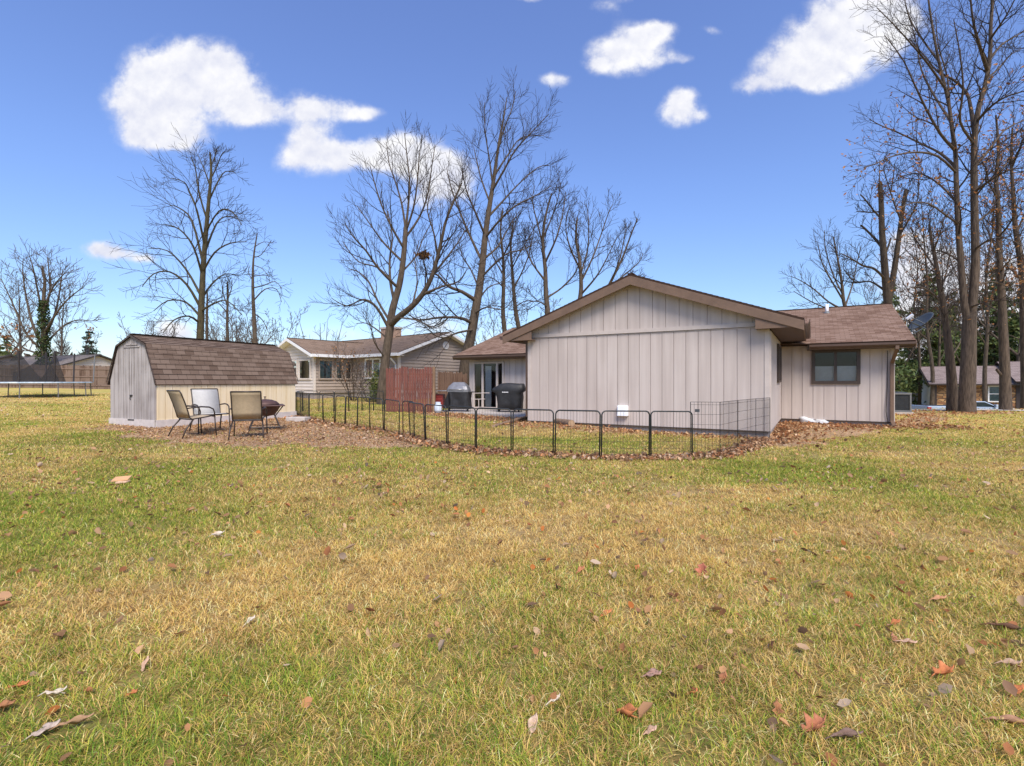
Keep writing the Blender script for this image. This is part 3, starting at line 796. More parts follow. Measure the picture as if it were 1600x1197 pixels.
for j in range(24): fs.append((144 + j, 144 + (j + 1) % 24, 168 + 144 + (j + 1) % 24, 168 + 144 + j))
m.add(vs, fs); m.build('reflector', M['dish'], sd, True)
lp = n * .42 - v * .10 - u * .12
m = MB(); m.tube([-v * .30 + n * .06, -v * .26 + n * .2 - u * .04, lp], .014, 6); m.build('feed_arm', M['dish'], sd)
m = MB(); m.box(lp, (.20, .07, .07), u, v, n); m.lathe(lp - n * .06, [(.03, -.05), (.045, .0), (.03, .03)], 10); m.build('receiver', M['white_plastic'], sd, bevel=.01)
mb_ = H(3.42, 5.45, 2.87) - dc
m = MB(); m.tube([-n * .02, -n * .14 - HZ * .1, mb_ + HZ * .28, mb_], .022, 8); m.tube([-n * .12 - HZ * .05, mb_ + HU * -.25 + HV * .3 + HZ * .1], .01, 6); m.tube([-n * .12 - HZ * .05, mb_ + HV * -.3 - HZ * .08], .01, 6)
m.box(mb_, (.16, .16, .02), HU, HV, HZ); m.build('bracket', M['dish'], sd)

ap = W(1404, 643, 21.5); ag = h1(ap.x, ap.y)
ac = thing('air_conditioner', 'dark grey box air conditioner unit behind the right house corner', 'air conditioner', (ap.x, ap.y, ag), -AN)
m = MB(); m.box((0, 0, .05), (.9, .9, .1)); m.build('base_slab', M['concrete'], ac)
m = MB()
for sx in (-1, 1):
    for sy in (-1, 1): m.box((sx * .36, sy * .36, .5), (.06, .06, .8))
m.box((0, 0, .87), (.80, .80, .07)); m.box((0, 0, .135), (.80, .80, .07)); m.build('casing', M['ac'], ac, bevel=.01)
m = MB(); m.box((0, 0, .5), (.68, .68, .66))
for k in range(16):
    z = .2 + k * .04
    for sx, sy, dx_, dy_ in ((0, -1, .68, .02), (1, 0, .02, .68), (-1, 0, .02, .68)): m.box((sx * .35, sy * .35, z), (dx_, dy_, .014))
m.build('grille', M['ac_dark'], ac)
m = MB(); m.lathe((0, 0, .905), [(.30, 0), (.30, .02), (.1, .05), (.02, .05)], 20); m.build('fan_guard', M['ac_dark'], ac)

def rock(name, label, p, r, sc, seed, mt, cat='rock', group=None):
    import bmesh
    rr = random.Random(seed); bm = bmesh.new(); bmesh.ops.create_icosphere(bm, subdivisions=3, radius=1)
    o1, o2 = rr.random() * 9, rr.random() * 9
    for vv in bm.verts:
        k = 1 + .22 * math.sin(vv.co.x * 2.3 + o1) * math.cos(vv.co.y * 2.7 + o2) + .12 * math.sin(vv.co.z * 5 + o1 + vv.co.x * 4)
        vv.co = Vector((vv.co.x * sc[0], vv.co.y * sc[1], vv.co.z * sc[2])) * k * r
    me = bpy.data.meshes.new(name); bm.to_mesh(me); bm.free()
    for p_ in me.polygons: p_.use_smooth = True
    o = link(name, me, mt); o.location = p; return tag(o, label, cat, group)
p = G(1270, 663); rock('rock', 'larger pale rounded rock against the wing wall under the window', p + Vector((0, .15, .07)), .30, (1.1, .8, .75), 3, M['rock'])
p = G(1287, 664); rock('rock', 'smaller pale rock beside the larger one at the wing wall', p + Vector((0, .12, .05)), .2, (1.2, .8, .7), 5, M['rock'])

# ------------------------------------------------------------------ shed
S0 = W(245, 668, 13.0)
su = Vector((.416, .909, 0)).normalized(); SL = 4.43; sv = Vector((-su.y, su.x, 0)); SWd = 2.05
SBZ = S0.z - .04
shed = thing('storage_shed', 'small gambrel roof storage shed with cream side and weathered grey end', 'shed', Vector((S0.x, S0.y, SBZ)))
Q = lambda a, b2, z: su * a + sv * b2 + HZ * z
sk = .20; we = 1.32; wb = 2.21; wr = 2.47; hb = .66
cx = SWd / 2
def gam(b2):
    t = abs(b2 - cx)
    return wr + (wb - wr) * t / hb if t < hb else wb + (we - wb) * (t - hb) / (cx - hb)
m = MB(); boards(m, Vector((0, 0, 0)), su, -sv, .0, SL, sk, lambda s: we - .11, .19, .012, .03); m.build('side_wall', M['cream'], shed)
m = MB(); boards(m, sv * SWd + su * SL, -su, sv, 0, SL, sk, lambda s: we, .2, .009, .012); m.build('side_wall', M['cream'], shed)
m = MB(); boards(m, sv * SWd, -sv, -su, 0, SWd, sk, lambda s: gam(SWd - s) - .015, .2, .02, .03, openings=((.70, 1.32, sk + .02, 2.15),), breaks=(cx - hb, cx, cx + hb))
m.build('end_wall', M['grey_boards'], shed)
m = MB(); boards(m, su * SL, sv, su, 0, SWd, sk, lambda s: gam(s) - .015, .2, .010, .012, breaks=(cx - hb, cx, cx + hb)); m.build('end_wall', M['grey_boards'], shed)
m = MB(); boards(m, sv * SWd - su * .004, -sv, -su, .705, 1.315, sk + .03, lambda s: 2.14, .205, .016, .03); dr = m.build('door', M['grey_boards'], shed)
m = MB(); m.box(Q(-.036, SWd - 1.01, 2.165), (.03, .70, .03), su, sv, HZ); m.box(Q(-.036, SWd - 1.01, 2.23), (.03, .50, .03), su, sv, HZ); m.build('door_head', M['grey_boards'], shed)
m = MB(); m.box(Q(-.045, SWd - 1.0, .86), (.02, .10, .045), su, sv, HZ); m.tube([Q(-.05, SWd - .98, .85), Q(-.065, SWd - .98, .79), Q(-.05, SWd - .98, .75)], .01, 6); m.build('hasp', M['wire'], dr)
m = MB(); m.box(Q(SL / 2, -.03, sk / 2 + .01), (SL + .05, .045, sk + .04), su, sv, HZ); m.build('skirt_board', M['cream_trim'], shed)
m = MB(); m.box(Q(-.034, SWd / 2 + .02, sk / 2 + .01), (.045, SWd, sk + .04), su, sv, HZ); m.build('skirt_board', M['cream_trim'], shed, label='worn grey end skirt board with a dark gap')
m = MB(); m.box(Q(-.06, SWd - 1.02, sk + .012), (.01, .28, .035), su, sv, HZ); m.build('gap', M['room'], shed)
m = MB(); m.box(Q(SL / 2, .9, .1), (SL - .1, 1.7, .18), su, sv, HZ); m.build('floor_frame', M['grey_boards'], shed)
m = MB(); ov = .07; Ls = SL + 2 * ov
for sg in (1, -1):
    def PB(a, t, z): return Q(a, cx - sg * t, z)
    a0, al = (-ov, su * Ls) if sg == 1 else (SL + ov, -su * Ls)
    eo = cx + .06
    ze = we + (we - wb) / (cx - hb) * .06 - .02
    for (t0, z0_), (t1, z1_), st in (((eo, ze), (hb, wb + .02), .148), ((hb, wb + .02), (0, wr + .03), .14)):
        o = PB(a0, t0, z0_); up = PB(a0, t1, z1_) - o
        nr = al.cross(up)
        courses(m, o, al, up, nr, st, .016, uoff=1.3 * sg)
        dn = nr.normalized() * -.025; pp = [o, o + al, o + al + up, o + up]
        m.quad(*[q + dn for q in pp][::-1])
        for i in range(4): m.quad(pp[i], pp[(i + 1) % 4], pp[(i + 1) % 4] + dn, pp[i] + dn)
m.beam(Q(-ov, cx, wr + .045), Q(SL + ov, cx, wr + .045), .2, .02)
m.build('roof', M['roof_shed'], shed)
for a in (-ov - .008, SL + ov + .008):
    m = MB()
    pts = [(-.06, we - .04 - .02), (cx - hb, wb + .01), (cx, wr + .02), (cx + hb, wb + .01), (SWd + .06, we - .06)]
    for (b1, z1_), (b2, z2_) in zip(pts[:-1], pts[1:]): m.prism([Q(a, b1, z1_), Q(a, b2, z2_), Q(a, b2, z2_ - .045), Q(a, b1, z1_ - .045)], su * (.015 if a > 0 else -.015))
    m.build('roof_edge', M['dark_frame'], shed)
# stepping block by the shed corner
p = G(466, 658)
m = MB(); m.box((0, 0, .05), (.62, .34, .15)); o = m.build('step_block', M['concrete'], bevel=.015); o.location = p; o.rotation_euler = (0, 0, R(-8)); tag(o, 'low grey concrete block on the ground at the shed corner', 'concrete block')

# ------------------------------------------------------------------ chairs and fire pit
def chair(label, loc, az, sling, tilt=0):
    t = thing('patio_chair', label, 'chair', loc, az, 'patio chairs around the fire pit')
    k = 1.03; w = .28
    P = lambda x, y, z: Vector((x * k, y * k, z * k))      # facing +y
    sp = [P(0, .27, .435), P(0, .20, .445), P(0, 0, .415), P(0, -.20, .395)]
    def sling_mb(path, th=.012):
        m = MB(); n = len(path); vs = []
        for q in path:
            for sx in (-1, 1):
                for dz in (0, 1): vs.append(Vector((sx * (w - .01) * k, q.y - .006 * dz, q.z - th * dz)))
        fs = []
        for i in range(n - 1):
            a = i * 4; b2 = a + 4
            fs += [(a, a + 2, b2 + 2, b2), (a + 1, b2 + 1, b2 + 3, a + 3), (a, b2, b2 + 1, a + 1), (a + 2, a + 3, b2 + 3, b2 + 2)]
        fs += [(0, 1, 3, 2), (n * 4 - 4, n * 4 - 2, n * 4 - 1, n * 4 - 3)]
        m.add(vs, fs); return m
    sling_mb(sp).build('seat', M[sling], t, True)
    bp_ = [P(0, -.22, .42), P(0, -.265, .56), P(0, -.32, .74), P(0, -.39, .93), P(0, -.43, .99)]
    sling_mb(bp_).build('backrest', M[sling], t, True)
    m = MB()
    for sx in (-1, 1):
        m.tube([P(sx * w, .285, .425), P(sx * w, .2, .437), P(sx * w, 0, .41), P(sx * w, -.19, .388), P(sx * w, -.235, .42), P(sx * w, -.272, .56), P(sx * w, -.328, .74), P(sx * w, -.40, .935), P(sx * w, -.44, 1.0)], .014, 8)
    m.tube([P(-w, -.44, 1.0), P(w, -.44, 1.0)], .014, 8); m.tube([P(-w, .285, .423), P(w, .285, .423)], .012, 8); m.tube([P(-w, -.2, .378), P(w, -.2, .378)], .011, 8)
    m.build('frame', M['chair_metal'], t, True)
    for sx in (-1, 1):
        m = MB(); x = sx * (w + .035)
        m.tube([P(sx * w, -.29, .62), P(x, -.22, .635), P(x, -.02, .65), P(x, .14, .635), P(x, .225, .59), P(x, .25, .52), P(x, .255, .40)], [.013 * k, .016, .017, .017, .016, .015, .014], 8)
        m.build('armrest', M['chair_metal'], t, True)
        m = MB(); m.tube([P(x, .255, .42), P(x + sx * .015, .285, .0)], [.015, .014], 8); m.build('leg', M['chair_metal'], t, True)
        m = MB(); m.tube([P(sx * w, -.16, .39), P(sx * (w + .03), -.31, .2), P(sx * (w + .045), -.40, 0)], [.016, .015, .014], 8); m.build('leg', M['chair_metal'], t, True)
    return t
def place(px, py, dz=0): p = G(px, py); p.z += dz; return p
chair('dark framed chair seen side on, leftmost by the shed, tan backrest', place(305, 681), R(-33), 'sling_tan')
chair('chair with pale whitish backrest facing the lawn beside the cream shed wall', place(329, 675), R(-132), 'sling_white')
chair('tan sling chair with its back to the lawn in front of the fire pit', place(389, 683.5), R(20), 'sling_tan')
fpz = G(414, 672)
fp = thing('fire_pit', 'dark brown square fire pit table with splayed legs beside the chairs', 'fire pit', fpz, R(28))
m = MB(); q = .43
m.prism([(-q, -q, .60), (q, -q, .60), (q, q, .60), (-q, q, .60)], (0, 0, .028)); m.build('tabletop', M['firepit'], fp, bevel=.008)
m = MB(); m.lathe((0, 0, .34), [(.06, 0), (.20, .03), (.30, .14), (.33, .26), (.34, .265)], 20); m.build('bowl', M['firepit'], fp, True)
m = MB(); m.lathe((0, 0, .628), [(.33, 0), (.32, .03), (.26, .085), (.15, .125), (.03, .14)], 20); m.lathe((0, 0, .76), [(.012, 0), (.012, .05), (.03, .06), (.03, .075)], 8); m.build('lid', M['firepit'], fp, True)
for sx in (-1, 1):
    for sy in (-1, 1):
        m = MB(); m.tube([(sx * .38, sy * .38, .6), (sx * .22, sy * .22, .36), (sx * .36, sy * .36, 0)], .014, 6); m.build('leg', M['chair_metal'], fp)
m = MB()
for a, b2 in (((-.32, -.32), (.32, -.32)), ((.32, -.32), (.32, .32)), ((.32, .32), (-.32, .32)), ((-.32, .32), (-.32, -.32))): m.tube([(a[0], a[1], .1), (b2[0], b2[1], .1)], .01, 6)
m.build('stretcher', M['chair_metal'], fp)

# ------------------------------------------------------------------ hoop topped garden fence
def hoop_panel(par, org, A, B, hh=.84, wires=True):
    a = A - org; b2 = B - org; d = (b2 - a); ln = Vector((d.x, d.y, 0)).length; t = d / ln
    a = a + t * .018; b2 = b2 - t * .018; ln -= .036
    r = min(.075, ln * .3); m = MB(); pts = [a - HZ * .05, a + HZ * (hh - r)]
    for k in range(1, 5): an = k / 5 * math.pi / 2; pts.append(a + t * r * (1 - math.cos(an)) + HZ * (hh - r + r * math.sin(an)))
    pts += [a + t * r + HZ * hh, b2 - t * r + HZ * hh]
    for k in range(1, 5): an = k / 5 * math.pi / 2; pts.append(b2 - t * r * (1 - math.sin(an)) + HZ * (hh - r + r * math.cos(an)))
    pts += [b2 + HZ * (hh - r), b2 - HZ * .05]
    nl = Vector((-t.y, t.x, 0)) * random.gauss(0, .022) + t * random.gauss(0, .012); pts = [p_ + nl * max(0, (p_ - a).z / hh) for p_ in pts]
    m.tube(pts, .0135, 6); h_ = m.build('panel', M['hoop'], par, True)
    w = MB(); n = max(4, int(ln / .058))
    def sq(p, q, r=.0021): 
        dd = (q - p).normalized(); x = dd.cross(HV + HU * .3).normalized() * r; y = dd.cross(x).normalized() * r
        w.add([p + x, p + y, p - x, p - y, q + x, q + y, q - x, q - y], [(0, 1, 5, 4), (1, 2, 6, 5), (2, 3, 7, 6), (3, 0, 4, 7)])
    for k in range(1, n):
        p = a + t * (ln * k / n); sq(p + HZ * .02, p + HZ * (hh - .012))
    for z in (.06, .12, .18, .30, .55): sq(a + HZ * z, b2 + HZ * z)
    w.build('wire_grid', M['wire'], h_)
FR = [(462, 649), (483, 658), (505, 661), (523, 664), (539, 666), (558, 669), (578, 672), (600, 675.5), (624, 682)]
FR2 = [(641, 684.5), (665, 693), (699, 699), (743.5, 705), (800, 709.5), (865.7, 713), (938, 717), (1015.7, 716.5), (1083, 716)]
fo = G(800, 710)
fence = thing('garden_fence', 'low hoop topped wire fence curving round the small dog yard', 'wire fence', fo)
ft = lambda q: G(*q)
for q in (FR, FR2):
    pts = [ft(p_) for p_ in q]
    for a, b2 in zip(pts[:-1], pts[1:]): hoop_panel(fence, fo, a, b2)
hoop_panel(fence, fo, ft((629, 683)), ft((648, 685.5)), .86)
RB = [(464, 646.5), (473, 643), (498, 643), (522, 642.7), (545, 642.4), (566, 642), (584, 642), (601, 643)]
ro = G(530, 643)
rfence = thing('garden_fence', 'far row of hoop topped wire fence between the shed and the tree', 'wire fence', ro)
pts = [ft(p_) for p_ in RB]
for a, b2 in zip(pts[:-1], pts[1:]): hoop_panel(rfence, ro, a, b2)
# folding wire pen
po = G(1125, 713)
pen = thing('wire_pen', 'black folding wire pet pen panels by the corner of the gable wall', 'wire pen', po)
PP = [G(1079, 712), po, G(1153, 702), G(1181, 692.5), G(1203, 687)]
for i, (A, B) in enumerate(zip(PP[:-1], PP[1:])):
    a = A - po; b2 = B - po; zt = 1.0; m = MB(); t = b2 - a; ln = t.length
    A2 = a.copy(); A2.z = 0; B2 = b2.copy(); B2.z = 0
    top = zt + .0
    n = max(3, int(ln / .062)); 
    m.tube([a, Vector((a.x, a.y, top))], .0065, 6); m.tube([b2, Vector((b2.x, b2.y, top))], .0065, 6)
    for z in (top, top - .05, top - .23, top - .42, top - .60, top - .80, top - .95): m.tube([Vector((a.x, a.y, max(z, a.z + .02))), Vector((b2.x, b2.y, max(z, b2.z + .02)))], .0042 if z == top else .003, 5, False)
    for k in range(1, n):
        p = a.lerp(b2, k / n); rr_ = .0052 if (i > 0 and k == n // 2) else .0026
        m.tube([p, Vector((p.x, p.y, top))], rr_, 4, False)
    pn = m.build('panel', M['wire'], pen)
m = MB(); pa = PP[0].lerp(PP[1], .22) - po; m.box(Vector((pa.x, pa.y - .012, .84)), (.085, .01, .055)); m.build('latch_plate', M['ac_dark'], pen)

# ------------------------------------------------------------------ privacy fences
def picket(mb, p, w, h, U, N, th=.018, cut=.04, rr=random):
    p = Vector(p); U = Vector(U); N = Vector(N)
    poly = [p - U * w / 2, p + U * w / 2, p + U * w / 2 + HZ * (h - cut), p + U * (w / 2 - cut) + HZ * h, p - U * (w / 2 - cut) + HZ * h, p - U * w / 2 + HZ * (h - cut)]
    mb.prism(poly, N * th)
def picket_fence(name, label, A, B, h, mt, pw=.095, posts=None, post_m=None, post_h=.05, gap=.006, jit=.02, rail_side=1, extra=None, seed=1):
    rr = random.Random(seed); A = Vector(A); B = Vector(B); U = (B - A); U.z = 0; ln = U.length; U.normalize(); N = Vector((U.y, -U.x, 0))
    f = thing(name, label, 'fence', A)
    m = MB(); n = int(ln / (pw + gap))
    for i in range(n):
        s = (i + .5) * ln / n; x, y = A.x + U.x * s, A.y + U.y * s
        picket(m, Vector((U.x * s, U.y * s, h1(x, y) - A.z - .02)), pw, h + rr.uniform(-jit, jit), U, N)
    m.build('boards', mt, f)
    for z in (.3, h * .52, h - .3):
        m = MB(); q = -.022 if rail_side > 0 else .04
        e = Vector((B.x, B.y, h1(B.x, B.y))) - A
        m.beam(N * q + HZ * z, e + N * q + HZ * z, .04, .09); m.build('rail', post_m or mt, f)
    for s in (posts or []):
        x, y = A.x + U.x * s * ln, A.y + U.y * s * ln
        m = MB(); m.box(U * s * ln + N * (.035 if rail_side > 0 else -.06) + HZ * (h1(x, y) - A.z + (h + post_h) / 2 - .15), (.10, .09, h + post_h + .3), U, N, HZ); m.build('post', post_m or mt, f)
    return f
a = G(603, 646); b2 = G(680, 648.5); d_ = 20.7 
A = W(603, 646, 20.6); A.z = h1(A.x, A.y); B = W(679, 648, 20.3); B.z = h1(B.x, B.y)
rf = picket_fence('privacy_fence', 'weathered red picket fence panel beside the leaning tree', A, B, 1.86, M['red_fence'], .092, [.995], M['raw_post'], .02, .013, .055, 1, seed=4)
A = W(684, 608, 26.5); A.z = h1(A.x, A.y); B = W(730, 608, 26.0); B.z = h1(B.x, B.y)
picket_fence('privacy_fence', 'dark brown scalloped fence behind the grill and patio', A, B, 1.62, M['brown_fence'], .12, [.05, .5], M['brown_fence'], .02, .006, .07, 1, seed=5)

# ------------------------------------------------------------------ patio things
def loft(secs, n=20, e=4.0):
    m = MB(); vs = []
    for (z, hx, hy, ox, oy) in secs:
        for j in range(n):
            a = 2 * math.pi * (j + .5) / n; c_, s_ = math.cos(a), math.sin(a)
            k = (abs(c_) ** e + abs(s_) ** e) ** (-1 / e)
            vs.append((ox + hx * k * c_, oy + hy * k * s_, z))
    K = len(secs)
    fs = [(i * n + j, i * n + (j + 1) % n, (i + 1) * n + (j + 1) % n, (i + 1) * n + j) for i in range(K - 1) for j in range(n)]
    fs += [tuple(range(n))[::-1], tuple((K - 1) * n + j for j in range(n))]
    m.add(vs, fs); return m
PZ = .161
def onp(px, Z): p = W(px, 640, Z); return Vector((p.x, p.y, PZ))
# covered grill
cg = thing('covered_grill', 'grill under a fitted black cover, right of the patio door', 'grill', onp(796, 20.2), R(-16))
sec = [(.10, .50, .28, .04, 0), (.35, .51, .29, .03, 0), (.60, .52, .30, .02, 0), (.78, .54, .30, 0, 0), (.84, .66, .31, -.02, 0), (.92, .68, .30, -.02, 0), (1.0, .62, .29, .02, 0), (1.11, .50, .25, .1, .02), (1.15, .44, .2, .12, .02), (1.16, .2, .1, .12, .02)]
m = loft(sec, 40, 5)
rr = random.Random(2)
m.v = [(x + .018 * math.sin(9 * z + 5 * x) * (1 if z < .8 else .5), y + .025 * math.sin(11 * x + 3 * z) * (1 - z / 1.3), z + .012 * math.sin(7 * x + 2)) for (x, y, z) in m.v]
m.build('cover', M['black_cover'], cg, True)
m = MB()
for k in range(8): m.box((-.20 + k * .033, -.312, .80), (.024, .006, .032 + .012 * (k % 3 == 0)))
m.build('cover_mark', M['white'], cg)
for sx in (-1, 1):
    m = MB(); m.lathe((0, 0, -.025), [(.06, 0), (.085, .01), (.085, .045), (.06, .05)], 14); w_ = m.build('wheel', M['tyre'], cg); w_.location = (sx * .42, -.1, .085); w_.rotation_euler = (0, R(90), 0)
m = MB(); m.tube([(-.5, -.12, .1), (.5, -.12, .1)], .018, 6); m.tube([(-.5, .15, .1), (.5, .15, .1)], .018, 6)
for sx in (-.45, .45):
    for sy in (-.12, .15): m.tube([(sx, sy, 0), (sx, sy, .14)], .018, 6)
m.build('base_frame', M['ac'], cg)
# open grill
gg_ = thing('gas_grill', 'black gas grill with grey hood and side shelf near the red fence', 'grill', onp(717, 20.6), R(-12))
m = loft([(.80, .47, .29, 0, 0), (.90, .46, .29, 0, 0), (1.03, .40, .25, 0, .02), (1.16, .27, .15, 0, .04), (1.20, .23, .1, 0, .05), (1.205, .1, .05, 0, .05)], 40, 6); m.build('hood', M['hood'], gg_)
m = MB(); m.tube([(-.3, -.30, .90), (-.3, -.34, .91), (.3, -.34, .91), (.3, -.30, .90)], .012, 8); m.build('handle', M['steel'], gg_, True)
m = loft([(.10, .41, .27, .08, 0), (.5, .40, .27, .08, 0), (.80, .42, .28, .06, 0)], 40, 14)
m.v = [(x + .02 * math.sin(8 * z + 3 * y), y + .02 * math.sin(10 * x + 4 * z), z) for (x, y, z) in m.v]; m.build('cabinet', M['black_cover'], gg_)
m = MB(); m.prism([(-.34, -.29, .12), (-.60, -.24, .12), (-.52, -.26, .45), (-.36, -.29, .80)], (0, .4, 0)); m.build('cover_flap', M['black_cover'], gg_)
m = MB(); m.box((-.72, -.02, .84), (.46, .42, .035)); m.build('side_shelf', M['steel'], gg_, bevel=.01)
m = MB(); m.box((.58, -.02, .80), (.22, .40, .035)); m.build('side_shelf', M['grill_black'], gg_, bevel=.01)
for sx in (-.38, .42):
    m = MB(); m.lathe((0, 0, -.025), [(.05, 0), (.075, .01), (.075, .045), (.05, .05)], 14); w_ = m.build('wheel', M['tyre'], gg_); w_.location = (sx, -.15, .078); w_.rotation_euler = (0, R(90), 0)
# red cart, tank, stand
rc = thing('tool_cart', 'dark red metal cabinet behind the propane tank', 'cabinet', onp(686, 20.9), R(-10))
m = MB(); m.box((0, 0, .42), (.44, .36, .56)); m.build('body', M['red_metal'], rc, bevel=.015)
m = MB()
for z in (.3, .48, .62): m.box((0, -.185, z), (.38, .01, .09))
m.build('drawer', M['red_metal'], rc, bevel=.006)
m = MB()
for sx in (-.17, .17):
    for sy in (-.12, .12): m.tube([(sx, sy, 0), (sx, sy, .15)], .02, 8)
m.build('foot', M['tyre'], rc)
pt = thing('propane_tank', 'small white propane tank standing at the patio edge', 'gas tank', onp(684.5, 19.9))
m = MB(); m.lathe((0, 0, .02), [(.11, 0), (.145, .03), (.155, .08), (.155, .22), (.14, .28), (.09, .31), (.03, .32)], 20); m.build('body', M['tank'], pt, True)
m = MB(); m.lathe((0, 0, .29), [(.10, 0), (.105, .12), (.095, .12), (.09, 0)], 16); m.build('collar', M['tank'], pt)
m = MB(); m.lathe((0, 0, .0), [(.11, 0), (.11, .04), (.1, .04), (.1, 0)], 16); m.build('foot_ring', M['tank'], pt)
m = MB(); m.lathe((0, 0, .33), [(.03, 0), (.03, .05), (.045, .055), (.045, .07)], 10); m.build('valve', M['steel'], pt)
st = thing('pipe_stand', 'pale pipe stand with two crossbars in front of the patio door', 'stand', onp(748, 19.7), R(-20))
m = MB(); m.tube([(0, 0, .02), (0, 0, .53)], .016, 8); m.box((0, 0, .012), (.32, .26, .02)); m.build('post', M['siding_trim'], st)
m = MB(); m.tube([(-.28, 0, .52), (.28, 0, .54)], .014, 8); m.tube([(-.24, .05, .76), (.44, .05, .78)], .014, 8); m.tube([(-.24, .0, .53), (-.24, .05, .76)], .01, 6); m.build('crossbar', M['siding_trim'], st)
# logs
def log(label, A, B, r0, r1, cat='log'):
    A = Vector(A); B = Vector(B); d = B - A; n = 7; rr = random.Random(int(A.x * 100))
    t = thing('log', label, cat, A, 0, 'logs in the dog yard')
    pts = [d * (i / n) + Vector((rr.uniform(-1, 1) * r0 * .12, 0, rr.uniform(-1, 1) * r0 * .12)) for i in range(n + 1)]
    m = MB(); m.tube(pts, [r0 + (r1 - r0) * i / n for i in range(n + 1)], 14, False); m.build('bark', M['log'], t, True)
    m = MB(); dn = d.normalized()
    m.tube([-dn * .004, dn * .01], r0 * .98, 14); m.tube([d - dn * .01, d + dn * .004], r1 * .98, 14); m.build('sawn_end', M['log_end'], t)
a = G(842, 660); b2 = G(893, 667); log('thick short log lying against the base of the gable wall', a + HZ * .09, b2 + HZ * .09, .085, .105)
a = G(771, 668.5); b2 = W(823, 655.5, 17.2); b2.z = .17; log('thin long pole lying from the lawn up to the patio edge', a + HZ * .04, b2, .045, .05, 'pole')

# ------------------------------------------------------------------ neighbour house across the left lawn
NA = Vector((.62, .785, 0)).normalized(); NB = Vector((.785, -.62, 0)).normalized()
C1 = Vector((-11.25, 28.4, 0)); J = C1 + NA * 2.5; C2 = J + NB * 4.4
nh = thing('lap_siding_house', 'beige lap siding house with white trim and brick chimney beyond the tree', 'house', C1)
n0 = lambda p: Vector(p) - C1
EZ = 2.98; SZ = .74
def lap(mb, o, along, z0, z1, N, clip=None, step=.19): courses(mb, Vector(o) + HZ * z0, along, HZ * (z1 - z0), N, step, .042, clip=clip)
# porch: gable face, side wall
PW = 4.6
m = MB(); lap(m, -NB * PW, NB * PW, SZ, EZ - .05, -NA); m.build('porch_wall', M['lap_light'], nh)
m = MB(); lap(m, -NB * PW, NB * PW, EZ - .05, EZ + .85, -NA, lambda t: (t * .5, 1 - t * .5)); m.build('porch_gable', M['lap_light'], nh)
m = MB(); lap(m, 0 * NA, NA * 2.5, SZ, EZ, NB); m.build('side_wall', M['lap_tan'], nh)
m = MB(); lap(m, n0(J), NB * 4.4, SZ, EZ, -NA); m.build('front_wall', M['lap_tan'], nh)
GL = 7.04
m = MB(); lap(m, n0(C2), NA * GL, SZ, EZ, NB); lap(m, n0(C2), NA * GL, EZ, EZ + GL / 2 * .36, NB, lambda t: (t * .5, 1 - t * .5)); m.build('gable_wall', M['lap_tan'], nh)
m = MB(); 
for o in (Vector((0, 0, 0)), n0(C2)): m.box(o + NB * .0 + HZ * (SZ + EZ) / 2, (.12, .12, EZ - SZ), NA, NB, HZ)
m.build('corner_trim', M['lap_light'], nh)
m = MB(); m.prism([-NB * (PW - .05) + NA * .05, -NB * .05 + NA * .05, NA * 2.52 - NB * .05, n0(C2) + NA * .05 - NB * .05, n0(C2) + NA * 6.9 - NB * .05, n0(C2) + NA * 6.9 - NB * 16, -NB * 9 + NA * 6, -NB * (PW - .05) + NA * 3], HZ * (SZ - .02)); m.build('foundation', M['foundation'], nh)
# roofs
def groof(parent, O, A, B, ra, rb, half, zr, pitch, mr, fas=None, over=.0):
    return gable_roof(parent, O, A, B, ra, rb, half, zr, pitch, mr, .14, .05)
pr = EZ + PW / 2 * .38 + .12; 
groof(nh, -NB * PW / 2, NA, NB, -.4, 7.0, PW / 2 + .42, pr, .38, M['roof_neigh'])
mr_ = EZ + GL / 2 * .36 + .14
groof(nh, n0(C2) + NA * GL / 2, -NB, NA, -.42, 15.5, GL / 2 + .45, mr_, .36, M['roof_neigh'])
def rake(O, A, B, half, zr, pitch, h=.16, name='fascia'):
    for sg in (-1, 1):
        m = MB(); a = O + A * .02 + HZ * (zr - .02); e = O + A * .02 + B * sg * half + HZ * (zr - half * pitch - .02)
        m.prism([a, e, e - HZ * h, a - HZ * h], A * .03); m.build(name, M['white'], nh)
        m = MB(); m.prism([a - HZ * .12, e - HZ * .12, e - HZ * .14, a - HZ * .14], -A * .4); m.build('soffit', M['white'], nh)
rake(-NB * PW / 2 - NA * .4, -NA, NB, PW / 2 + .42, pr, .38)
rake(n0(C2) + NA * GL / 2 + NB * .42, NB, NA, GL / 2 + .45, mr_, .36)
# white eaves and gutters
def eave(a, b2, out, z):
    m = MB(); m.prism([a + out * .42 + HZ * (z - .16), b2 + out * .42 + HZ * (z - .16), b2 + out * .42 + HZ * z, a + out * .42 + HZ * z], out * .1); m.build('gutter', M['white'], nh)
    m = MB(); m.prism([a + HZ * (z - .15), b2 + HZ * (z - .15), b2 + out * .41 + HZ * (z - .15), a + out * .41 + HZ * (z - .15)], HZ * .015); m.build('soffit', M['white'], nh)
eave(-NA * .42, NA * 2.06, NB, pr - (PW / 2 + .42) * .38 + .0)
eave(n0(J) + NB * .44, n0(C2) + NB * .42, -NA, mr_ - (GL / 2 + .45) * .36)
# chimney
m = MB(); co = n0(C2) + NA * GL / 2 - NB * 5.2; m.box(co + HZ * 4.3, (.8, 1.15, 1.25), NA, NB, HZ); ch = m.build('chimney', M['brick'], nh)
m = MB(); m.box(co + HZ * 4.98, (.9, 1.25, .12), NA, NB, HZ); m.build('chimney_cap', M['concrete'], ch)
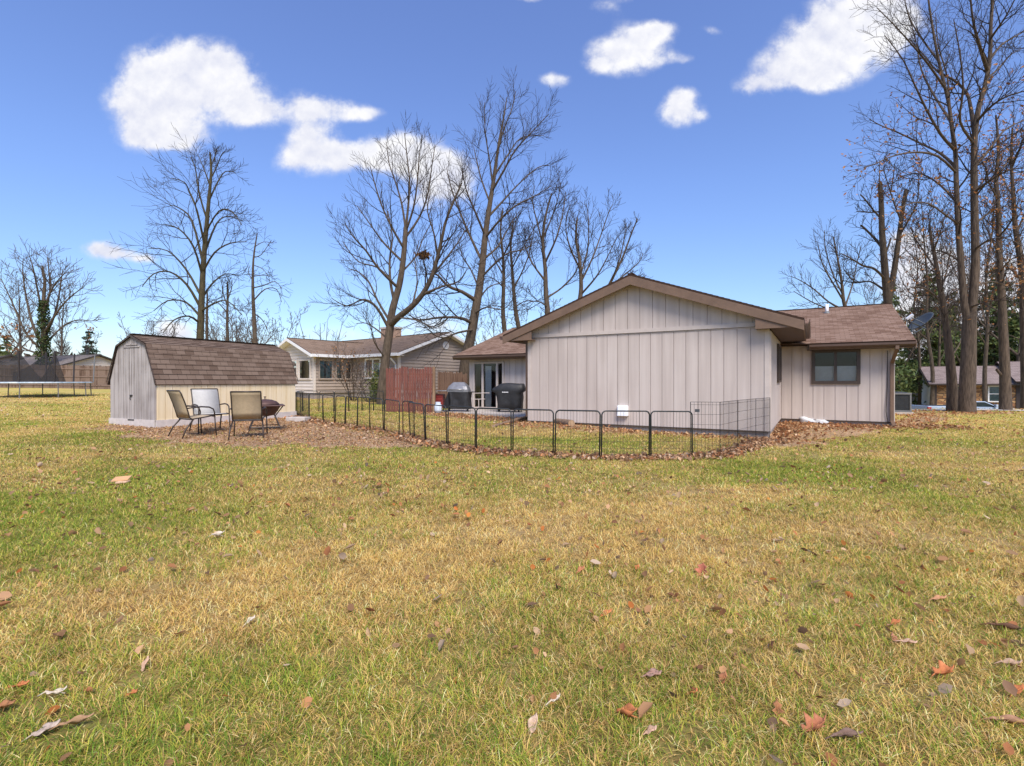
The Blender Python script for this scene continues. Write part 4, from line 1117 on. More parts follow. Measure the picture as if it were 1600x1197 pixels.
# windows
def nwin(O, U, N, s0, s1, z0, z1, fm, nm, **k): return window(nh, O, U, N, s0, s1, z0, z1, fm, nm, .07, .05, .14, fglass='glass', **k)
nwin(-NA * .03, NB, -NA, -1.95, -1.25, 1.56, 2.62, M['white'], 0, curtain=(0, .9), room=True) if False else None
def fwin(O, U, N, s0, s1, z0, z1, fm, nm, cur=((0, .5),)):
    O = Vector(O) + Vector(N) * .03
    P = lambda s, z, n: O + U * s + N * n + HZ * z
    f = MB(); w_ = .085
    f.box(P((s0 + s1) / 2, z1 - w_ / 2, .03), (s1 - s0, .07, w_), U, N, HZ); f.box(P((s0 + s1) / 2, z0 + w_ / 2, .03), (s1 - s0, .07, w_), U, N, HZ)
    for k in range(nm + 2):
        s = s0 + w_ / 2 + (s1 - s0 - w_) * k / (nm + 1); f.box(P(s, (z0 + z1) / 2, .032), (w_ if k in (0, nm + 1) else .06, .06, z1 - z0 - 2 * w_), U, N, HZ)
    fr = f.build('window', fm, nh)
    g = MB(); g.box(P((s0 + s1) / 2, (z0 + z1) / 2, .022), (s1 - s0 - .1, .006, z1 - z0 - .1), U, N, HZ); g.build('pane', M['glass'], fr)
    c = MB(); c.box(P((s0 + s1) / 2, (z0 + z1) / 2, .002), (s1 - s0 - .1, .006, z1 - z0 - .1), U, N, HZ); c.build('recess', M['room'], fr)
    for c0, c1 in cur:
        c = MB(); n = max(2, int((c1 - c0) * (s1 - s0) / .09))
        for k in range(n):
            s = s0 + (s1 - s0) * (c0 + (c1 - c0) * (k + .5) / n); c.box(P(s, (z0 + z1) / 2, .010 + .003 * (k % 2)), ((s1 - s0) * (c1 - c0) / n, .006, z1 - z0 - .2), U, N, HZ)
        c.build('curtain', M['curtain'], fr)
Z0 = Vector((0, 0, 0))
fwin(Z0, NB, -NA, -1.62, -.28, 1.50, 2.68, M['lap_light'], 0, ((.25, .95),))
fwin(Z0, NB, -NA, -3.1, -1.74, 1.50, 2.68, M['lap_light'], 0, ((.1, .8),))
fwin(Z0, NA, NB, .22, 1.16, 1.50, 2.66, M['lap_tan'], 0, ((.05, .4), (.5, .95)))
fwin(Z0, NA, NB, 1.30, 1.80, 1.50, 2.66, M['lap_tan'], 0, ((.3, .7),))
fwin(Z0, NA, NB, 1.92, 2.4, 1.50, 2.66, M['lap_tan'], 0, ())
fwin(n0(J), NB, -NA, 1.35, 2.85, 1.55, 2.74, M['white'], 1, ((.55, .93),))
m = MB(); g0 = n0(C2) + NA * GL / 2 + NB * .03 + HZ * (EZ + .62)
vs = [(g0 + NA * .24 * math.cos(i * .3927) + HZ * .24 * math.sin(i * .3927)) for i in range(16)]; m.prism(vs, NB * .04)
vn = m.build('gable_vent', M['white'], nh)
m = MB()
for k in range(5): m.box(g0 + NB * .05 + HZ * (-.14 + .07 * k), (.30, .012, .02), NA, NB, HZ)
m.build('louvre', M['lap_tan'], vn)
m = MB(); dz0 = n0(C2) - NA * .06 - NB * .22
m.beam(dz0 - NA * .36 + HZ * 2.68, dz0 + HZ * 2.35, .07, .07); m.beam(dz0 + HZ * 2.37, dz0 + HZ * .5, .07, .07, NA); m.build('downspout', M['white'], nh)
for p_ in nh.children: pass

# ------------------------------------------------------------------ far left: fence, houses, trampoline
def far_house(name, label, O, A, half, length, zg, ez, pitch, mw, mr):
    """simple house: ridge along A; gables at both ends"""
    A = Vector(A).normalized(); B = Vector((A.y, -A.x, 0)); h = thing(name, label, 'house', O)
    zr = ez + half * pitch
    m = MB(); 
    for sg in (1, -1): lap(m, B * sg * half * 1.0 + (Z0 if sg > 0 else A * length), A * length * sg, zg, ez, B * sg, step=.18)
    m.build('wall', mw, h)
    for o, d in ((Z0, -A), (A * length, A)):
        m = MB(); lap(m, o - B * half, B * 2 * half, zg, ez, d, step=.18); lap(m, o - B * half, B * 2 * half, ez, zr, d, lambda t: (t * .5, 1 - t * .5), step=.18); m.build('gable_wall', mw, h)
    gable_roof(h, Z0, A, B, -.4, length + .4, half + .45, zr + .14, pitch, mr, .2, .12)
    return h, B, zr
FO = W(152, 600, 47.5); FO.z = 0
fh, FB, fzr = far_house('far_house', 'grey roofed far house behind the long brown fence on the left', FO, (-.93, .36, 0), 3.6, 15, .4, 2.55, .36, M['lap_light'], M['roof_far'])
m = MB(); q = Vector((-.93, .36, 0)) * 3 ; m.lathe(q + FB * .8 + HZ * (fzr - .3), [(.09, 0), (.09, .85), (.14, .86), (.14, 1.0)], 8); m.build('flue', M['ac_dark'], fh)
FO2 = W(16, 600, 50); FO2.z = 0
far_house('far_house', 'dark roofed far house behind the trampoline at the far left', FO2, (-.8, .6, 0), 4, 14, .4, 2.5, .36, M['lap_tan'], M['roof_far'])
A = W(-75, 608, 42.5); B = W(182, 608, 41); A.z = h1(A.x, A.y); B.z = h1(B.x, B.y)
picket_fence('plank_fence', 'long weathered brown plank fence behind the trampoline', A, B, 1.95, M['brown_fence_far'], .14, [.1, .3, .5, .7, .9], M['brown_fence_far'], .02, .012, .03, -1, seed=8)
TC = W(64, 600, 29.6); TC.z = h1(TC.x, TC.y)
tr = thing('trampoline', 'large round trampoline with blue edge pad and sagging black net', 'trampoline', TC)
RT = 2.28; TZ = .84
m = MB(); m.lathe((0, 0, TZ - .02), [(RT - .28, 0), (RT - .28, .012), (.02, .008), (.02, -.004)], 40); m.build('jumping_mat', M['tramp_mat'], tr)
m = MB(); m.lathe((0, 0, TZ), [(RT - .30, -.005), (RT - .30, .03), (RT, .035), (RT + .06, .02), (RT + .065, -.045), (RT + .05, -.05)], 48); m.build('edge_pad', M['tramp_pad'], tr, True)
for k in range(9):
    a = k * 6.2832 / 9 + .2; x, y = RT * math.cos(a), RT * math.sin(a)
    m = MB(); zg = h1(TC.x + x, TC.y + y) - TC.z
    m.tube([(x, y, TZ - .03), (x * 1.02, y * 1.02, zg + .03), (x * 1.02, y * 1.02, zg)], .028, 6); m.build('leg', M['tramp_leg'], tr)
def rim(px, back=0):   # point of the rim that this photo column meets
    kx = (px - 800) / FP
    a_ = 1 + kx * kx; b_ = 2 * ((0 - TC.x) * kx - TC.y) ; c_ = TC.x ** 2 + TC.y ** 2 - RT ** 2
    D = max(0, b_ * b_ - 4 * a_ * c_) ** .5
    Y = (-b_ + (D if back else -D)) / (2 * a_)
    return Vector((kx * Y - TC.x, Y - TC.y, TZ))
net = None
poles = [(30, 0, 1.75, 1), (72, 1, 1.9, 1), (85, 0, 1.8, 1), (115, 1, 1.85, 0), (146, 0, 1.75, 0), (-8, 0, 1.6, 1)]
tops = []
for px, bk, hh_, nt_ in poles:
    p = rim(px, bk); lean_ = Vector((p.x, p.y, 0)) * .03
    m = MB(); m.tube([p, p + lean_ * .5 + HZ * hh_ * .55, p + lean_ + HZ * hh_], .042 if nt_ or px < 130 else .03, 8); m.build('pole', M['pole_foam'] if px != 146 else M['ac'], tr); tops.append(p + lean_ + HZ * hh_)
def drape(a, b2, a0, b0, sag):
    n = 10; net = MB()
    for i in range(n):
        q = []
        for t, lo in ((i / n, 1), ((i + 1) / n, 1), ((i + 1) / n, 0), (i / n, 0)):
            tp = a.lerp(b2, t) - HZ * (sag * 4 * t * (1 - t)); bt = a0.lerp(b0, t)
            q.append(bt if lo else tp)
        net.quad(*q)
    net.build('net', M['net'], tr)
drape(tops[5], tops[0], rim(-8), rim(30), .55); drape(tops[0], rim(64) + HZ * .25, rim(30), rim(64), .05)
drape(rim(60) + HZ * .15, tops[2], rim(60), rim(85), .3); drape(tops[2], rim(103) + HZ * .05, rim(85), rim(103), .0)
drape(tops[1], rim(20, 1) + HZ * .6, rim(72, 1), rim(20, 1), .2); drape(tops[1], rim(92, 1) + HZ * .2, rim(72, 1), rim(92, 1), .1)

# ------------------------------------------------------------------ right: stone house, fence, pickup
BO = Vector((33.9, 40.0, 0)); BU = HU; BV = HV
bh = thing('stone_house', 'low brown stone house with white gable and grey roof behind the trees', 'house', BO)
gz0 = -1.5; bez = 1.28; hb_ = 3.6; bzr = bez + hb_ * .36
m = MB(); m.prism([Z0, BU * 14, BU * 14 + BV * .2, BV * .2], HZ * (bez - gz0)); o = m.build('front_wall', M['stonewall'], bh); o.location.z = gz0
m = MB(); lap(m, BV * 7.2, -BV * 7.2, gz0, bez, -BU, step=.16); lap(m, BV * 7.2, -BV * 7.2, bez, bzr, -BU, lambda t: (t * .5, 1 - t * .5), step=.16); m.build('gable_wall', M['lap_white'], bh)
gable_roof(bh, BV * hb_, BU, BV, -.45, 4.9, hb_ + .5, bzr + .12, .36, M['roof_brick'], .16, .08)
gable_roof(bh, BV * (hb_ + .1), BU, BV, 4.5, 16, hb_ + .9, bzr + .45, .36, M['roof_brick'], .16, .08)
for sg in (-1, 1):
    m = MB(); a = BV * hb_ - BU * .47 + HZ * (bzr + .08); e = a + BV * sg * (hb_ + .5) - HZ * (hb_ + .5) * .36; m.prism([a, e, e - HZ * .17, a - HZ * .17], -BU * .03); m.build('fascia', M['dark_frame'], bh)
m = MB(); m.prism([-BU * .45 - BV * .5 + HZ * (bez - .17), BU * 14 - BV * .5 + HZ * (bez - .17), BU * 14 - BV * .5 + HZ * bez * .94, -BU * .45 - BV * .5 + HZ * bez * .94], -BV * .06); m.build('gutter', M['dark_frame'], bh)
m = MB(); m.prism([-BU * .4 - BV * .48, BU * 14 - BV * .48, BU * 14, -BU * .4], HZ * .02); o = m.build('soffit', M['dark_frame'], bh); o.location.z = bez - .18
m = MB(); m.box(BU * .02 - BV * .04 + HZ * (gz0 + bez) / 2, (.16, .1, bez - gz0), BU, BV, HZ); m.build('corner_board', M['dark_frame'], bh)
nb_ = nh; nh = bh
def bs(px):
    k = (px - 800) / FP; return (k * BO.y - BO.x) / (BU.x - k * BU.y)
for (a_, b__, sh) in ((1489.5, 1503.5, (1480, 1489)), (1543, 1563, (1535.5, 1542.5))):
    s0, s1 = bs(a_), bs(b__)
    fwin(Z0 - BV * .02, BU, -BV, s0, s1, -.18, 1.08, M['white'], 0, ((.08, .92),))
    m = MB(); m.box(BU * (s0 + s1) / 2 - BV * .085 + HZ * .45, (s1 - s0 - .1, .03, .05), BU, BV, HZ); m.build('mullion', M['white'], bh)
    for q in (sh, (b__ + .6, b__ + 7)):
        m = MB(); m.box(BU * (bs(q[0]) + bs(q[1])) / 2 - BV * .03 + HZ * .45, (bs(q[1]) - bs(q[0]), .05, 1.34), BU, BV, HZ)
        for k in range(14): m.box(BU * (bs(q[0]) + bs(q[1])) / 2 - BV * .06 + HZ * (-.14 + .088 * k), ((bs(q[1]) - bs(q[0])) * .7, .02, .03), BU, BV, HZ)
        m.build('shutter', M['shutter'], bh)
dm = (bs(1592) + bs(1597)) / 2
m = MB(); m.box(BU * dm - BV * .03 + HZ * (gz0 + 2.1) / 2 , (.5, .06, 2.6), BU, BV, HZ); m.build('door', M['shutter'], bh)
nh = nb_
A = W(1398, 620, 47); B = W(1442, 620, 46); A.z = h1(A.x, A.y); B.z = h1(B.x, B.y)
picket_fence('plank_fence', 'pale grey plank fence far behind the air conditioner', A, B, 1.75, M['grey_fence'], .14, [.3, .8], M['grey_fence'], .02, .01, .02, -1, seed=9)
FO3 = W(1447, 600, 62); FO3.z = -1.2
far_house('far_house', 'grey roofed far house behind the grey fence, between pines', FO3, (-.86, .5, 0), 3.6, 16, 0, 2.4, .36, M['lap_tan'], M['roof_far'])
# pickup
TP = W(1509, 640, 32.0); TP.z = -1.27
tk = thing('pickup_truck', 'silver blue pickup truck parked behind the big trees on the right', 'pickup truck', TP, R(-8))
TS = TP.z
ln = 5.5; hw = .9
top = 1.72; 
m = MB(); side = [(-2.75, .48), (-2.75, 1.12), (-.55, 1.12), (-.55, 1.05), (1.35, 1.05), (2.55, .95), (2.72, .78), (2.72, .48)]
m.prism([(x, -hw, z) for x, z in side], (0, 2 * hw, 0)); m.build('body', M['truck'], tk, bevel=.05)
m = MB(); cab = [(-.58, 1.05), (-.48, 1.36), (-.25, 1.42), (.55, 1.42), (1.32, 1.07)]
m.prism([(x, -hw + .08, z) for x, z in cab], (0, 2 * hw - .16, 0)); m.build('cab', M['truck'], tk, bevel=.05)
for sy in (-1, 1):
    m = MB(); wn = [(-.46, 1.10), (-.40, 1.32), (-.22, 1.38), (.5, 1.38), (1.12, 1.10)]; m.prism([(x, sy * (hw - .085), z) for x, z in wn], (0, sy * .012, 0)); m.build('side_window', M['pane_dark'], tk)
m = MB(); m.quad((.62, -.76, 1.40), (1.28, -.78, 1.10), (1.28, .78, 1.10), (.62, .76, 1.40)); o = m.build('windscreen', M['pane_dark'], tk); o.location = (.03, 0, .02)
m = MB(); m.box((-1.65, 0, 1.1), (2.05, 1.5, .05)); m.build('bed', M['tyre'], tk)
for x in (-2.66, ):
    for sy in (-1, 1): m = MB(); m.box((x, sy * (hw - .02), .88), (.22, .09, .34)); m.build('tail_light', M['taillight'], tk, bevel=.02)
for x in (-1.75, 1.75):
    for sy in (-1, 1):
        m = MB(); m.lathe((0, 0, -.12), [(.2, 0), (.36, .02), (.37, .06), (.37, .2), (.36, .24), (.2, .24)], 20); w_ = m.build('wheel', M['tyre'], tk); w_.location = (x, sy * (hw - .08), .37); w_.rotation_euler = (R(90), 0, 0)
        m = MB(); m.lathe((0, 0, -.13), [(.02, 0), (.2, 0), (.2, .26), (.02, .26)], 14); m.build('rim', M['steel'], w_)
for sy in (-1, 1): m = MB(); m.box((1.02, sy * (hw + .07), 1.16), (.12, .2, .16)); m.build('mirror', M['truck'], tk, bevel=.02)
p = W(1499.5, 640, 27.0); gzp = h1(p.x, p.y)
wc = thing('lawn_chair', 'white plastic lawn chair standing beside the truck between two trunks', 'chair', (p.x, p.y, gzp), R(-60))
m = MB(); m.box((0, 0, .42), (.5, .48, .04)); m.build('seat', M['white_plastic'], wc, bevel=.01)
m = MB(); m.prism([(-.25, .22, .42), (.25, .22, .42), (.22, .34, 1.02), (-.22, .34, 1.02)], (0, .035, 0)); m.build('backrest', M['white_plastic'], wc, bevel=.01)
for sx in (-1, 1):
    for sy in (-1, 1): m = MB(); m.tube([(sx * .2, sy * .18, .42), (sx * .26, sy * .25, 0)], [.025, .02], 8); m.build('leg', M['white_plastic'], wc)
    m = MB(); m.tube([(sx * .26, .24, .64), (sx * .28, 0, .66), (sx * .27, -.22, .63), (sx * .25, -.24, .42)], .022, 6); m.build('armrest', M['white_plastic'], wc)

# ------------------------------------------------------------------ trees
def tubes_mesh(name, br, smooth=True):
    groups = {}
    for pts, rad, n in br: groups.setdefault((len(pts), n), []).append((pts, rad))
    VV = []; FF = []; base = 0
    for (k, n), lst in groups.items():
        P = np.array([p for p, r in lst], float); Rr = np.array([r for p, r in lst], float)
        T = np.empty_like(P); T[:, 1:-1] = P[:, 2:] - P[:, :-2]; T[:, 0] = P[:, 1] - P[:, 0]; T[:, -1] = P[:, -1] - P[:, -2]
        T /= np.linalg.norm(T, axis=2, keepdims=True) + 1e-9
        up = np.where((np.abs(T[:, :1, 2:3]) < .85), np.array([0, 0, 1.]), np.array([1., 0, 0])) * np.ones_like(T)
        X = np.cross(T, up); X /= np.linalg.norm(X, axis=2, keepdims=True) + 1e-9; Y = np.cross(X, T)
        a = np.arange(n) * 2 * math.pi / n
        ring = P[:, :, None, :] + (X[:, :, None, :] * np.cos(a)[None, None, :, None] + Y[:, :, None, :] * np.sin(a)[None, None, :, None]) * Rr[:, :, None, None]
        Bn = len(lst); VV.append(ring.reshape(-1, 3))
        idx = base + (np.arange(Bn)[:, None, None] * k + np.arange(k - 1)[None, :, None]) * n
        j = np.arange(n)[None, None, :]; j2 = (j + 1) % n
        FF.append(np.stack([idx + j, idx + j2, idx + n + j2, idx + n + j], -1).reshape(-1, 4))
        base += Bn * k * n
    return npmesh(name, np.concatenate(VV), [np.concatenate(FF)], smooth)

def rot_about(d, ax, an):
    c, s = math.cos(an), math.sin(an)
    return d * c + ax.cross(d) * s + ax * ax.dot(d) * (1 - c)

class Tree:
    def __init__(s, seed, **k):
        s.rr = random.Random(seed); s.big = []; s.small = []
        s.p = dict(trop=.10, wig=.16, angle=(32, 58), ratio=.62, kids=(9, 6, 4), minr=.0062, droop=0.0, levels=3, tipup=0)
        s.p.update(k); s.tips = []
    def path(s, p, d, Ln, n, trop, wig):
        pts = [p.copy()]; d = d.normalized(); rr = s.rr
        for i in range(n):
            d = d + Vector((rr.gauss(0, wig), rr.gauss(0, wig), rr.gauss(0, wig) + trop)); d.normalize()
            p = p + d * (Ln / n); pts.append(p)
        return pts
    def limb(s, pts, r0, r1, lvl=1, t0=.2, kids=None, big=True, spread=1.0, lenf=1.0, n=7, absl=None):
        """explicit limb through points, with side branches grown from it"""
        pts = s.smooth(pts); k = len(pts)
        rad = [r0 + (r1 - r0) * (i / (k - 1)) ** .85 for i in range(k)]
        (s.big if big else s.small).append((pts, rad, n))
        s.sprout(pts, rad, lvl, t0, kids, lenf, absl)
    def smooth(s, pts, m=3):
        P = [Vector(p) for p in pts]
        if len(P) < 3: return [P[0].lerp(P[-1], i / 4) for i in range(5)]
        out = []
        for i in range(len(P) - 1):
            a = P[max(i - 1, 0)]; b = P[i]; c = P[i + 1]; d = P[min(i + 2, len(P) - 1)]
            for j in range(m):
                t = j / m
                out.append(.5 * ((2 * b) + (c - a) * t + (2 * a - 5 * b + 4 * c - d) * t * t + (3 * b - a - 3 * c + d) * t ** 3))
        out.append(P[-1]); return out
    def sprout(s, pts, rad, lvl, t0=.2, kids=None, lenf=1.0, absl=None):
        pr = s.p; rr = s.rr
        if lvl > pr['levels']: return
        Ln = sum((pts[i + 1] - pts[i]).length for i in range(len(pts) - 1))
        nk = kids if kids is not None else pr['kids'][min(lvl - 1, len(pr['kids']) - 1)]
        k = len(pts); ph = rr.random() * 6.28
        for i in range(nk):
            t = t0 + (1 - t0) * ((i + rr.random() * .9) / nk); t = min(t, .985)
            f = t * (k - 1); a = int(f); p = pts[a].lerp(pts[a + 1], f - a); d = (pts[a + 1] - pts[a]).normalized()
            r = rad[a] + (rad[a + 1] - rad[a]) * (f - a)
            ax = d.cross(Vector((0, 0, 1)) if abs(d.z) < .95 else Vector((1, 0, 0))).normalized()
            ph += 2.4 + rr.uniform(-.6, .6)
            ax = rot_about(ax, d, ph)
            nd = rot_about(d, ax, R(rr.uniform(*pr['angle'])))
            ln = (absl if absl else Ln * pr['ratio']) * (1.08 - .62 * t) * rr.uniform(.65, 1.2) * lenf
            cr = min(r * rr.uniform(.38, .6), ln * .017 + .004)
            s.grow(p, nd, ln, max(cr, pr['minr']), lvl)
        if lvl >= 2 or True:
            pass
    def grow(s, p, d, ln, r, lvl):
        pr = s.p
        n = 6 if lvl == 1 else (5 if lvl == 2 else (4 if lvl == 3 else 3))
        tr = pr['trop'] - pr['droop'] * (1 if lvl <= 2 else .6)
        pts = s.path(p, d, ln, n, tr, pr['wig'])
        rad = [max(r * (1 - .78 * (i / n)), pr['minr'] * (.9 if i < n else .55)) for i in range(n + 1)]
        sides = 6 if r > .05 else (5 if r > .025 else (4 if r > .012 else 3))
        (s.big if (lvl == 1 and r > .03) else s.small).append((pts, rad, sides))
        if lvl < pr['levels']: s.sprout(pts, rad, lvl + 1, .18)
        else: s.tips.append(pts[-1]); s.tips.append(pts[n // 2])
    def build(s, name, label, cat, loc, bark, twig, group=None, parent=None):
        t = thing(name, label, cat, loc, 0, group); lo = Vector(loc)
        def rel(br): return [([tuple(p - lo) for p in pts], rad, n) for pts, rad, n in br]
        link('trunk', tubes_mesh('trunk', rel(s.big)), bark, t)
        if s.small: link('crown', tubes_mesh('crown', rel(s.small), False), twig, t)
        return t

def PX(Z, lst, jit=0):
    out = []
    for i, q in enumerate(lst):
        z = Z + (q[2] if len(q) > 2 else 0); out.append(W(q[0], q[1], z))
    return out
BG = 'bare trees behind the houses'
def ground_at(px, Z):
    p = W(px, 600, Z); return Vector((p.x, p.y, h1(p.x, p.y) - .05))

# tall tree behind the shed with drooping lower limbs
Z = 30; k = Z / FP
g0 = ground_at(312, Z)
T = Tree(21, trop=.06, wig=.13, kids=(0, 12, 8), levels=3, angle=(30, 55), minr=.0095)
tr_pts = [g0] + PX(Z, [(312, 560), (313, 520), (315, 470), (318, 410), (323, 350), (327, 305), (330, 268), (328, 238)])
T.limb(tr_pts, 7 * k, 1.2 * k, lvl=9, n=10)
def tree_limbs(T, spec, Z, kids=8, lvl=2, absl=None, rs=.86):
    for pts, r0, r1, *o in spec:
        T.limb(PX(Z, pts), r0 * Z / FP * rs, r1 * Z / FP * rs, lvl=lvl, t0=.22, kids=o[0] if o else kids, absl=absl, n=6)
tree_limbs(T, [
    ([(312, 505), (295, 494, -1), (272, 500, -2), (255, 520, -2.5)], 2.2, .6), ([(313, 495), (290, 472, 1), (262, 470, 1.5), (240, 486, 2)], 2.4, .6),
    ([(313, 480), (292, 445, -.5), (266, 425, -1), (240, 428, -1.5), (222, 448, -1.5)], 2.6, .6), ([(314, 462), (290, 420, 1), (262, 392, 1.5), (232, 388, 2)], 2.6, .6),
    ([(316, 430), (302, 385, -1), (280, 358, -1.5), (255, 350, -2)], 2.4, .6), ([(317, 410), (300, 345, .5), (280, 325, 1), (264, 320, 1.5)], 2.3, .6),
    ([(320, 385), (308, 330, -1), (296, 300, -1), (288, 285, -1.5), (268, 278, -1.5)], 2.2, .6), ([(324, 345), (312, 305), (305, 262, .5), (298, 245, .5)], 1.8, .6),
    ([(314, 470), (330, 445, 1.2), (352, 428, 2), (374, 432, 2.4)], 2.2, .6), ([(314, 486), (335, 474, -1), (355, 470, -2), (378, 492, -2.4)], 2.0, .6),
    ([(317, 425), (335, 395, -1), (360, 380, -1.5), (386, 378, -2)], 2.2, .6), ([(320, 395), (338, 350, 1), (356, 338, 1.5), (380, 346, 2)], 2.1, .6),
    ([(323, 360), (342, 330, -1), (362, 330, -1.5), (378, 352, -1.8)], 1.8, .6), ([(326, 315), (340, 285, .5), (352, 268, 1), (368, 270, 1.4)], 1.7, .6),
    ([(329, 280), (338, 262), (346, 242, -.5), (352, 236, -.6)], 1.3, .5), ([(328, 290), (318, 262), (308, 240, .4)], 1.4, .5), ([(329, 262), (336, 244), (338, 232)], 1, .5)], Z, 8)
T.build('bare_tree', 'tall bare tree with drooping lower limbs rising behind the shed', 'tree', g0, M['bark_moss'], M['twig'])
# narrow broken tree
Z = 31; k = Z / FP; g0 = ground_at(398, Z)
T = Tree(22, trop=-.02, wig=.15, kids=(0, 5, 3), levels=3, angle=(28, 60), minr=.010)
T.limb([g0] + PX(Z, [(399, 560), (397, 500), (395, 450), (396, 405), (402, 364)]), 5 * k, .7 * k, lvl=9, n=8)
tree_limbs(T, [([(396, 470), (414, 452), (432, 452, 1), (440, 472, 1)], 1.4, .4), ([(395, 450), (412, 446, -1), (430, 440, -1), (441, 452, -1)], 1.2, .4), ([(395, 432), (410, 430), (428, 432, 1)], 1, .4),
    ([(396, 402), (408, 398), (424, 376)], 1.0, .4), ([(399, 385), (412, 378, 1), (426, 380, 1)], .8, .4), ([(397, 490), (410, 500, 1), (420, 520, 1)], 1.2, .4), ([(398, 415), (410, 420, -1), (420, 432, -1)], .8, .4), ([(396, 440), (388, 425), (391, 415)], .8, .4, 2)], Z, 5)
T.build('bare_tree', 'slim broken topped bare tree with short limbs just right of the tall shed tree', 'tree', g0, M['bark'], M['twig'])
# two thin young trees behind the shed
for px, y0, y1, Z, sd, lab in ((324, 560, 452, 35, 31, 'thin straight young bare tree close beside the tall tree behind the shed'), (356, 560, 440, 34, 32, 'forked young bare tree between the tall and the broken shed trees')):
    k = Z / FP; g0 = ground_at(px, Z); T = Tree(sd, trop=.08, kids=(0, 5, 3), levels=3, minr=.011)
    T.limb([g0] + PX(Z, [(px, y0), (px - 1, (y0 + y1) / 2), (px, y1 + 15), (px - 1, y1)]), 3.4 * k, .8 * k, lvl=2, t0=.6, kids=12, absl=1.5, n=7)
    if sd == 32: tree_limbs(T, [([(356, 480), (348, 455), (350, 440)], 1.2, .4), ([(355, 470), (362, 450), (362, 438)], 1.2, .4), ([(356, 490), (342, 474), (332, 468)], 1.2, .4)], Z, 5)
    T.build('bare_tree', lab, 'tree', g0, M['bark'], M['twig'])

# generic bare tree by trunk column and top
def bare(seed, label, px, ybase, ytop, Z, rpx, spread=.5, lvls=3, kids=(13, 7, 4), fork=0, lean=0, trop=.12, bark='bark', twig='twig', t0=.3, group=None, minr=.012, angle=(25, 55), name='bare_tree'):
    k = Z / FP; g0 = ground_at(px, Z); rr = random.Random(seed)
    T = Tree(seed, trop=trop, kids=kids, levels=lvls, angle=angle, minr=minr, ratio=.5)
    Ht = CZ - (ytop - HY) * k - g0.z; top = g0 + Vector((lean * Ht, rr.uniform(-.05, .05) * Ht, Ht))
    if fork:
        fz = .28
        base = g0.lerp(top, fz); T.limb([g0, g0.lerp(base, .5) + Vector((rr.uniform(-.1, .1), 0, 0)), base], rpx * k, rpx * k * .85, lvl=9, n=9)
        for i in range(fork):
            a = i * 6.283 / fork + rr.random(); off = Vector((math.cos(a), math.sin(a), 0)) * Ht * spread * .45
            mid = base.lerp(top, .45) + off * .75; T.limb([base - Vector((0, 0, .1)), base.lerp(mid, .5) + off * .12, mid, top.lerp(base, rr.uniform(0, .2)) + off * 1.1], rpx * k * .62, rpx * k * .1, lvl=1, t0=.15, absl=Ht * spread * .55, n=7, kids=kids[0])
    else:
        P_ = [g0 + (top - g0) * t + Vector((rr.uniform(-1, 1) * .012 * Ht, rr.uniform(-1, 1) * .012 * Ht, 0)) * (0 < t < 1) for t in (0, .2, .4, .6, .8, 1)]
        T.limb(P_, rpx * k, rpx * k * .12, lvl=1, t0=t0, absl=Ht * spread * .75, kids=kids[0], n=9)
    return T.build(name, label, 'tree', g0, M[bark], M[twig], group), T
# bushes and small trees on the skyline
bare(41, 'small twiggy grey tree on the skyline above the left end of the shed roof', 236, 600, 497, 52, 2.5, .7, 3, (9, 6, 3), 4, twig='twig_grey', minr=.014)
bare(42, 'low twiggy grey tree behind the middle of the shed roof', 372, 600, 492, 50, 2.5, .8, 3, (9, 6, 4), 4, twig='twig_grey', minr=.014)
bare(43, 'spreading twiggy grey tree behind the right part of the shed roof', 412, 600, 486, 44, 2.2, .8, 3, (9, 6, 4), 4, twig='twig_grey', minr=.013)
bare(44, 'thin double stemmed tree between the shed and the lap siding house', 446, 600, 500, 48, 2.2, .35, 3, (7, 4, 3), 2, twig='twig_grey', minr=.013)
bare(45, 'small fan shaped bare tree above the lap siding house roof', 503, 600, 497, 50, 2.4, .6, 2, (5, 4), 4, minr=.014)
bare(46, 'low twiggy tree filling the gap left of the broken tree', 345, 600, 500, 55, 2.2, .8, 3, (9, 6, 3), 3, twig='twig_grey', minr=.015)

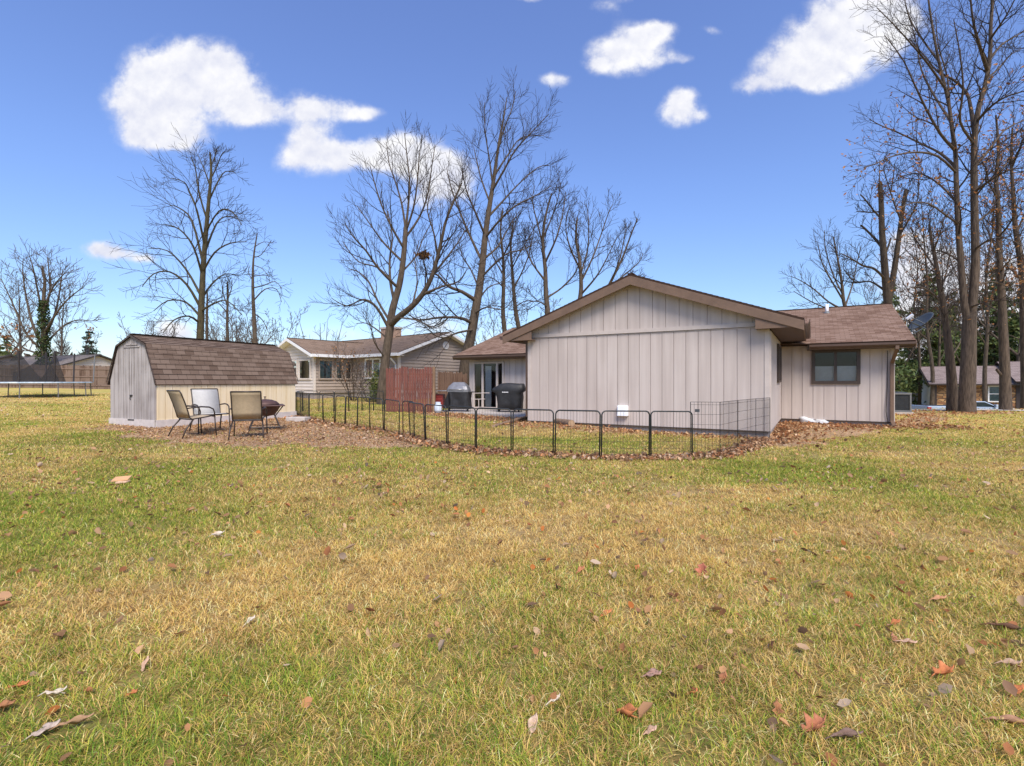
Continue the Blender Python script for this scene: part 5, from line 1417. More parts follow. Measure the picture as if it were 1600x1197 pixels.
# central forked maple
Z = 25; k = Z / FP; g0 = ground_at(597, Z)
T = Tree(51, trop=.10, wig=.13, kids=(0, 13, 9), levels=3, angle=(24, 50), minr=.0075)
T.limb([g0] + PX(Z, [(596, 625), (599, 590), (604, 550), (609, 515), (612, 490), (617, 470), (624, 445), (629, 415), (632, 385), (634, 355)]), 8.6 * k, 3.6 * k, lvl=9, n=12)
T.limb(PX(Z, [(610, 508), (622, 496, -.5), (642, 480, -1), (660, 460, -1.3), (674, 434, -1.6), (683, 405, -1.8), (690, 375, -2), (697, 345, -2.2), (710, 312, -2.4), (722, 285, -2.6)]), 5.6 * k, 1.0 * k, lvl=2, t0=.3, kids=16, absl=2.6, n=9)
tree_limbs(T, [
    ([(616, 470), (610, 440, .5), (609, 405, .8), (613, 370, 1), (606, 330, 1.2)], 3.4, .8, 12),
    ([(634, 360), (628, 320, .4), (618, 285, .6), (608, 255, .8), (604, 222, 1)], 2.4, .6, 11), ([(634, 358), (638, 320), (640, 285), (636, 245), (632, 208)], 2.6, .6, 11),
    ([(634, 362), (646, 325, -.5), (652, 285, -.8), (655, 245, -1), (660, 212, -1.2)], 2.4, .6, 11), ([(633, 372), (655, 340, .6), (668, 305, 1), (674, 265, 1.2), (680, 226, 1.4)], 2.4, .6, 11),
    ([(632, 390), (612, 355, -.6), (596, 320, -.8), (585, 285, -1), (578, 258, -1.2)], 2.4, .6, 11), ([(630, 410), (600, 380, 1), (578, 350, 1.4), (558, 322, 1.8)], 2.4, .6, 10),
    ([(622, 450), (592, 420, -1), (572, 392, -1.5), (552, 370, -2), (540, 352, -2.2)], 2.8, .6, 11), ([(612, 440), (590, 418, 1), (562, 410, 1.6), (545, 392, 2), (536, 378, 2.2)], 2.0, .6, 8),
    ([(607, 512), (588, 480, -.6), (568, 468, -1), (542, 478, -1.4), (518, 466, -1.6)], 3.0, .6, 10), ([(608, 500), (590, 470, .8), (576, 440, 1.2), (560, 425, 1.6), (545, 420, 2)], 2.6, .6, 9),
    ([(606, 530), (590, 516, 1), (572, 505, 1.6), (556, 506, 2)], 2, .5, 7), ([(602, 560), (585, 535, -1), (580, 512, -1.4), (575, 500, -1.6)], 1.5, .5, 5),
    ([(660, 460, -1.3), (690, 448, -2), (716, 440, -2.6), (730, 420, -3)], 2.4, .6, 8), ([(676, 430, -1.6), (700, 400, -1), (720, 372, -.6), (735, 345, -.4)], 2.2, .6, 9),
    ([(684, 402, -1.8), (678, 365, -2.4), (668, 330, -2.8), (672, 300, -3)], 2.0, .6, 8), ([(644, 478, -1), (652, 440, 0), (648, 405, .6), (655, 375, 1)], 1.8, .5, 7),
    ([(622, 496, -.5), (650, 500, -1.6), (680, 512, -2.4), (700, 498, -3)], 1.9, .5, 8), ([(628, 425), (650, 400, 1), (662, 370, 1.4), (676, 345, 1.8)], 1.9, .6, 8)], Z, 9, absl=2.1)
T.build('bare_tree', 'bare forked maple leaning by the red fence in front of the lap siding house', 'tree', g0, M['bark'], M['twig'])
# squirrel nest
nc = W(662, 399, 24.2)
rn = np.random.default_rng(3); nv = 420
c_ = rn.normal(0, .12, (nv, 3)) * np.array([1.2, 1, .7]); 
def leaf_cloud(name, cen, sz, cols, seed, mt, flat=0):
    rg2 = np.random.default_rng(seed); n = len(cen)
    a = rg2.normal(size=(n, 3)); a /= np.linalg.norm(a, axis=1, keepdims=True); b = np.cross(a, rg2.normal(size=(n, 3))); b /= np.linalg.norm(b, axis=1, keepdims=True)
    s_ = (sz * (.6 + .8 * rg2.random(n)))[:, None]
    V = np.stack([cen - a * s_, cen + b * s_ * .45, cen + a * s_, cen - b * s_ * .45], 1).reshape(-1, 3)
    kk = np.arange(n) * 4
    cc = cols[rg2.integers(0, len(cols), n)] * (.7 + .6 * rg2.random((n, 1)))
    return npmesh(name, V, [np.stack([kk, kk + 1, kk + 2, kk + 3], 1)], False, np.repeat(cc, 4, 0))
BROWNS = np.array([(.26, .11, .04), (.32, .16, .06), (.20, .09, .04), (.38, .2, .09)])
me = leaf_cloud('squirrel_nest', c_, .075, BROWNS * .62, 5, None); o = link('squirrel_nest', me, M['leafcol']); o.location = nc
tag(o, 'brown leafy squirrel nest clump in the forked maple crown', 'nest')

# leaning tree behind the house
Z = 29; k = Z / FP; g0 = ground_at(722, Z)
T = Tree(61, trop=.08, wig=.13, kids=(0, 13, 9), levels=3, angle=(24, 50), minr=.0085)
T.limb([g0] + PX(Z, [(728, 560), (735, 530), (742, 490), (749, 450), (754, 410), (758, 370), (764, 328), (770, 290), (775, 255), (781, 215), (788, 178), (792, 152)]), 9.6 * k, .5 * k, lvl=2, t0=.6, kids=14, absl=1.6, n=12)
tree_limbs(T, [
    ([(744, 470), (722, 456, -.8), (700, 447, -1.4), (684, 430, -1.8), (672, 428, -2)], 4, 1, 10), ([(737, 505), (720, 497, -1), (690, 496, -2), (655, 500, -2.8), (640, 492, -3)], 3.6, .8, 12),
    ([(740, 515), (715, 520, -2), (692, 528, -3), (672, 520, -3.4)], 2.4, .6, 9), ([(754, 410), (735, 370, .8), (718, 330, 1.4), (704, 290, 1.8), (698, 262, 2)], 2.8, .6, 13),
    ([(758, 368), (742, 330, -1), (728, 295, -1.6), (722, 262, -2)], 2.6, .6, 12), ([(766, 318), (752, 280, .6), (744, 248, 1), (740, 228, 1.2)], 2.0, .5, 9),
    ([(770, 290), (764, 245, -.4), (758, 205, -.8), (757, 160, -1)], 2.0, .5, 10), ([(778, 235), (788, 200, .6), (800, 170, .8), (806, 142, 1)], 1.8, .5, 9),
    ([(768, 300), (788, 265, -.8), (805, 235, -1.2), (832, 205, -1.6), (858, 178, -2)], 2.4, .5, 13), ([(772, 275), (795, 240, .8), (815, 215, 1.2), (850, 212, 1.6)], 2.0, .5, 11),
    ([(762, 340), (785, 315, .8), (808, 290, 1.4), (840, 262, 2), (862, 258, 2.2)], 2.4, .5, 12), ([(758, 372), (780, 345, -1), (805, 322, -1.6), (838, 305, -2), (862, 290, -2.2)], 2.4, .5, 12),
    ([(755, 405), (778, 385, 1), (798, 350, 1.6), (812, 330, 2)], 2.4, .5, 11), ([(751, 435), (775, 410, -.8), (795, 395, -1.4), (818, 390, -1.8), (840, 375, -2)], 2.2, .5, 9),
    ([(748, 450), (735, 420, 1.4), (722, 400, 2), (716, 370, 2.4)], 2.0, .5, 9), ([(745, 475), (762, 450, 1), (785, 440, 1.6), (800, 425, 2)], 1.8, .5, 8), ([(742, 490), (760, 480, -1.4), (785, 484, -2), (800, 470, -2.4)], 1.8, .5, 8)], Z, 9, absl=2.5)
T.build('bare_tree', 'tallest leaning bare tree rising behind the left end of the ranch house roof', 'tree', g0, M['bark'], M['twig'])

# row of trees behind the ranch house
def stems(seed, label, Z, base_px, trunk, spec, r0, r1, kids=9, absl=2.3, bark='bark', minr=.011, twig='twig', name='bare_tree', trop=.10, t0k=None, levels=3, retT=False):
    k = Z / FP; g0 = ground_at(base_px, Z)
    T = Tree(seed, trop=trop, wig=.13, kids=(0, 11, 8), levels=levels, angle=(26, 54), minr=minr)
    T.limb([g0] + PX(Z, trunk), r0 * k, r1 * k, lvl=2, t0=.45, kids=t0k if t0k is not None else 14, absl=absl, n=10)
    tree_limbs(T, spec, Z, kids, absl=absl)
    o = T.build(name, label, 'tree', g0, M[bark], M[twig])
    return (o, T) if retT else o
stems(62, 'slim bare tree just right of the leaning tree behind the roof valley', 33, 790, [(790, 540), (786, 490), (787, 440), (786, 400), (782, 362), (786, 325)], [([(787, 430), (770, 400), (762, 370, 1), (756, 345, 1)], 1.6, .5), ([(786, 400), (800, 372, -1), (806, 345, -1)], 1.5, .5), ([(787, 450), (772, 436, -1), (750, 430, -1)], 1.3, .4), ([(788, 480), (770, 478, 1), (748, 484, 1)], 1.2, .4)], 5, 1)
stems(63, 'pale slim bare tree rising from behind the roof slope of the patio side', 34, 812, [(812, 530), (805, 480), (801, 430), (798, 385), (802, 345)], [([(803, 450), (818, 420), (830, 385, 1), (835, 350, 1)], 1.8, .5), ([(800, 420), (812, 396, -1), (826, 372, -1), (838, 350, -1)], 1.5, .5), ([(805, 480), (822, 470, 1), (842, 472, 1)], 1.3, .4)], 5, 1)
stems(64, 'upright bare tree behind the left roof slope with many fine upright twigs', 32, 856, [(856, 500), (853, 460), (852, 420), (848, 380), (852, 340), (862, 302)], [([(853, 440), (832, 412), (820, 385, 1), (815, 372, 1)], 2.2, .5), ([(852, 410), (870, 370, -1), (880, 330, -1), (884, 300, -1)], 2.2, .5), ([(850, 390), (840, 350, 1), (832, 315, 1), (836, 290, 1)], 2.0, .5), ([(855, 465), (880, 448, 1), (900, 425, 1.4), (905, 400, 1.6)], 2.0, .5), ([(849, 372), (862, 340), (872, 310, -.6), (876, 285, -.6)], 1.8, .5), ([(856, 480), (838, 470, -1), (815, 478, -1)], 1.6, .4)], 5.5, 1.2, 10)
stems(65, 'broad bare tree behind the roof ridge left of the gable peak', 33, 905, [(905, 490), (908, 450), (906, 410), (900, 372), (902, 340)], [([(908, 440), (925, 405), (938, 370, 1), (950, 335, 1), (958, 318, 1)], 2.2, .5, 12), ([(906, 420), (890, 385, -1), (884, 350, -1), (892, 318, -1)], 2.0, .5, 11), ([(907, 430), (918, 390, 1), (920, 350, 1), (916, 318, 1)], 2.0, .5, 11), ([(908, 460), (932, 432, -1), (950, 400, -1.4), (964, 370, -1.6)], 2.0, .5, 10)], 5, 1.2, 10)
stems(66, 'low branched bare tree leaning out beside the gable peak', 34, 935, [(940, 480), (950, 450), (962, 425), (974, 400), (984, 372), (996, 342)], [([(950, 450), (975, 430), (998, 410, 1), (1005, 395, 1)], 1.8, .5), ([(955, 440), (968, 405, -1), (975, 375, -1), (978, 355, -1)], 1.6, .5), ([(945, 465), (975, 450, -1), (1000, 430, -1)], 1.6, .5)], 3.5, .8, 9, absl=1.8)
bare(67, 'thicket like young bare tree low behind the patio roof', 770, 600, 470, 45, 2.2, .6, 3, (10, 6, 3), 3, twig='twig_grey', minr=.014)
bare(68, 'thin grey tree low between the slim trunks behind the roof valley', 840, 600, 440, 46, 2.2, .5, 3, (10, 6, 3), 2, twig='twig_grey', minr=.014)

# right side -----------------------------------------------------------
o, T9 = stems(71, 'pollarded bare tree with two blunt stems behind the right wing', 27, 1387, [(1388, 500), (1387, 470), (1384, 440), (1381, 400), (1378, 360), (1377, 320), (1375, 286)], [
    ([(1388, 470), (1396, 430), (1402, 390), (1408, 345), (1414, 305), (1416, 296)], 5.5, 2.6, 10), ([(1383, 436), (1366, 420, -.6), (1348, 415, -1), (1330, 404, -1.2), (1314, 396, -1.4)], 2.6, .7, 10),
    ([(1381, 390), (1366, 372, .5), (1352, 358, .8), (1345, 352, .8)], 2.6, 1.6, 4), ([(1380, 345), (1366, 330), (1352, 312, -.5), (1344, 304, -.5)], 1.8, 1, 4), ([(1378, 330), (1360, 332, 1), (1338, 330, 1)], 1.8, .6, 6),
    ([(1408, 345), (1398, 320), (1388, 290, .5), (1380, 262, .8)], 1.8, .6, 6), ([(1404, 370), (1422, 340, -.5), (1434, 310, -.8), (1436, 262, -1)], 2, .6, 8), ([(1376, 300), (1374, 275), (1375, 250)], 1.2, .5, 4), ([(1392, 300), (1396, 275), (1398, 255)], 1.2, .5, 3), ([(1384, 455), (1360, 440, 1), (1335, 440, 1.4), (1318, 420, 1.6)], 2.2, .6, 9), ([(1380, 405), (1388, 385), (1392, 372)], 2, 1.4, 0)], 7.5, 3.2, 7, absl=1.5, t0k=8, bark='bark', retT=True)
stems(72, 'wide fan shaped bare tree low behind the ridge of the right wing', 34, 1322, [(1322, 500), (1318, 470), (1315, 440), (1308, 400), (1302, 370)], [([(1320, 485), (1295, 472), (1272, 452, 1), (1250, 438, 1.4), (1236, 432, 1.6)], 2, .5, 10), ([(1318, 470), (1300, 440, -1), (1285, 412, -1), (1278, 380, -1)], 2, .5, 10), ([(1320, 480), (1332, 445, 1), (1338, 415, 1), (1345, 385, 1)], 1.8, .5, 9), ([(1317, 460), (1302, 430, 1), (1290, 390, 1), (1288, 360, 1)], 1.7, .5, 9), ([(1321, 488), (1288, 480, -1), (1265, 470, -1.4), (1240, 455, -1.6)], 1.6, .5, 8)], 4, .8, 9, absl=2.2, minr=.010)
# big oak
Z = 22.4; k = Z / FP; g0 = G(1511, 645); g0.z -= .1
T = Tree(73, trop=.05, wig=.15, kids=(0, 15, 10), levels=3, angle=(28, 60), minr=.0068)
T.limb([g0 , g0 + Vector((0, 0, .35))] + PX(Z, [(1511, 615), (1513, 570), (1514, 530), (1515, 495)]), 12 * k, 8.6 * k, lvl=9, n=14)
T.limb(PX(Z, [(1512, 505), (1506, 470), (1503, 430), (1499, 380), (1496, 330), (1494, 280), (1493, 240), (1488, 205), (1482, 160), (1470, 110), (1460, 60), (1452, 10), (1446, -40)]), 5.4 * k, 1.0 * k, lvl=2, t0=.25, kids=20, absl=2.4, n=10)
T.limb(PX(Z, [(1516, 505), (1521, 460), (1524, 410), (1523, 350), (1522, 290), (1522, 240), (1524, 200), (1530, 165), (1540, 130), (1547, 85), (1548, 40), (1552, -10), (1556, -60)]), 6.6 * k, 1.6 * k, lvl=2, t0=.25, kids=26, absl=2.4, n=11)
tree_limbs(T, [
    ([(1522, 205), (1517, 170, .8), (1510, 145, 1.2), (1490, 125, 1.6), (1465, 112, 2), (1445, 88, 2.4), (1420, 60, 2.6)], 3.8, .7, 14), ([(1543, 110), (1530, 70, -.8), (1520, 30, -1.2), (1515, -20, -1.6)], 3.4, 1, 12),
    ([(1492, 235), (1470, 210, -.6), (1448, 172, -1), (1428, 130, -1.4), (1410, 92, -1.6), (1382, 55, -2)], 3, .6, 15), ([(1494, 262), (1470, 240, .8), (1440, 225, 1.4), (1405, 208, 2), (1376, 196, 2.4), (1358, 186, 2.6)], 2.8, .6, 14),
    ([(1494, 270), (1465, 244, -1), (1430, 238, -1.6), (1395, 244, -2), (1368, 256, -2.4), (1350, 262, -2.6)], 2.4, .6, 12), ([(1496, 318), (1470, 290, 1), (1440, 272, 1.6), (1412, 275, 2), (1390, 292, 2.2)], 2.2, .6, 11),
    ([(1490, 215), (1484, 170, 1), (1480, 120, 1.6), (1466, 70, 2), (1462, 20, 2.2)], 2.6, .6, 12), ([(1486, 190), (1460, 150, 1.6), (1440, 110, 2.2), (1430, 60, 2.6), (1415, 10, 3)], 2.4, .6, 13), ([(1478, 140), (1450, 100, -1.4), (1425, 70, -2), (1398, 40, -2.4), (1370, 12, -2.8)], 2.2, .6, 13),
    ([(1470, 100), (1440, 60, .6), (1420, 25, .8), (1410, -20, 1)], 2, .6, 11), ([(1497, 350), (1476, 335, -1), (1450, 318, -1.6), (1422, 318, -2), (1400, 330, -2.2)], 2, .6, 10), ([(1501, 410), (1478, 395, 1), (1455, 392, 1.6), (1430, 410, 2)], 1.8, .5, 8),
    ([(1523, 260), (1545, 235, .8), (1568, 205, 1.4), (1595, 190, 2), (1625, 180, 2.4)], 3, .6, 14), ([(1523, 300), (1550, 280, -1), (1580, 265, -1.6), (1615, 262, -2)], 2.6, .6, 12), ([(1526, 190), (1550, 165, -1), (1575, 150, -1.6), (1610, 140, -2)], 2.8, .6, 14),
    ([(1545, 95), (1565, 70, 1), (1590, 55, 1.6), (1625, 35, 2)], 2.6, .6, 13), ([(1523, 350), (1550, 330, 1), (1575, 322, 1.6), (1605, 330, 2)], 2.2, .5, 10), ([(1523, 390), (1545, 375, -1), (1570, 372, -1.6), (1600, 385, -2)], 2, .5, 9), ([(1520, 450), (1548, 440, 1), (1575, 448, 1.6), (1600, 462, 2)], 1.8, .5, 8), ([(1516, 480), (1548, 470, -1.2), (1580, 468, -2), (1606, 452, -2.4)], 1.8, .5, 8),
    ([(1548, 60), (1572, 25, -1), (1590, -10, -1.4)], 2.4, .6, 12), ([(1541, 125), (1562, 105, 1.8), (1580, 85, 2.4), (1600, 75, 2.8)], 2.2, .6, 12), ([(1522, 225), (1500, 190, -1.4), (1505, 140, -2), (1500, 85, -2.4), (1490, 30, -2.8)], 2.4, .6, 13)], Z, 16, absl=2.2)
oak = T.build('oak_tree', 'large double stemmed oak towering out of the picture on the right', 'tree', g0, M['bark_oak'], M['twig'])
def dead_leaves(T, root, n, seed, zmax=None, sz=.075):
    rr = random.Random(seed); lo = root.location; tips = [t for t in T.tips if zmax is None or t.z < zmax]
    cen = np.array([tuple(rr.choice(tips) - lo + Vector((rr.gauss(0, .07), rr.gauss(0, .07), rr.gauss(0, .07)))) for _ in range(n)])
    o = link('dead_leaves', leaf_cloud('dead_leaves', cen, sz, BROWNS * 1.25, seed, None), M['leafcol'], root); o['kind'] = 'stuff'
dead_leaves(T, oak, 1500, 4, 14)
o, T = stems(74, 'slimmer tree left of the big oak leaning towards the house', 23.4, 1488, [(1488, 615), (1486, 580), (1482, 540), (1477, 500), (1470, 455), (1463, 415), (1456, 378), (1452, 350)], [([(1474, 475), (1452, 455), (1432, 448, -1), (1408, 455, -1.4)], 2, .5), ([(1470, 455), (1480, 420, 1), (1486, 385, 1.4)], 1.8, .5), ([(1465, 425), (1445, 395, 1), (1430, 372, 1.4), (1422, 355, 1.6)], 1.8, .5, 9), ([(1478, 505), (1455, 495, 1), (1430, 500, 1.4)], 1.6, .5, 7), ([(1459, 392), (1470, 360, -1), (1478, 330, -1.4)], 1.6, .5, 8), ([(1484, 560), (1498, 540, 1), (1505, 520, 1.6)], 1.6, .5, 3)], 8.5, 1.4, 8, absl=1.8, bark='bark_oak', minr=.0085, retT=True)
dead_leaves(T, o, 260, 5)
o, T = stems(75, 'straight trunk right of the big oak with a sawn limb stub', 24.2, 1571, [(1571, 618), (1570, 580), (1568, 530), (1566, 480), (1563, 430), (1561, 380), (1560, 330), (1557, 280), (1560, 230), (1556, 180)], [([(1568, 590), (1561, 582), (1557, 577)], 2.6, 2.2, 0), ([(1562, 400), (1548, 370), (1536, 345, 1), (1530, 320, 1)], 2, .5, 9), ([(1561, 370), (1580, 345, -1), (1592, 310, -1.4)], 2, .5, 9), ([(1559, 310), (1545, 285, -1), (1540, 250, -1.4)], 1.8, .5, 9), ([(1558, 280), (1575, 250, 1), (1590, 225, 1.4)], 1.8, .5, 9), ([(1564, 450), (1585, 440, 1), (1605, 445, 1.4)], 1.8, .5, 8), ([(1566, 490), (1545, 478, 1), (1532, 482, 1.4)], 1.6, .5, 7), ([(1563, 425), (1580, 405, -1), (1602, 398, -1.6)], 1.6, .5, 8)], 8.5, 1.2, 9, absl=2.0, bark='bark_oak', minr=.0085, retT=True)
dead_leaves(T, o, 520, 6)
o, T = stems(76, 'tree at the right picture edge with rust leaves still hanging', 26, 1604, [(1604, 600), (1602, 540), (1600, 480), (1598, 430), (1592, 390), (1586, 350), (1583, 300), (1580, 250), (1582, 200)], [([(1598, 440), (1578, 420), (1562, 415, 1)], 2, .5, 8), ([(1588, 365), (1602, 330), (1612, 290)], 2, .5, 9), ([(1584, 310), (1570, 285, 1), (1560, 260, 1.4)], 1.8, .5, 9), ([(1582, 260), (1594, 230, -1), (1604, 200, -1.4)], 1.8, .5, 9)], 8, 1.2, 10, absl=2.1, bark='bark_oak', minr=.009, retT=True)
dead_leaves(T, o, 700, 7)
o, T = bare(77, 'bare woodland tree behind the satellite dish in front of the pines', 1455, 600, 300, 40, 3.4, .5, 3, (22, 7, 4), 0, minr=.013, lean=-.02); dead_leaves(T, o, 200, 8)
o, T = bare(78, 'thin bare woodland tree between the dish and the slimmer oak trunk', 1436, 600, 365, 43, 2.8, .5, 3, (18, 6, 4), 0, minr=.014); 
o, T = bare(79, 'bare woodland tree with rust leaves right behind the big oak trunk', 1540, 600, 280, 36, 3.6, .5, 3, (20, 7, 4), 0, minr=.012); dead_leaves(T, o, 500, 9)
o, T = bare(80, 'forked bare woodland tree far behind the right picture edge', 1590, 600, 320, 44, 3.4, .6, 3, (14, 7, 4), 3, minr=.014); dead_leaves(T, o, 300, 10)
bare(81, 'twiggy grey brown tree right beside the house corner above the air conditioner', 1422, 600, 500, 54, 2.4, .6, 3, (12, 6, 4), 2, twig='twig_grey', minr=.012)
bare(82, 'twiggy grey brown tree rising behind the white gable of the stone house', 1434, 600, 510, 53, 2.4, .55, 3, (12, 6, 4), 2, twig='twig_grey', minr=.012)
bare(83, 'low twiggy tree above the stone house roof between the trunks', 1530, 600, 470, 56, 2.6, .7, 3, (12, 6, 4), 3, twig='twig_grey', minr=.016)

for i, (px, yt, Zz, lab) in enumerate(((1408, 420, 46, 'brownish bare tree between the pollarded tree and the dish'), (1470, 380, 44, 'brownish bare tree just left of the double stemmed oak'), (1504, 400, 50, 'brownish bare tree seen between the oak and the slimmer trunk'), (1525, 370, 52, 'brownish bare tree just right of the double stemmed oak'), (1556, 440, 58, 'brownish bare tree above the second window of the stone house'))):
    bare(140 + i, lab, px, 600, yt, Zz, 2.6, .55, 3, (18, 8, 5), 0 if i % 2 else 2, twig='twig_grey', minr=.014)
# far left
Z = 45; k = Z / FP; g0 = ground_at(68, Z)
T = Tree(91, trop=.10, wig=.14, kids=(0, 7, 5), levels=3, angle=(26, 54), minr=.015)
T.limb([g0] + PX(Z, [(69, 570), (68, 520), (68, 470), (70, 440), (66, 415)]), 5 * k, 1.2 * k, lvl=2, t0=.5, kids=12, absl=3, n=9)
tree_limbs(T, [([(69, 545), (52, 510), (42, 470, 1), (36, 430, 1), (36, 405, 1)], 2.8, .5, 13), ([(68, 500), (60, 460), (52, 420, -1), (46, 400, -1)], 2.2, .5, 12), ([(69, 530), (86, 490, 1), (94, 450, 1), (98, 420, 1)], 2.6, .5, 13), ([(69, 480), (82, 450), (98, 430, -1), (104, 425, -1)], 2, .5, 11), ([(69, 520), (95, 480, -1), (115, 460, -1), (132, 448, -1)], 2.2, .5, 13), ([(69, 550), (40, 520, -1), (18, 470, -1), (2, 436, -1)], 2.4, .5, 13), ([(68, 555), (30, 540, 1), (5, 505, 1)], 2, .5, 11), ([(69, 540), (98, 510, 1), (122, 500, 1), (142, 502, 1)], 2, .5, 10), ([(68, 500), (78, 455, 1), (76, 420, 1), (74, 402, 1)], 2, .5, 10)], Z, 11, absl=3.0)
ivy = T.build('ivy_tree', 'bare multi stemmed tree with dark ivy up its trunk behind the trampoline', 'tree', g0, M['bark'], M['twig_grey'])
rv = np.random.default_rng(5); nI = 1700; tt = rv.random(nI)
zt = CZ - (470 - HY) * k - g0.z; ang = rv.random(nI) * 6.28; rad = (.55 * (1 - .55 * tt) * np.sqrt(rv.random(nI))) + .12
cen = np.stack([np.cos(ang) * rad, np.sin(ang) * rad, tt * zt], 1)
IVY = np.array([(.035, .065, .018), (.06, .09, .024), (.025, .045, .016), (.09, .10, .03)])
o = link('ivy', leaf_cloud('ivy', cen, .13, IVY, 6, None), M['needle'], ivy); o['kind'] = 'stuff'
dead_leaves(T, ivy, 300, 11, 6.5, .12)
bare(92, 'grey bare tree left of the ivy tree at the far left', 30, 600, 440, 50, 2.6, .5, 3, (16, 7, 4), 0, twig='twig_grey', minr=.016)
bare(93, 'grey bare tree right of the ivy tree over the far roof', 96, 600, 455, 52, 2.4, .45, 3, (14, 6, 4), 0, twig='twig_grey', minr=.017)
bare(94, 'twiggy bare tree at the left picture edge over the dark roof', 2, 600, 480, 55, 2.4, .6, 3, (14, 6, 4), 2, twig='twig_grey', minr=.017)
bare(95, 'low reddish twiggy tree between the ivy tree and the small spruce', 112, 600, 520, 56, 2, .7, 3, (12, 6, 4), 3, twig='twig_grey', minr=.016)

# conifers ---------------------------------------------------------------
def conifer(seed, label, px, ytop, Z, wpx, pal, dens=1.0, bare_t=.1, name='pine_tree', droop=.25, sz=.17, group=None):
    k = Z / FP; g0 = ground_at(px, Z); Ht = CZ - (ytop - HY) * k - g0.z; Rw = wpx * k; rr = np.random.default_rng(seed)
    t = thing(name, label, 'tree', g0, 0, group)
    br = [([(0, 0, Ht * i / 8) for i in range(9)], [.018 * Ht * (1 - .9 * i / 8) for i in range(9)], 8)]
    C_ = []
    nw = int(Ht / .42)
    for i in range(nw):
        z = Ht * (bare_t + (1 - bare_t) * (i + rr.random() * .8) / nw); f = 1 - (z / Ht - bare_t) / (1 - bare_t)
        L0 = Rw * (f ** .75) * (.55 + .6 * rr.random()) + .15
        for j in range(rr.integers(3, 6)):
            a = rr.random() * 6.283; ln = L0 * (.6 + .6 * rr.random())
            if rr.random() < .12: continue
            pts = [(math.cos(a) * ln * q, math.sin(a) * ln * q, z + ln * (.22 * q - (droop + .25) * q * q)) for q in (0, .33, .66, 1)]
            br.append((pts, [.012 * ln + .008, .009 * ln + .006, .006 * ln + .004, .004], 4))
            n = int(25 * dens * ln / 1.0) + 6
            q = .22 + .8 * rr.random(n); P_ = np.stack([np.cos(a) * ln * q, np.sin(a) * ln * q, z + ln * (.22 * q - (droop + .25) * q * q)], 1)
            P_ += rr.normal(0, 1, (n, 3)) * np.array([.17, .17, .09]) * (.35 + .5 * ln)
            C_.append(P_)
    link('trunk', tubes_mesh('trunk', br), M['bark_oak'], t)
    link('crown', leaf_cloud('crown', np.concatenate(C_), sz, np.array(pal), seed, None), M['needle'], t)
PG = [(.115, .16, .05), (.16, .20, .06), (.08, .12, .045), (.20, .22, .075)]
PY = [(.11, .145, .036), (.16, .185, .045), (.08, .11, .034), (.2, .21, .06)]
PB = [(.045, .075, .048), (.06, .095, .06), (.03, .055, .038), (.085, .12, .08)]
conifer(101, 'bluish green spruce standing alone beyond the plank fence on the left', 139, 516, 62, 24, PB, 1.0, .08, 'spruce_tree', .2, .2)
conifer(102, 'dark green conifer behind the roofs at the far left edge', 10, 522, 60, 20, PG, .8, .1, sz=.2)
conifer(103, 'bushy dark pine topping out behind the pollarded tree', 1392, 440, 44, 52, PG, 1.3, .1)
conifer(104, 'tall dark pine directly behind the satellite dish', 1452, 425, 48, 58, PG, 1.2, .1, sz=.19)
conifer(105, 'broad pine behind the two oak trunks', 1492, 455, 52, 62, PY, 1.1, .08, sz=.2)
conifer(106, 'tall loose pine behind the sawn trunk on the right', 1556, 415, 50, 60, PG, 1.1, .1, sz=.2)
conifer(107, 'yellow green pine low behind the stone house roof', 1532, 520, 56, 60, PY, 1.3, .05, sz=.22)
conifer(108, 'dark pine at the right picture edge above the stone house', 1606, 430, 48, 60, PG, 1.2, .1, sz=.19)
conifer(109, 'low dark pine beside the house corner above the air conditioner', 1420, 535, 50, 34, PG, 1.4, .05, sz=.19)
conifer(110, 'distant dark pine far behind the grey fence', 1475, 500, 66, 50, PG, 1.3, .05, sz=.24)
conifer(111, 'tall thin pine between the big oak and the sawn trunk', 1575, 470, 60, 55, PY, 1.2, .05, sz=.22)

# shrubs by the lap siding house
def shrub(seed, label, px, py, Z, hpx, spread, n=9, r=.02, twig='twig_grey', leaves=0, reds=None, name='shrub'):
    k = Z / FP; g0 = ground_at(px, Z); rr = random.Random(seed)
    T = Tree(seed, trop=.06, kids=(0, 6, 4), levels=3, minr=.006, angle=(22, 50))
    for i in range(n):
        a = rr.random() * 6.28; d = Vector((math.cos(a) * spread, math.sin(a) * spread, 1)); ln = hpx * k * rr.uniform(.7, 1.05)
        p = g0 + Vector((math.cos(a), math.sin(a), 0)) * .1; T.limb(T.path(p, d, ln, 4, .05, .1), r, .006, lvl=2, t0=.25, kids=8, big=True, n=5)
    o = T.build(name, label, 'shrub', g0, M['bark'], M[twig])
    if leaves: dead_leaves(T, o, leaves, seed, None, .05)
shrub(121, 'reddish twiggy shrub in front of the lap siding house windows', 552, 615, 27.2, 82, .45, 10, .022, leaves=260)
shrub(122, 'dark v shaped shrub below the white framed window', 577, 618, 26.5, 50, .55, 4, .025, 'twig')
g0 = ground_at(588, 26.6); rv = np.random.default_rng(8); cen = rv.normal(0, .22, (900, 3)) * np.array([.9, .9, 2.2]) + np.array([0, 0, .75]); cen = cen[cen[:, 2] > 0]
ev = thing('evergreen_shrub', 'small yellow green evergreen shrub close to the maple trunk', 'shrub', g0)
link('foliage', leaf_cloud('foliage', cen, .07, np.array(PY), 4, None), M['needle'], ev)
mq = MB(); mq.tube([(0, 0, -.05), (0, 0, 1.0)], [.04, .01], 6); mq.build('stem', M['bark'], ev)
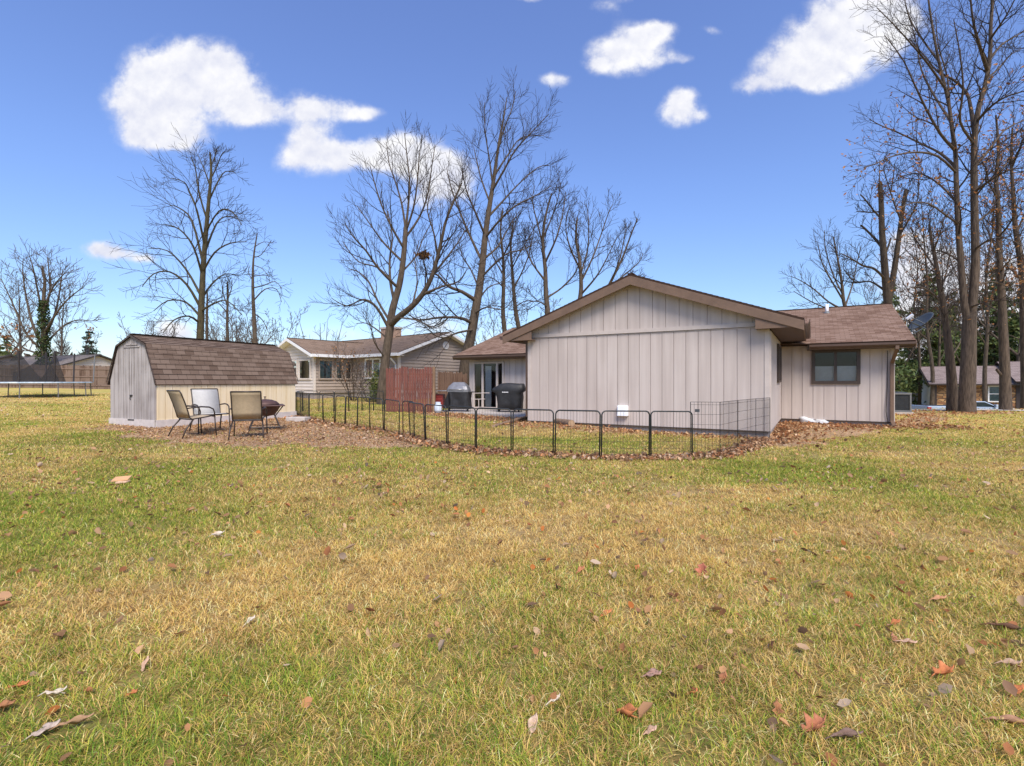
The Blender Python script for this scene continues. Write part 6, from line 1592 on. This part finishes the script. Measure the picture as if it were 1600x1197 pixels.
# wire guard at the maple foot
tg = G(599, 634); tgo = thing('tree_guard', 'round wire cage around the foot of the forked maple', 'wire cage', ground_at(598, 24.9) + Vector((0, 0, .05)))
m = MB()
for i in range(20):
    a = i * .31416; x, y = .62 * math.cos(a), .62 * math.sin(a); m.tube([(x, y, 0), (x, y, .72)], .004, 4)
for z in (.05, .25, .45, .72): m.tube([(.62 * math.cos(i * .31416), .62 * math.sin(i * .31416), z) for i in range(21)], .0045, 4, False)
m.build('wire_grid', M['wire'], tgo)

# far woods closing the view beyond the houses
rw = np.random.default_rng(77); nw_ = 9000
an = rw.uniform(-1.45, 1.45, nw_); rd = rw.uniform(170, 260, nw_)
xw = np.sin(an) * rd; yw = np.cos(an) * rd
top_ = 3.5 + 6 * fbm(an * 9 + 3, rd * .02, 5)
cen = np.stack([xw, yw, hgt(xw, yw) + top_ * np.sqrt(rw.random(nw_))], 1)
WOODS = np.array([(.13, .10, .08), (.17, .13, .105), (.10, .08, .06), (.09, .11, .055)])
tag(link('far_woods', leaf_cloud('far_woods', cen, 1.5, WOODS, 12, None), M['needle']), 'low band of grey brown woods on the far skyline', 'woods', kind='stuff')

# ------------------------------------------------------------------ fallen leaves
def litter(name, label, x, y, sz, seed, pal, tilt=.5, lift=.012):
    ok = np.ones(len(x), bool)
    for poly in BLOCK: ok &= ~inpoly(x, y, poly)
    x = x[ok]; y = y[ok]
    rg3 = np.random.default_rng(seed); n = len(x)
    z = hgt(x, y) + lift * (.3 + rg3.random(n))
    az = rg3.random(n) * 6.283; ti = rg3.normal(0, tilt, n); ro = rg3.normal(0, tilt, n)
    a = np.stack([np.cos(az) * np.cos(ti), np.sin(az) * np.cos(ti), np.sin(ti)], 1)
    b0 = np.stack([-np.sin(az), np.cos(az), np.zeros(n)], 1); nn = np.cross(a, b0)
    b = b0 * np.cos(ro)[:, None] + nn * np.sin(ro)[:, None]; nn = np.cross(a, b)
    s = (sz * (.55 + .9 * rg3.random(n)))[:, None]; wd = (.42 + .35 * rg3.random(n))[:, None]; cu = rg3.uniform(-.1, .55, n)[:, None]; fo = rg3.uniform(-.05, .5, n)[:, None]
    c = np.stack([x, y, z], 1); c[:, 2] += np.abs(np.sin(ti)) * s[:, 0] * .8
    root = c - a * s; tip = c + a * s + nn * s * cu; mid = c - nn * s * cu * .15
    l1 = c - a * s * .35 + b * s * wd + nn * s * fo; l2 = c + a * s * .45 + b * s * wd * .85 + nn * s * (fo + cu * .4)
    r1 = c - a * s * .35 - b * s * wd + nn * s * fo; r2 = c + a * s * .45 - b * s * wd * .85 + nn * s * (fo + cu * .4)
    V = np.stack([root, l1, l2, tip, r2, r1, mid], 1).reshape(-1, 3)
    k = np.arange(n) * 7
    F = [np.stack([k, k + 6, k + 2, k + 1], 1), np.stack([k + 6, k + 3, k + 2, k + 6], 1)[:, :3], np.stack([k, k + 5, k + 4, k + 6], 1), np.stack([k + 6, k + 4, k + 3], 1)]
    cc = pal[rg3.integers(0, len(pal), n)] * (.65 + .6 * rg3.random((n, 1)))
    me = npmesh(name, V, F, True, np.repeat(cc, 7, 0))
    return tag(link(name, me, M['leafcol']), label, 'leaves', kind='stuff')
RUST = np.array([(.46, .22, .10), (.54, .30, .14), (.40, .17, .075), (.64, .43, .25), (.58, .35, .19), (.30, .15, .08)])
TANL = np.array([(.50, .34, .20), (.40, .25, .14), (.58, .43, .30), (.34, .19, .10), (.46, .27, .15), (.25, .15, .09)])
rl = np.random.default_rng(23)
def inpolys(poly, dens, jit=.35):
    P = np.array(poly); lo = P.min(0); hi = P.max(0); n = int(dens * (hi[0] - lo[0]) * (hi[1] - lo[1])); q = rl.random((n, 2)) * (hi - lo) + lo
    j = q + jit * rl.normal(size=q.shape) * .5; k = inpoly(q[:, 0], q[:, 1], poly); return j[k, 0], j[k, 1]
def along(pts, dens, wd, side=0):
    X = []; Y = []
    for a, b in zip(pts[:-1], pts[1:]):
        d = b - a; L_ = math.hypot(d.x, d.y); n = int(L_ * dens); t = rl.random(n); nx_, ny_ = -d.y / L_, d.x / L_
        o = rl.normal(side, wd, n); cl = np.clip(.35 + 1.3 * fbm((a.x + d.x * t) * 2.2, (a.y + d.y * t) * 2.2, 61), .2, 1); kp = rl.random(n) < cl
        X.append((a.x + d.x * t + nx_ * o)[kp]); Y.append((a.y + d.y * t + ny_ * o)[kp])
    return np.concatenate(X), np.concatenate(Y)
fr2 = [G(*q) for q in FR2] + [G(1125, 713), G(1181, 694), G(1210, 686)]
x1, y1 = along(fr2, 430, .15, -.05); x2, y2 = along([G(*q) for q in FR] + [G(641, 684.5)], 150, .2)
litter('leaf_drift', 'drift of rust brown leaves caught along the foot of the wire fence', np.r_[x1, x2], np.r_[y1, y2], .036, 1, np.r_[RUST, TANL], .55, .03)
x1, y1 = inpolys(MULCH, 300, .75); litter('leaf_litter', 'thin brown leaf litter around the chairs and fire pit', x1, y1, .020, 2, TANL * np.array((1.08, 1.02, .88)), .4, .012)
x1, y1 = inpolys(DIRT, 75, .6); x2, y2 = along([H(.15, .3, 0), H(.2, 4.6, 0)], 260, .25); x3, y3 = along([H(.2, 4.7, 0), H(3.1, 4.7, 0), H(4.6, 6, 0)], 260, .35, -.1)
litter('leaf_pile', 'rust coloured leaves heaped in the corner bed by the wing wall', np.r_[x1, x2, x3], np.r_[y1, y2, y3], .038, 3, RUST * .85, .5, .04)
x1, y1 = inpolys(WALLBED, 150, .3); litter('leaf_litter', 'orange brown leaf litter along the gable wall and patio edge', x1, y1, .036, 4, RUST, .45, .02)
n = 7500; yy = np.sqrt(rl.random(n) * (30 ** 2 - 2 ** 2) + 4); xx = (rl.random(n) * 2 - 1) * yy * 1.2
kp = rl.random(n) < .25 + .9 * (fbm(xx * .3, yy * .3, 44) - .3) + .25 * (xx > 2)
for poly in BLOCK: kp &= ~inpoly(xx, yy, poly)
litter('scattered_leaves', 'dry tan and brown leaves scattered thinly over the whole lawn', xx[kp], yy[kp], .034, 6, np.r_[TANL, RUST[:3], TANL[:3]], .45, .035)
n = 4600; yy = np.sqrt(rl.random(n) * (8.5 ** 2 - 1.5 ** 2) + 2.2); xx = (rl.random(n) * 2 - 1) * yy * 1.2
kp = rl.random(n) < .10 + .40 * ss((fbm(xx * .8, yy * .8, 48) - .38) / .3) + .30 * ss((xx + .5) / 2.5) * (yy < 4.5)
litter('small_leaves', 'small crumpled rust and tan leaves caught in the near grass', xx[kp], yy[kp], .023, 16, np.r_[RUST, TANL, RUST * .85, np.array([(.55, .22, .06), (.48, .17, .05)])], .55, .03)
x1, y1 = inpolys([(14, 20.5), (21, 20.5), (23, 23.3), (15, 23.3)], 25); litter('leaf_litter', 'brown leaves spread under the big oak trunks', x1, y1, .055, 7, RUST, .4, .02)

# larger single leaves lying close to the camera
import bmesh
def big_leaf(label, px, py, ln, wd, az, tilt, curl, fold, col, lobes=0, roll=0):
    p = G(px, py); t_ = [];  n = 12
    mt = mat('leaf_' + str(len(bpy.data.materials)), col, .85, .32, 22, .3, spec=.05)
    vs = []; fs = []
    for i in range(n + 1):
        t = i / n; w_ = wd * (math.sin(math.pi * min(1, t * 1.02 + .01)) ** .7) * (1 - .25 * t)
        if lobes: w_ *= 1 + .42 * math.sin(t * lobes * 6.283)
        for j in range(-2, 3):
            u_ = j / 2; vs.append(Vector(((t - .5) * ln, u_ * w_ * .5, curl * ln * (t - .4) ** 2 + fold * abs(u_) ** 1.4 * w_ + .006 * math.sin(9 * t + 3 * u_))))
    for i in range(n):
        for j in range(4):
            a = i * 5 + j; fs.append((a, a + 1, a + 6, a + 5))
    m = MB(); m.add(vs, fs); m.tube([(-.5 * ln - .03, 0, -.004), (-.5 * ln, 0, curl * ln * .16), (-.1 * ln, 0, curl * ln * .09 + .001), (.4 * ln, 0, .0)], [.0016, .0022, .0016, .0008], 5)
    o = m.build('fallen_leaf', mt, None, True); s = o.modifiers.new('s', 'SOLIDIFY'); s.thickness = .0012
    o.location = p + Vector((0, 0, .028)); o.rotation_euler = (roll, tilt, az)
    return tag(o, label, 'leaf', 'single leaves on the near lawn')
ORG = (.50, .185, .075); TANC = (.56, .40, .285); BRN = (.34, .16, .075); PNK = (.54, .35, .24); GRY = (.44, .35, .28); DRK = (.15, .08, .05); PALE = (.64, .54, .42)
for a in [
    ('greyish flat leaf at the bottom left of the lawn', 73, 1150, .085, .055, .8, -.15, .3, .1, GRY), ('slender pinkish tan leaf standing upright in the lower left grass', 227, 1047, .07, .03, 1.2, -1.0, .2, .2, PNK),
    ('small bright orange leaf in the lower left grass', 207, 1094, .04, .03, .4, -.2, .6, .3, ORG), ('orange curled leaf at the left edge of the near lawn', 30, 1082, .08, .035, .25, -.1, .5, .3, ORG),
    ('pale twisted leaf below the orange one on the lower left', 88, 1094, .085, .03, .15, 0, .9, .4, PALE), ('brown leaf cut by the left picture edge near the bottom', 6, 1115, .07, .05, .7, 0, .5, .3, BRN),
    ('long brown curled leaf strip at the lower left', 120, 1140, .11, .03, .5, 0, .5, .6, (.36, .22, .12)), ('pale crumpled leaf pair at the middle left lawn', 341, 843, .10, .06, .2, 0, 1.2, .6, PALE),
    ('white edged dry leaf at the left middle of the lawn', 392, 978, .06, .035, .9, -.4, .5, .4, PALE), ('large rust orange curled leaf at the bottom centre', 982, 1130, .10, .06, -.7, -.3, .9, .6, ORG),
    ('pale pink oval leaf beside the curled orange leaf at the bottom', 1018, 1153, .05, .035, .1, -.4, .4, .2, PNK), ('orange pointed leaf right of centre at the bottom', 1083, 1092, .055, .04, -.5, -.6, .4, .2, ORG),
    ('rust leaf rearing up right of the bottom centre', 1131, 1070, .06, .04, .5, -.8, .6, .3, (.42, .18, .09)), ('broad mauve brown leaf below the lawn centre', 1022, 1063, .075, .055, .1, -.1, .3, .2, (.36, .22, .17)),
    ('white curled dry leaf at the bottom edge near the centre', 868, 1104, .05, .03, .6, 0, .9, .4, PALE), ('tan folded leaf with upturned tip left of bottom centre', 835, 1142, .07, .045, 1.0, -.8, .5, .4, TANC),
    ('dark brown oak leaf at the bottom centre right', 1215, 1120, .08, .04, 1.3, -.9, .4, .3, BRN, 3), ('large folded rust oak leaf in the lower right', 1275, 1152, .11, .06, .2, -.25, .9, .7, (.42, .17, .09), 3),
    ('long dark curled leaf next to the folded rust oak leaf', 1325, 1163, .12, .03, .05, 0, .4, .8, (.2, .13, .10)), ('orange and brown oak leaf pair in the right lower lawn', 1477, 1062, .10, .065, .05, -.2, .8, .5, ORG, 2),
    ('tan orange leaf at the right middle of the lawn', 1468, 943, .09, .045, .0, -.1, .5, .3, (.52, .27, .14)), ('dusty pink leaf in the right lower middle lawn', 1420, 1012, .075, .035, -.3, 0, .3, .3, PNK),
    ('reddish leaf just beside the dusty pink leaf', 1396, 1005, .05, .03, 1.3, -.6, .4, .3, (.42, .2, .12)), ('rust oak leaf standing in the middle of the lawn', 1098, 898, .11, .08, .9, -1.0, .7, .4, (.44, .16, .10), 3),
    ('orange round leaf left of the standing oak leaf', 908, 897, .075, .06, .3, -.5, .5, .2, (.50, .21, .10)), ('orange leaf at the middle right lawn below the wing', 1400, 981, .06, .04, .1, -.3, .5, .3, ORG),
    ('fresh orange leaf near the middle of the lawn', 996, 893, .05, .04, .8, -.7, .5, .2, ORG), ('orange leaf lying close below the lawn centre', 948, 966, .075, .045, .4, -.3, .3, .2, ORG),
    ('brown twisted leaf by the right edge of the lawn', 1580, 1048, .09, .04, -.2, 0, .8, .5, (.45, .3, .2)), ('orange leaf at the right picture edge', 1592, 1088, .06, .04, .2, -.4, .5, .2, ORG),
    ('dark curled bark strip leaf at the right edge of the lawn', 1575, 990, .17, .03, -.5, 0, .3, .8, DRK), ('long brown bark sliver leaf near the bottom right corner', 1580, 1140, .14, .03, -.25, 0, .3, .7, (.36, .2, .12))]:
    big_leaf(*a[:10], *(a[10:]))
# flat orange scrap on the left lawn
p = G(189, 757)
sc = thing('scrap', 'two flat orange tan scraps stacked on the left part of the lawn', 'scrap', p + Vector((0, 0, .03)), R(10))
m = MB(); m.hexa([(-.09, -.05, .015), (.10, -.03, .03), (.10, .06, .06), (-.09, .05, .05), (-.09, -.05, .03), (.10, -.03, .045), (.10, .06, .075), (-.09, .05, .065)]); m.build('upper_piece', mat('orange_scrap', (.58, .33, .16), .8, .15, 10, .2), sc)
m = MB(); m.hexa([(-.02, -.09, 0), (.10, -.07, 0), (.11, .0, .01), (-.01, -.01, .01), (-.02, -.09, .015), (.10, -.07, .015), (.11, .0, .025), (-.01, -.01, .025)]); m.build('lower_piece', mat('tan_scrap', (.58, .38, .24), .8, .15, 10, .2), sc)

# ------------------------------------------------------------------ sky, sun, camera
SUN_EL, SUN_AZ = R(50), R(165)       # azimuth measured clockwise from +Y (the view direction)
EXPO = .95
sc_ = bpy.context.scene
w = bpy.data.worlds.new('World'); sc_.world = w; w.use_nodes = True
nt = w.node_tree; nt.nodes.clear()
out = node(nt, 'ShaderNodeOutputWorld'); bg = node(nt, 'ShaderNodeBackground'); L(nt, bg.outputs[0], out.inputs[0])
SKY = .10
bg.inputs['Strength'].default_value = SKY
sky = node(nt, 'ShaderNodeTexSky', sky_type='NISHITA'); sky.sun_disc = False; sky.sun_elevation = SUN_EL; sky.sun_rotation = SUN_AZ
sky.altitude = 200; sky.air_density = 1.0; sky.dust_density = .6; sky.ozone_density = 1.4
tc = node(nt, 'ShaderNodeTexCoord')
sep = node(nt, 'ShaderNodeSeparateXYZ'); L(nt, tc.outputs['Generated'], sep.inputs[0])
def mth(op, a, b=None, c=None, clamp=False):
    n = node(nt, 'ShaderNodeMath', operation=op, use_clamp=clamp)
    for i, q in enumerate((a, b, c)):
        if q is None: continue
        if isinstance(q, (int, float)): n.inputs[i].default_value = q
        else: L(nt, q, n.inputs[i])
    return n.outputs[0]
ny_ = mth('MAXIMUM', sep.outputs[1], .02)
U_ = mth('DIVIDE', sep.outputs[0], ny_); V_ = mth('DIVIDE', sep.outputs[2], ny_)
# clouds by direction: tangent-plane coordinates around the north (+Y) heading
cmb = node(nt, 'ShaderNodeCombineXYZ'); L(nt, U_, cmb.inputs[0]); L(nt, V_, cmb.inputs[1])
nz = node(nt, 'ShaderNodeTexNoise'); nz.inputs['Scale'].default_value = 15; nz.inputs['Detail'].default_value = 10; nz.inputs['Roughness'].default_value = .60
L(nt, cmb.outputs[0], nz.inputs['Vector'])
nz2 = node(nt, 'ShaderNodeTexNoise'); nz2.inputs['Scale'].default_value = 5; nz2.inputs['Detail'].default_value = 6
L(nt, cmb.outputs[0], nz2.inputs['Vector'])
warp = node(nt, 'ShaderNodeVectorMath', operation='SUBTRACT'); L(nt, nz2.outputs['Color'], warp.inputs[0]); warp.inputs[1].default_value = (.5, .5, .5)
wsc = node(nt, 'ShaderNodeVectorMath', operation='SCALE'); L(nt, warp.outputs[0], wsc.inputs[0]); wsc.inputs['Scale'].default_value = .06
wv = node(nt, 'ShaderNodeVectorMath', operation='ADD'); L(nt, cmb.outputs[0], wv.inputs[0]); L(nt, wsc.outputs[0], wv.inputs[1])
CL = [(265, 120, 62, 50, 1), (318, 112, 66, 40, 1), (222, 160, 50, 52, 1), (350, 135, 50, 38, 1), (385, 165, 42, 26, 1), (262, 190, 46, 36, .9), (235, 215, 42, 18, .8), (292, 212, 40, 18, .55), (415, 172, 30, 15, .6),
      (478, 160, 34, 26, .9), (520, 170, 42, 20, .9), (572, 176, 32, 11, .75), (490, 205, 32, 18, .7), (480, 240, 46, 30, 1), (535, 243, 36, 22, .8), (585, 238, 36, 20, .8), (625, 232, 46, 30, 1), (675, 262, 42, 38, .9), (715, 280, 34, 34, .7), (665, 310, 50, 22, .5),
      (158, 390, 36, 13, .8), (190, 398, 34, 11, .7), (225, 402, 26, 8, .4),
      (1000, 62, 46, 30, 1), (965, 88, 52, 24, .95), (1030, 45, 24, 14, .8), (930, 102, 22, 9, .6), (865, 121, 26, 12, .7), (1048, 90, 20, 12, .45), (1078, 96, 12, 9, .3),
      (1062, 170, 34, 22, 1), (1068, 150, 22, 16, .8), (1095, 182, 16, 9, .5), (1110, 45, 16, 9, .5), (940, 12, 26, 14, .5), (825, 3, 24, 8, .6), (975, -10, 30, 12, .5),
      (1330, 30, 76, 44, 1), (1392, 22, 46, 40, 1.0), (1270, 66, 60, 36, 1), (1330, 88, 60, 30, .9), (1230, 105, 52, 30, 1), (1290, 115, 46, 24, .8), (1180, 136, 34, 18, .9), (1370, 70, 40, 22, .6),
      (280, 520, 46, 26, .75), (248, 540, 40, 16, .5), (1440, 430, 60, 60, .8), (1500, 500, 110, 80, 1.2), (1430, 380, 36, 26, .6), (1590, 480, 90, 90, 1.0), (1450, 540, 70, 50, 1), (1400, 520, 60, 30, .6), (520, 525, 70, 18, .45), (640, 500, 60, 26, .35), (740, 520, 70, 30, .5), (60, 540, 90, 22, .4)]
tot = None
for cx_, cy_, rx_, ry_, a_ in CL:
    s1 = node(nt, 'ShaderNodeVectorMath', operation='SUBTRACT'); L(nt, wv.outputs[0], s1.inputs[0]); s1.inputs[1].default_value = ((cx_ - 800) / FP, (HY - cy_) / FP, 0)
    s2 = node(nt, 'ShaderNodeVectorMath', operation='MULTIPLY'); L(nt, s1.outputs[0], s2.inputs[0]); s2.inputs[1].default_value = (FP / rx_ * 1.0, FP / ry_ * 1.0, 0)
    dt = node(nt, 'ShaderNodeVectorMath', operation='DOT_PRODUCT'); L(nt, s2.outputs[0], dt.inputs[0]); L(nt, s2.outputs[0], dt.inputs[1])
    ex = mth('EXPONENT', mth('MULTIPLY', dt.outputs['Value'], -1))
    tot = mth('MULTIPLY_ADD', ex, a_, tot if tot is not None else 0.0)
fld = mth('ADD', tot, mth('MULTIPLY', mth('SUBTRACT', nz.outputs['Fac'], .5), mth('ADD', mth('MULTIPLY', mth('MINIMUM', tot, .6), 3.6), .0)))
mr = node(nt, 'ShaderNodeMapRange', interpolation_type='SMOOTHSTEP'); mr.inputs[1].default_value = .18; mr.inputs[2].default_value = .98
L(nt, fld, mr.inputs[0])
dens = mth('MULTIPLY', mr.outputs[0], mth('GREATER_THAN', sep.outputs[1], .05))
# blue: deepen towards the zenith, pale at the skyline
el = mth('MAXIMUM', sep.outputs[2], 0)
gr = ramp(nt, [(0, (.78, .82, .92)), (.13, (.72, .81, .97)), (.35, (.82, .90, 1.18)), (.6, (.90, .94, 1.26))]); L(nt, el, gr.inputs[0])
sm = node(nt, 'ShaderNodeMix', data_type='RGBA', blend_type='MULTIPLY'); sm.inputs[0].default_value = 1; L(nt, sky.outputs[0], sm.inputs[6]); L(nt, gr.outputs[0], sm.inputs[7])
CW = 1.0 / SKY / 2 ** EXPO
nu = node(nt, 'ShaderNodeTexNoise'); nu.inputs['Scale'].default_value = 15; nu.inputs['Detail'].default_value = 5; nu.inputs['Roughness'].default_value = .55
sh = node(nt, 'ShaderNodeVectorMath', operation='ADD'); L(nt, cmb.outputs[0], sh.inputs[0]); sh.inputs[1].default_value = (-.004, .02, 0); L(nt, sh.outputs[0], nu.inputs['Vector'])
shade = ramp(nt, [(.34, (CW * .72, CW * .75, CW * .90)), (.58, (CW * 1.0, CW * 1.0, CW * 1.03))]); L(nt, mth('ADD', mth('MULTIPLY_ADD', nz2.outputs['Fac'], .5, .24), mth('MULTIPLY', mth('SUBTRACT', nz.outputs['Fac'], nu.outputs['Fac']), .55)), shade.inputs[0])
cm = node(nt, 'ShaderNodeMix', data_type='RGBA'); L(nt, dens, cm.inputs[0]); L(nt, sm.outputs[2], cm.inputs[6]); L(nt, shade.outputs[0], cm.inputs[7])
L(nt, cm.outputs[2], bg.inputs['Color'])

sl = bpy.data.lights.new('sun', 'SUN'); sl.energy = 2.6; sl.angle = R(28); sl.color = (1, .92, .82)
so = bpy.data.objects.new('sun', sl); C.objects.link(so)
dv = Vector((math.sin(SUN_AZ) * math.cos(SUN_EL), math.cos(SUN_AZ) * math.cos(SUN_EL), math.sin(SUN_EL)))
so.rotation_euler = (-dv).to_track_quat('-Z', 'Y').to_euler(); so.location = (0, -20, 40)

cd = bpy.data.cameras.new('camera'); cam = bpy.data.objects.new('camera', cd); C.objects.link(cam)
cam.location = (0, 0, CZ); cam.rotation_euler = (R(90), 0, 0)
cd.sensor_width = 36; cd.lens = 36 * FP / 1600; cd.shift_y = -(598.5 - HY) / 1600
cd.clip_start = .1; cd.clip_end = 3000
sc_.camera = cam
sc_.view_settings.view_transform = 'Standard'; sc_.view_settings.look = 'None'; sc_.view_settings.exposure = EXPO; sc_.view_settings.gamma = 1
sc_.render.resolution_x = 1024; sc_.render.resolution_y = 766
sc_.cycles.use_denoising = True
sc_.cycles.max_bounces = 6; sc_.cycles.transparent_max_bounces = 12
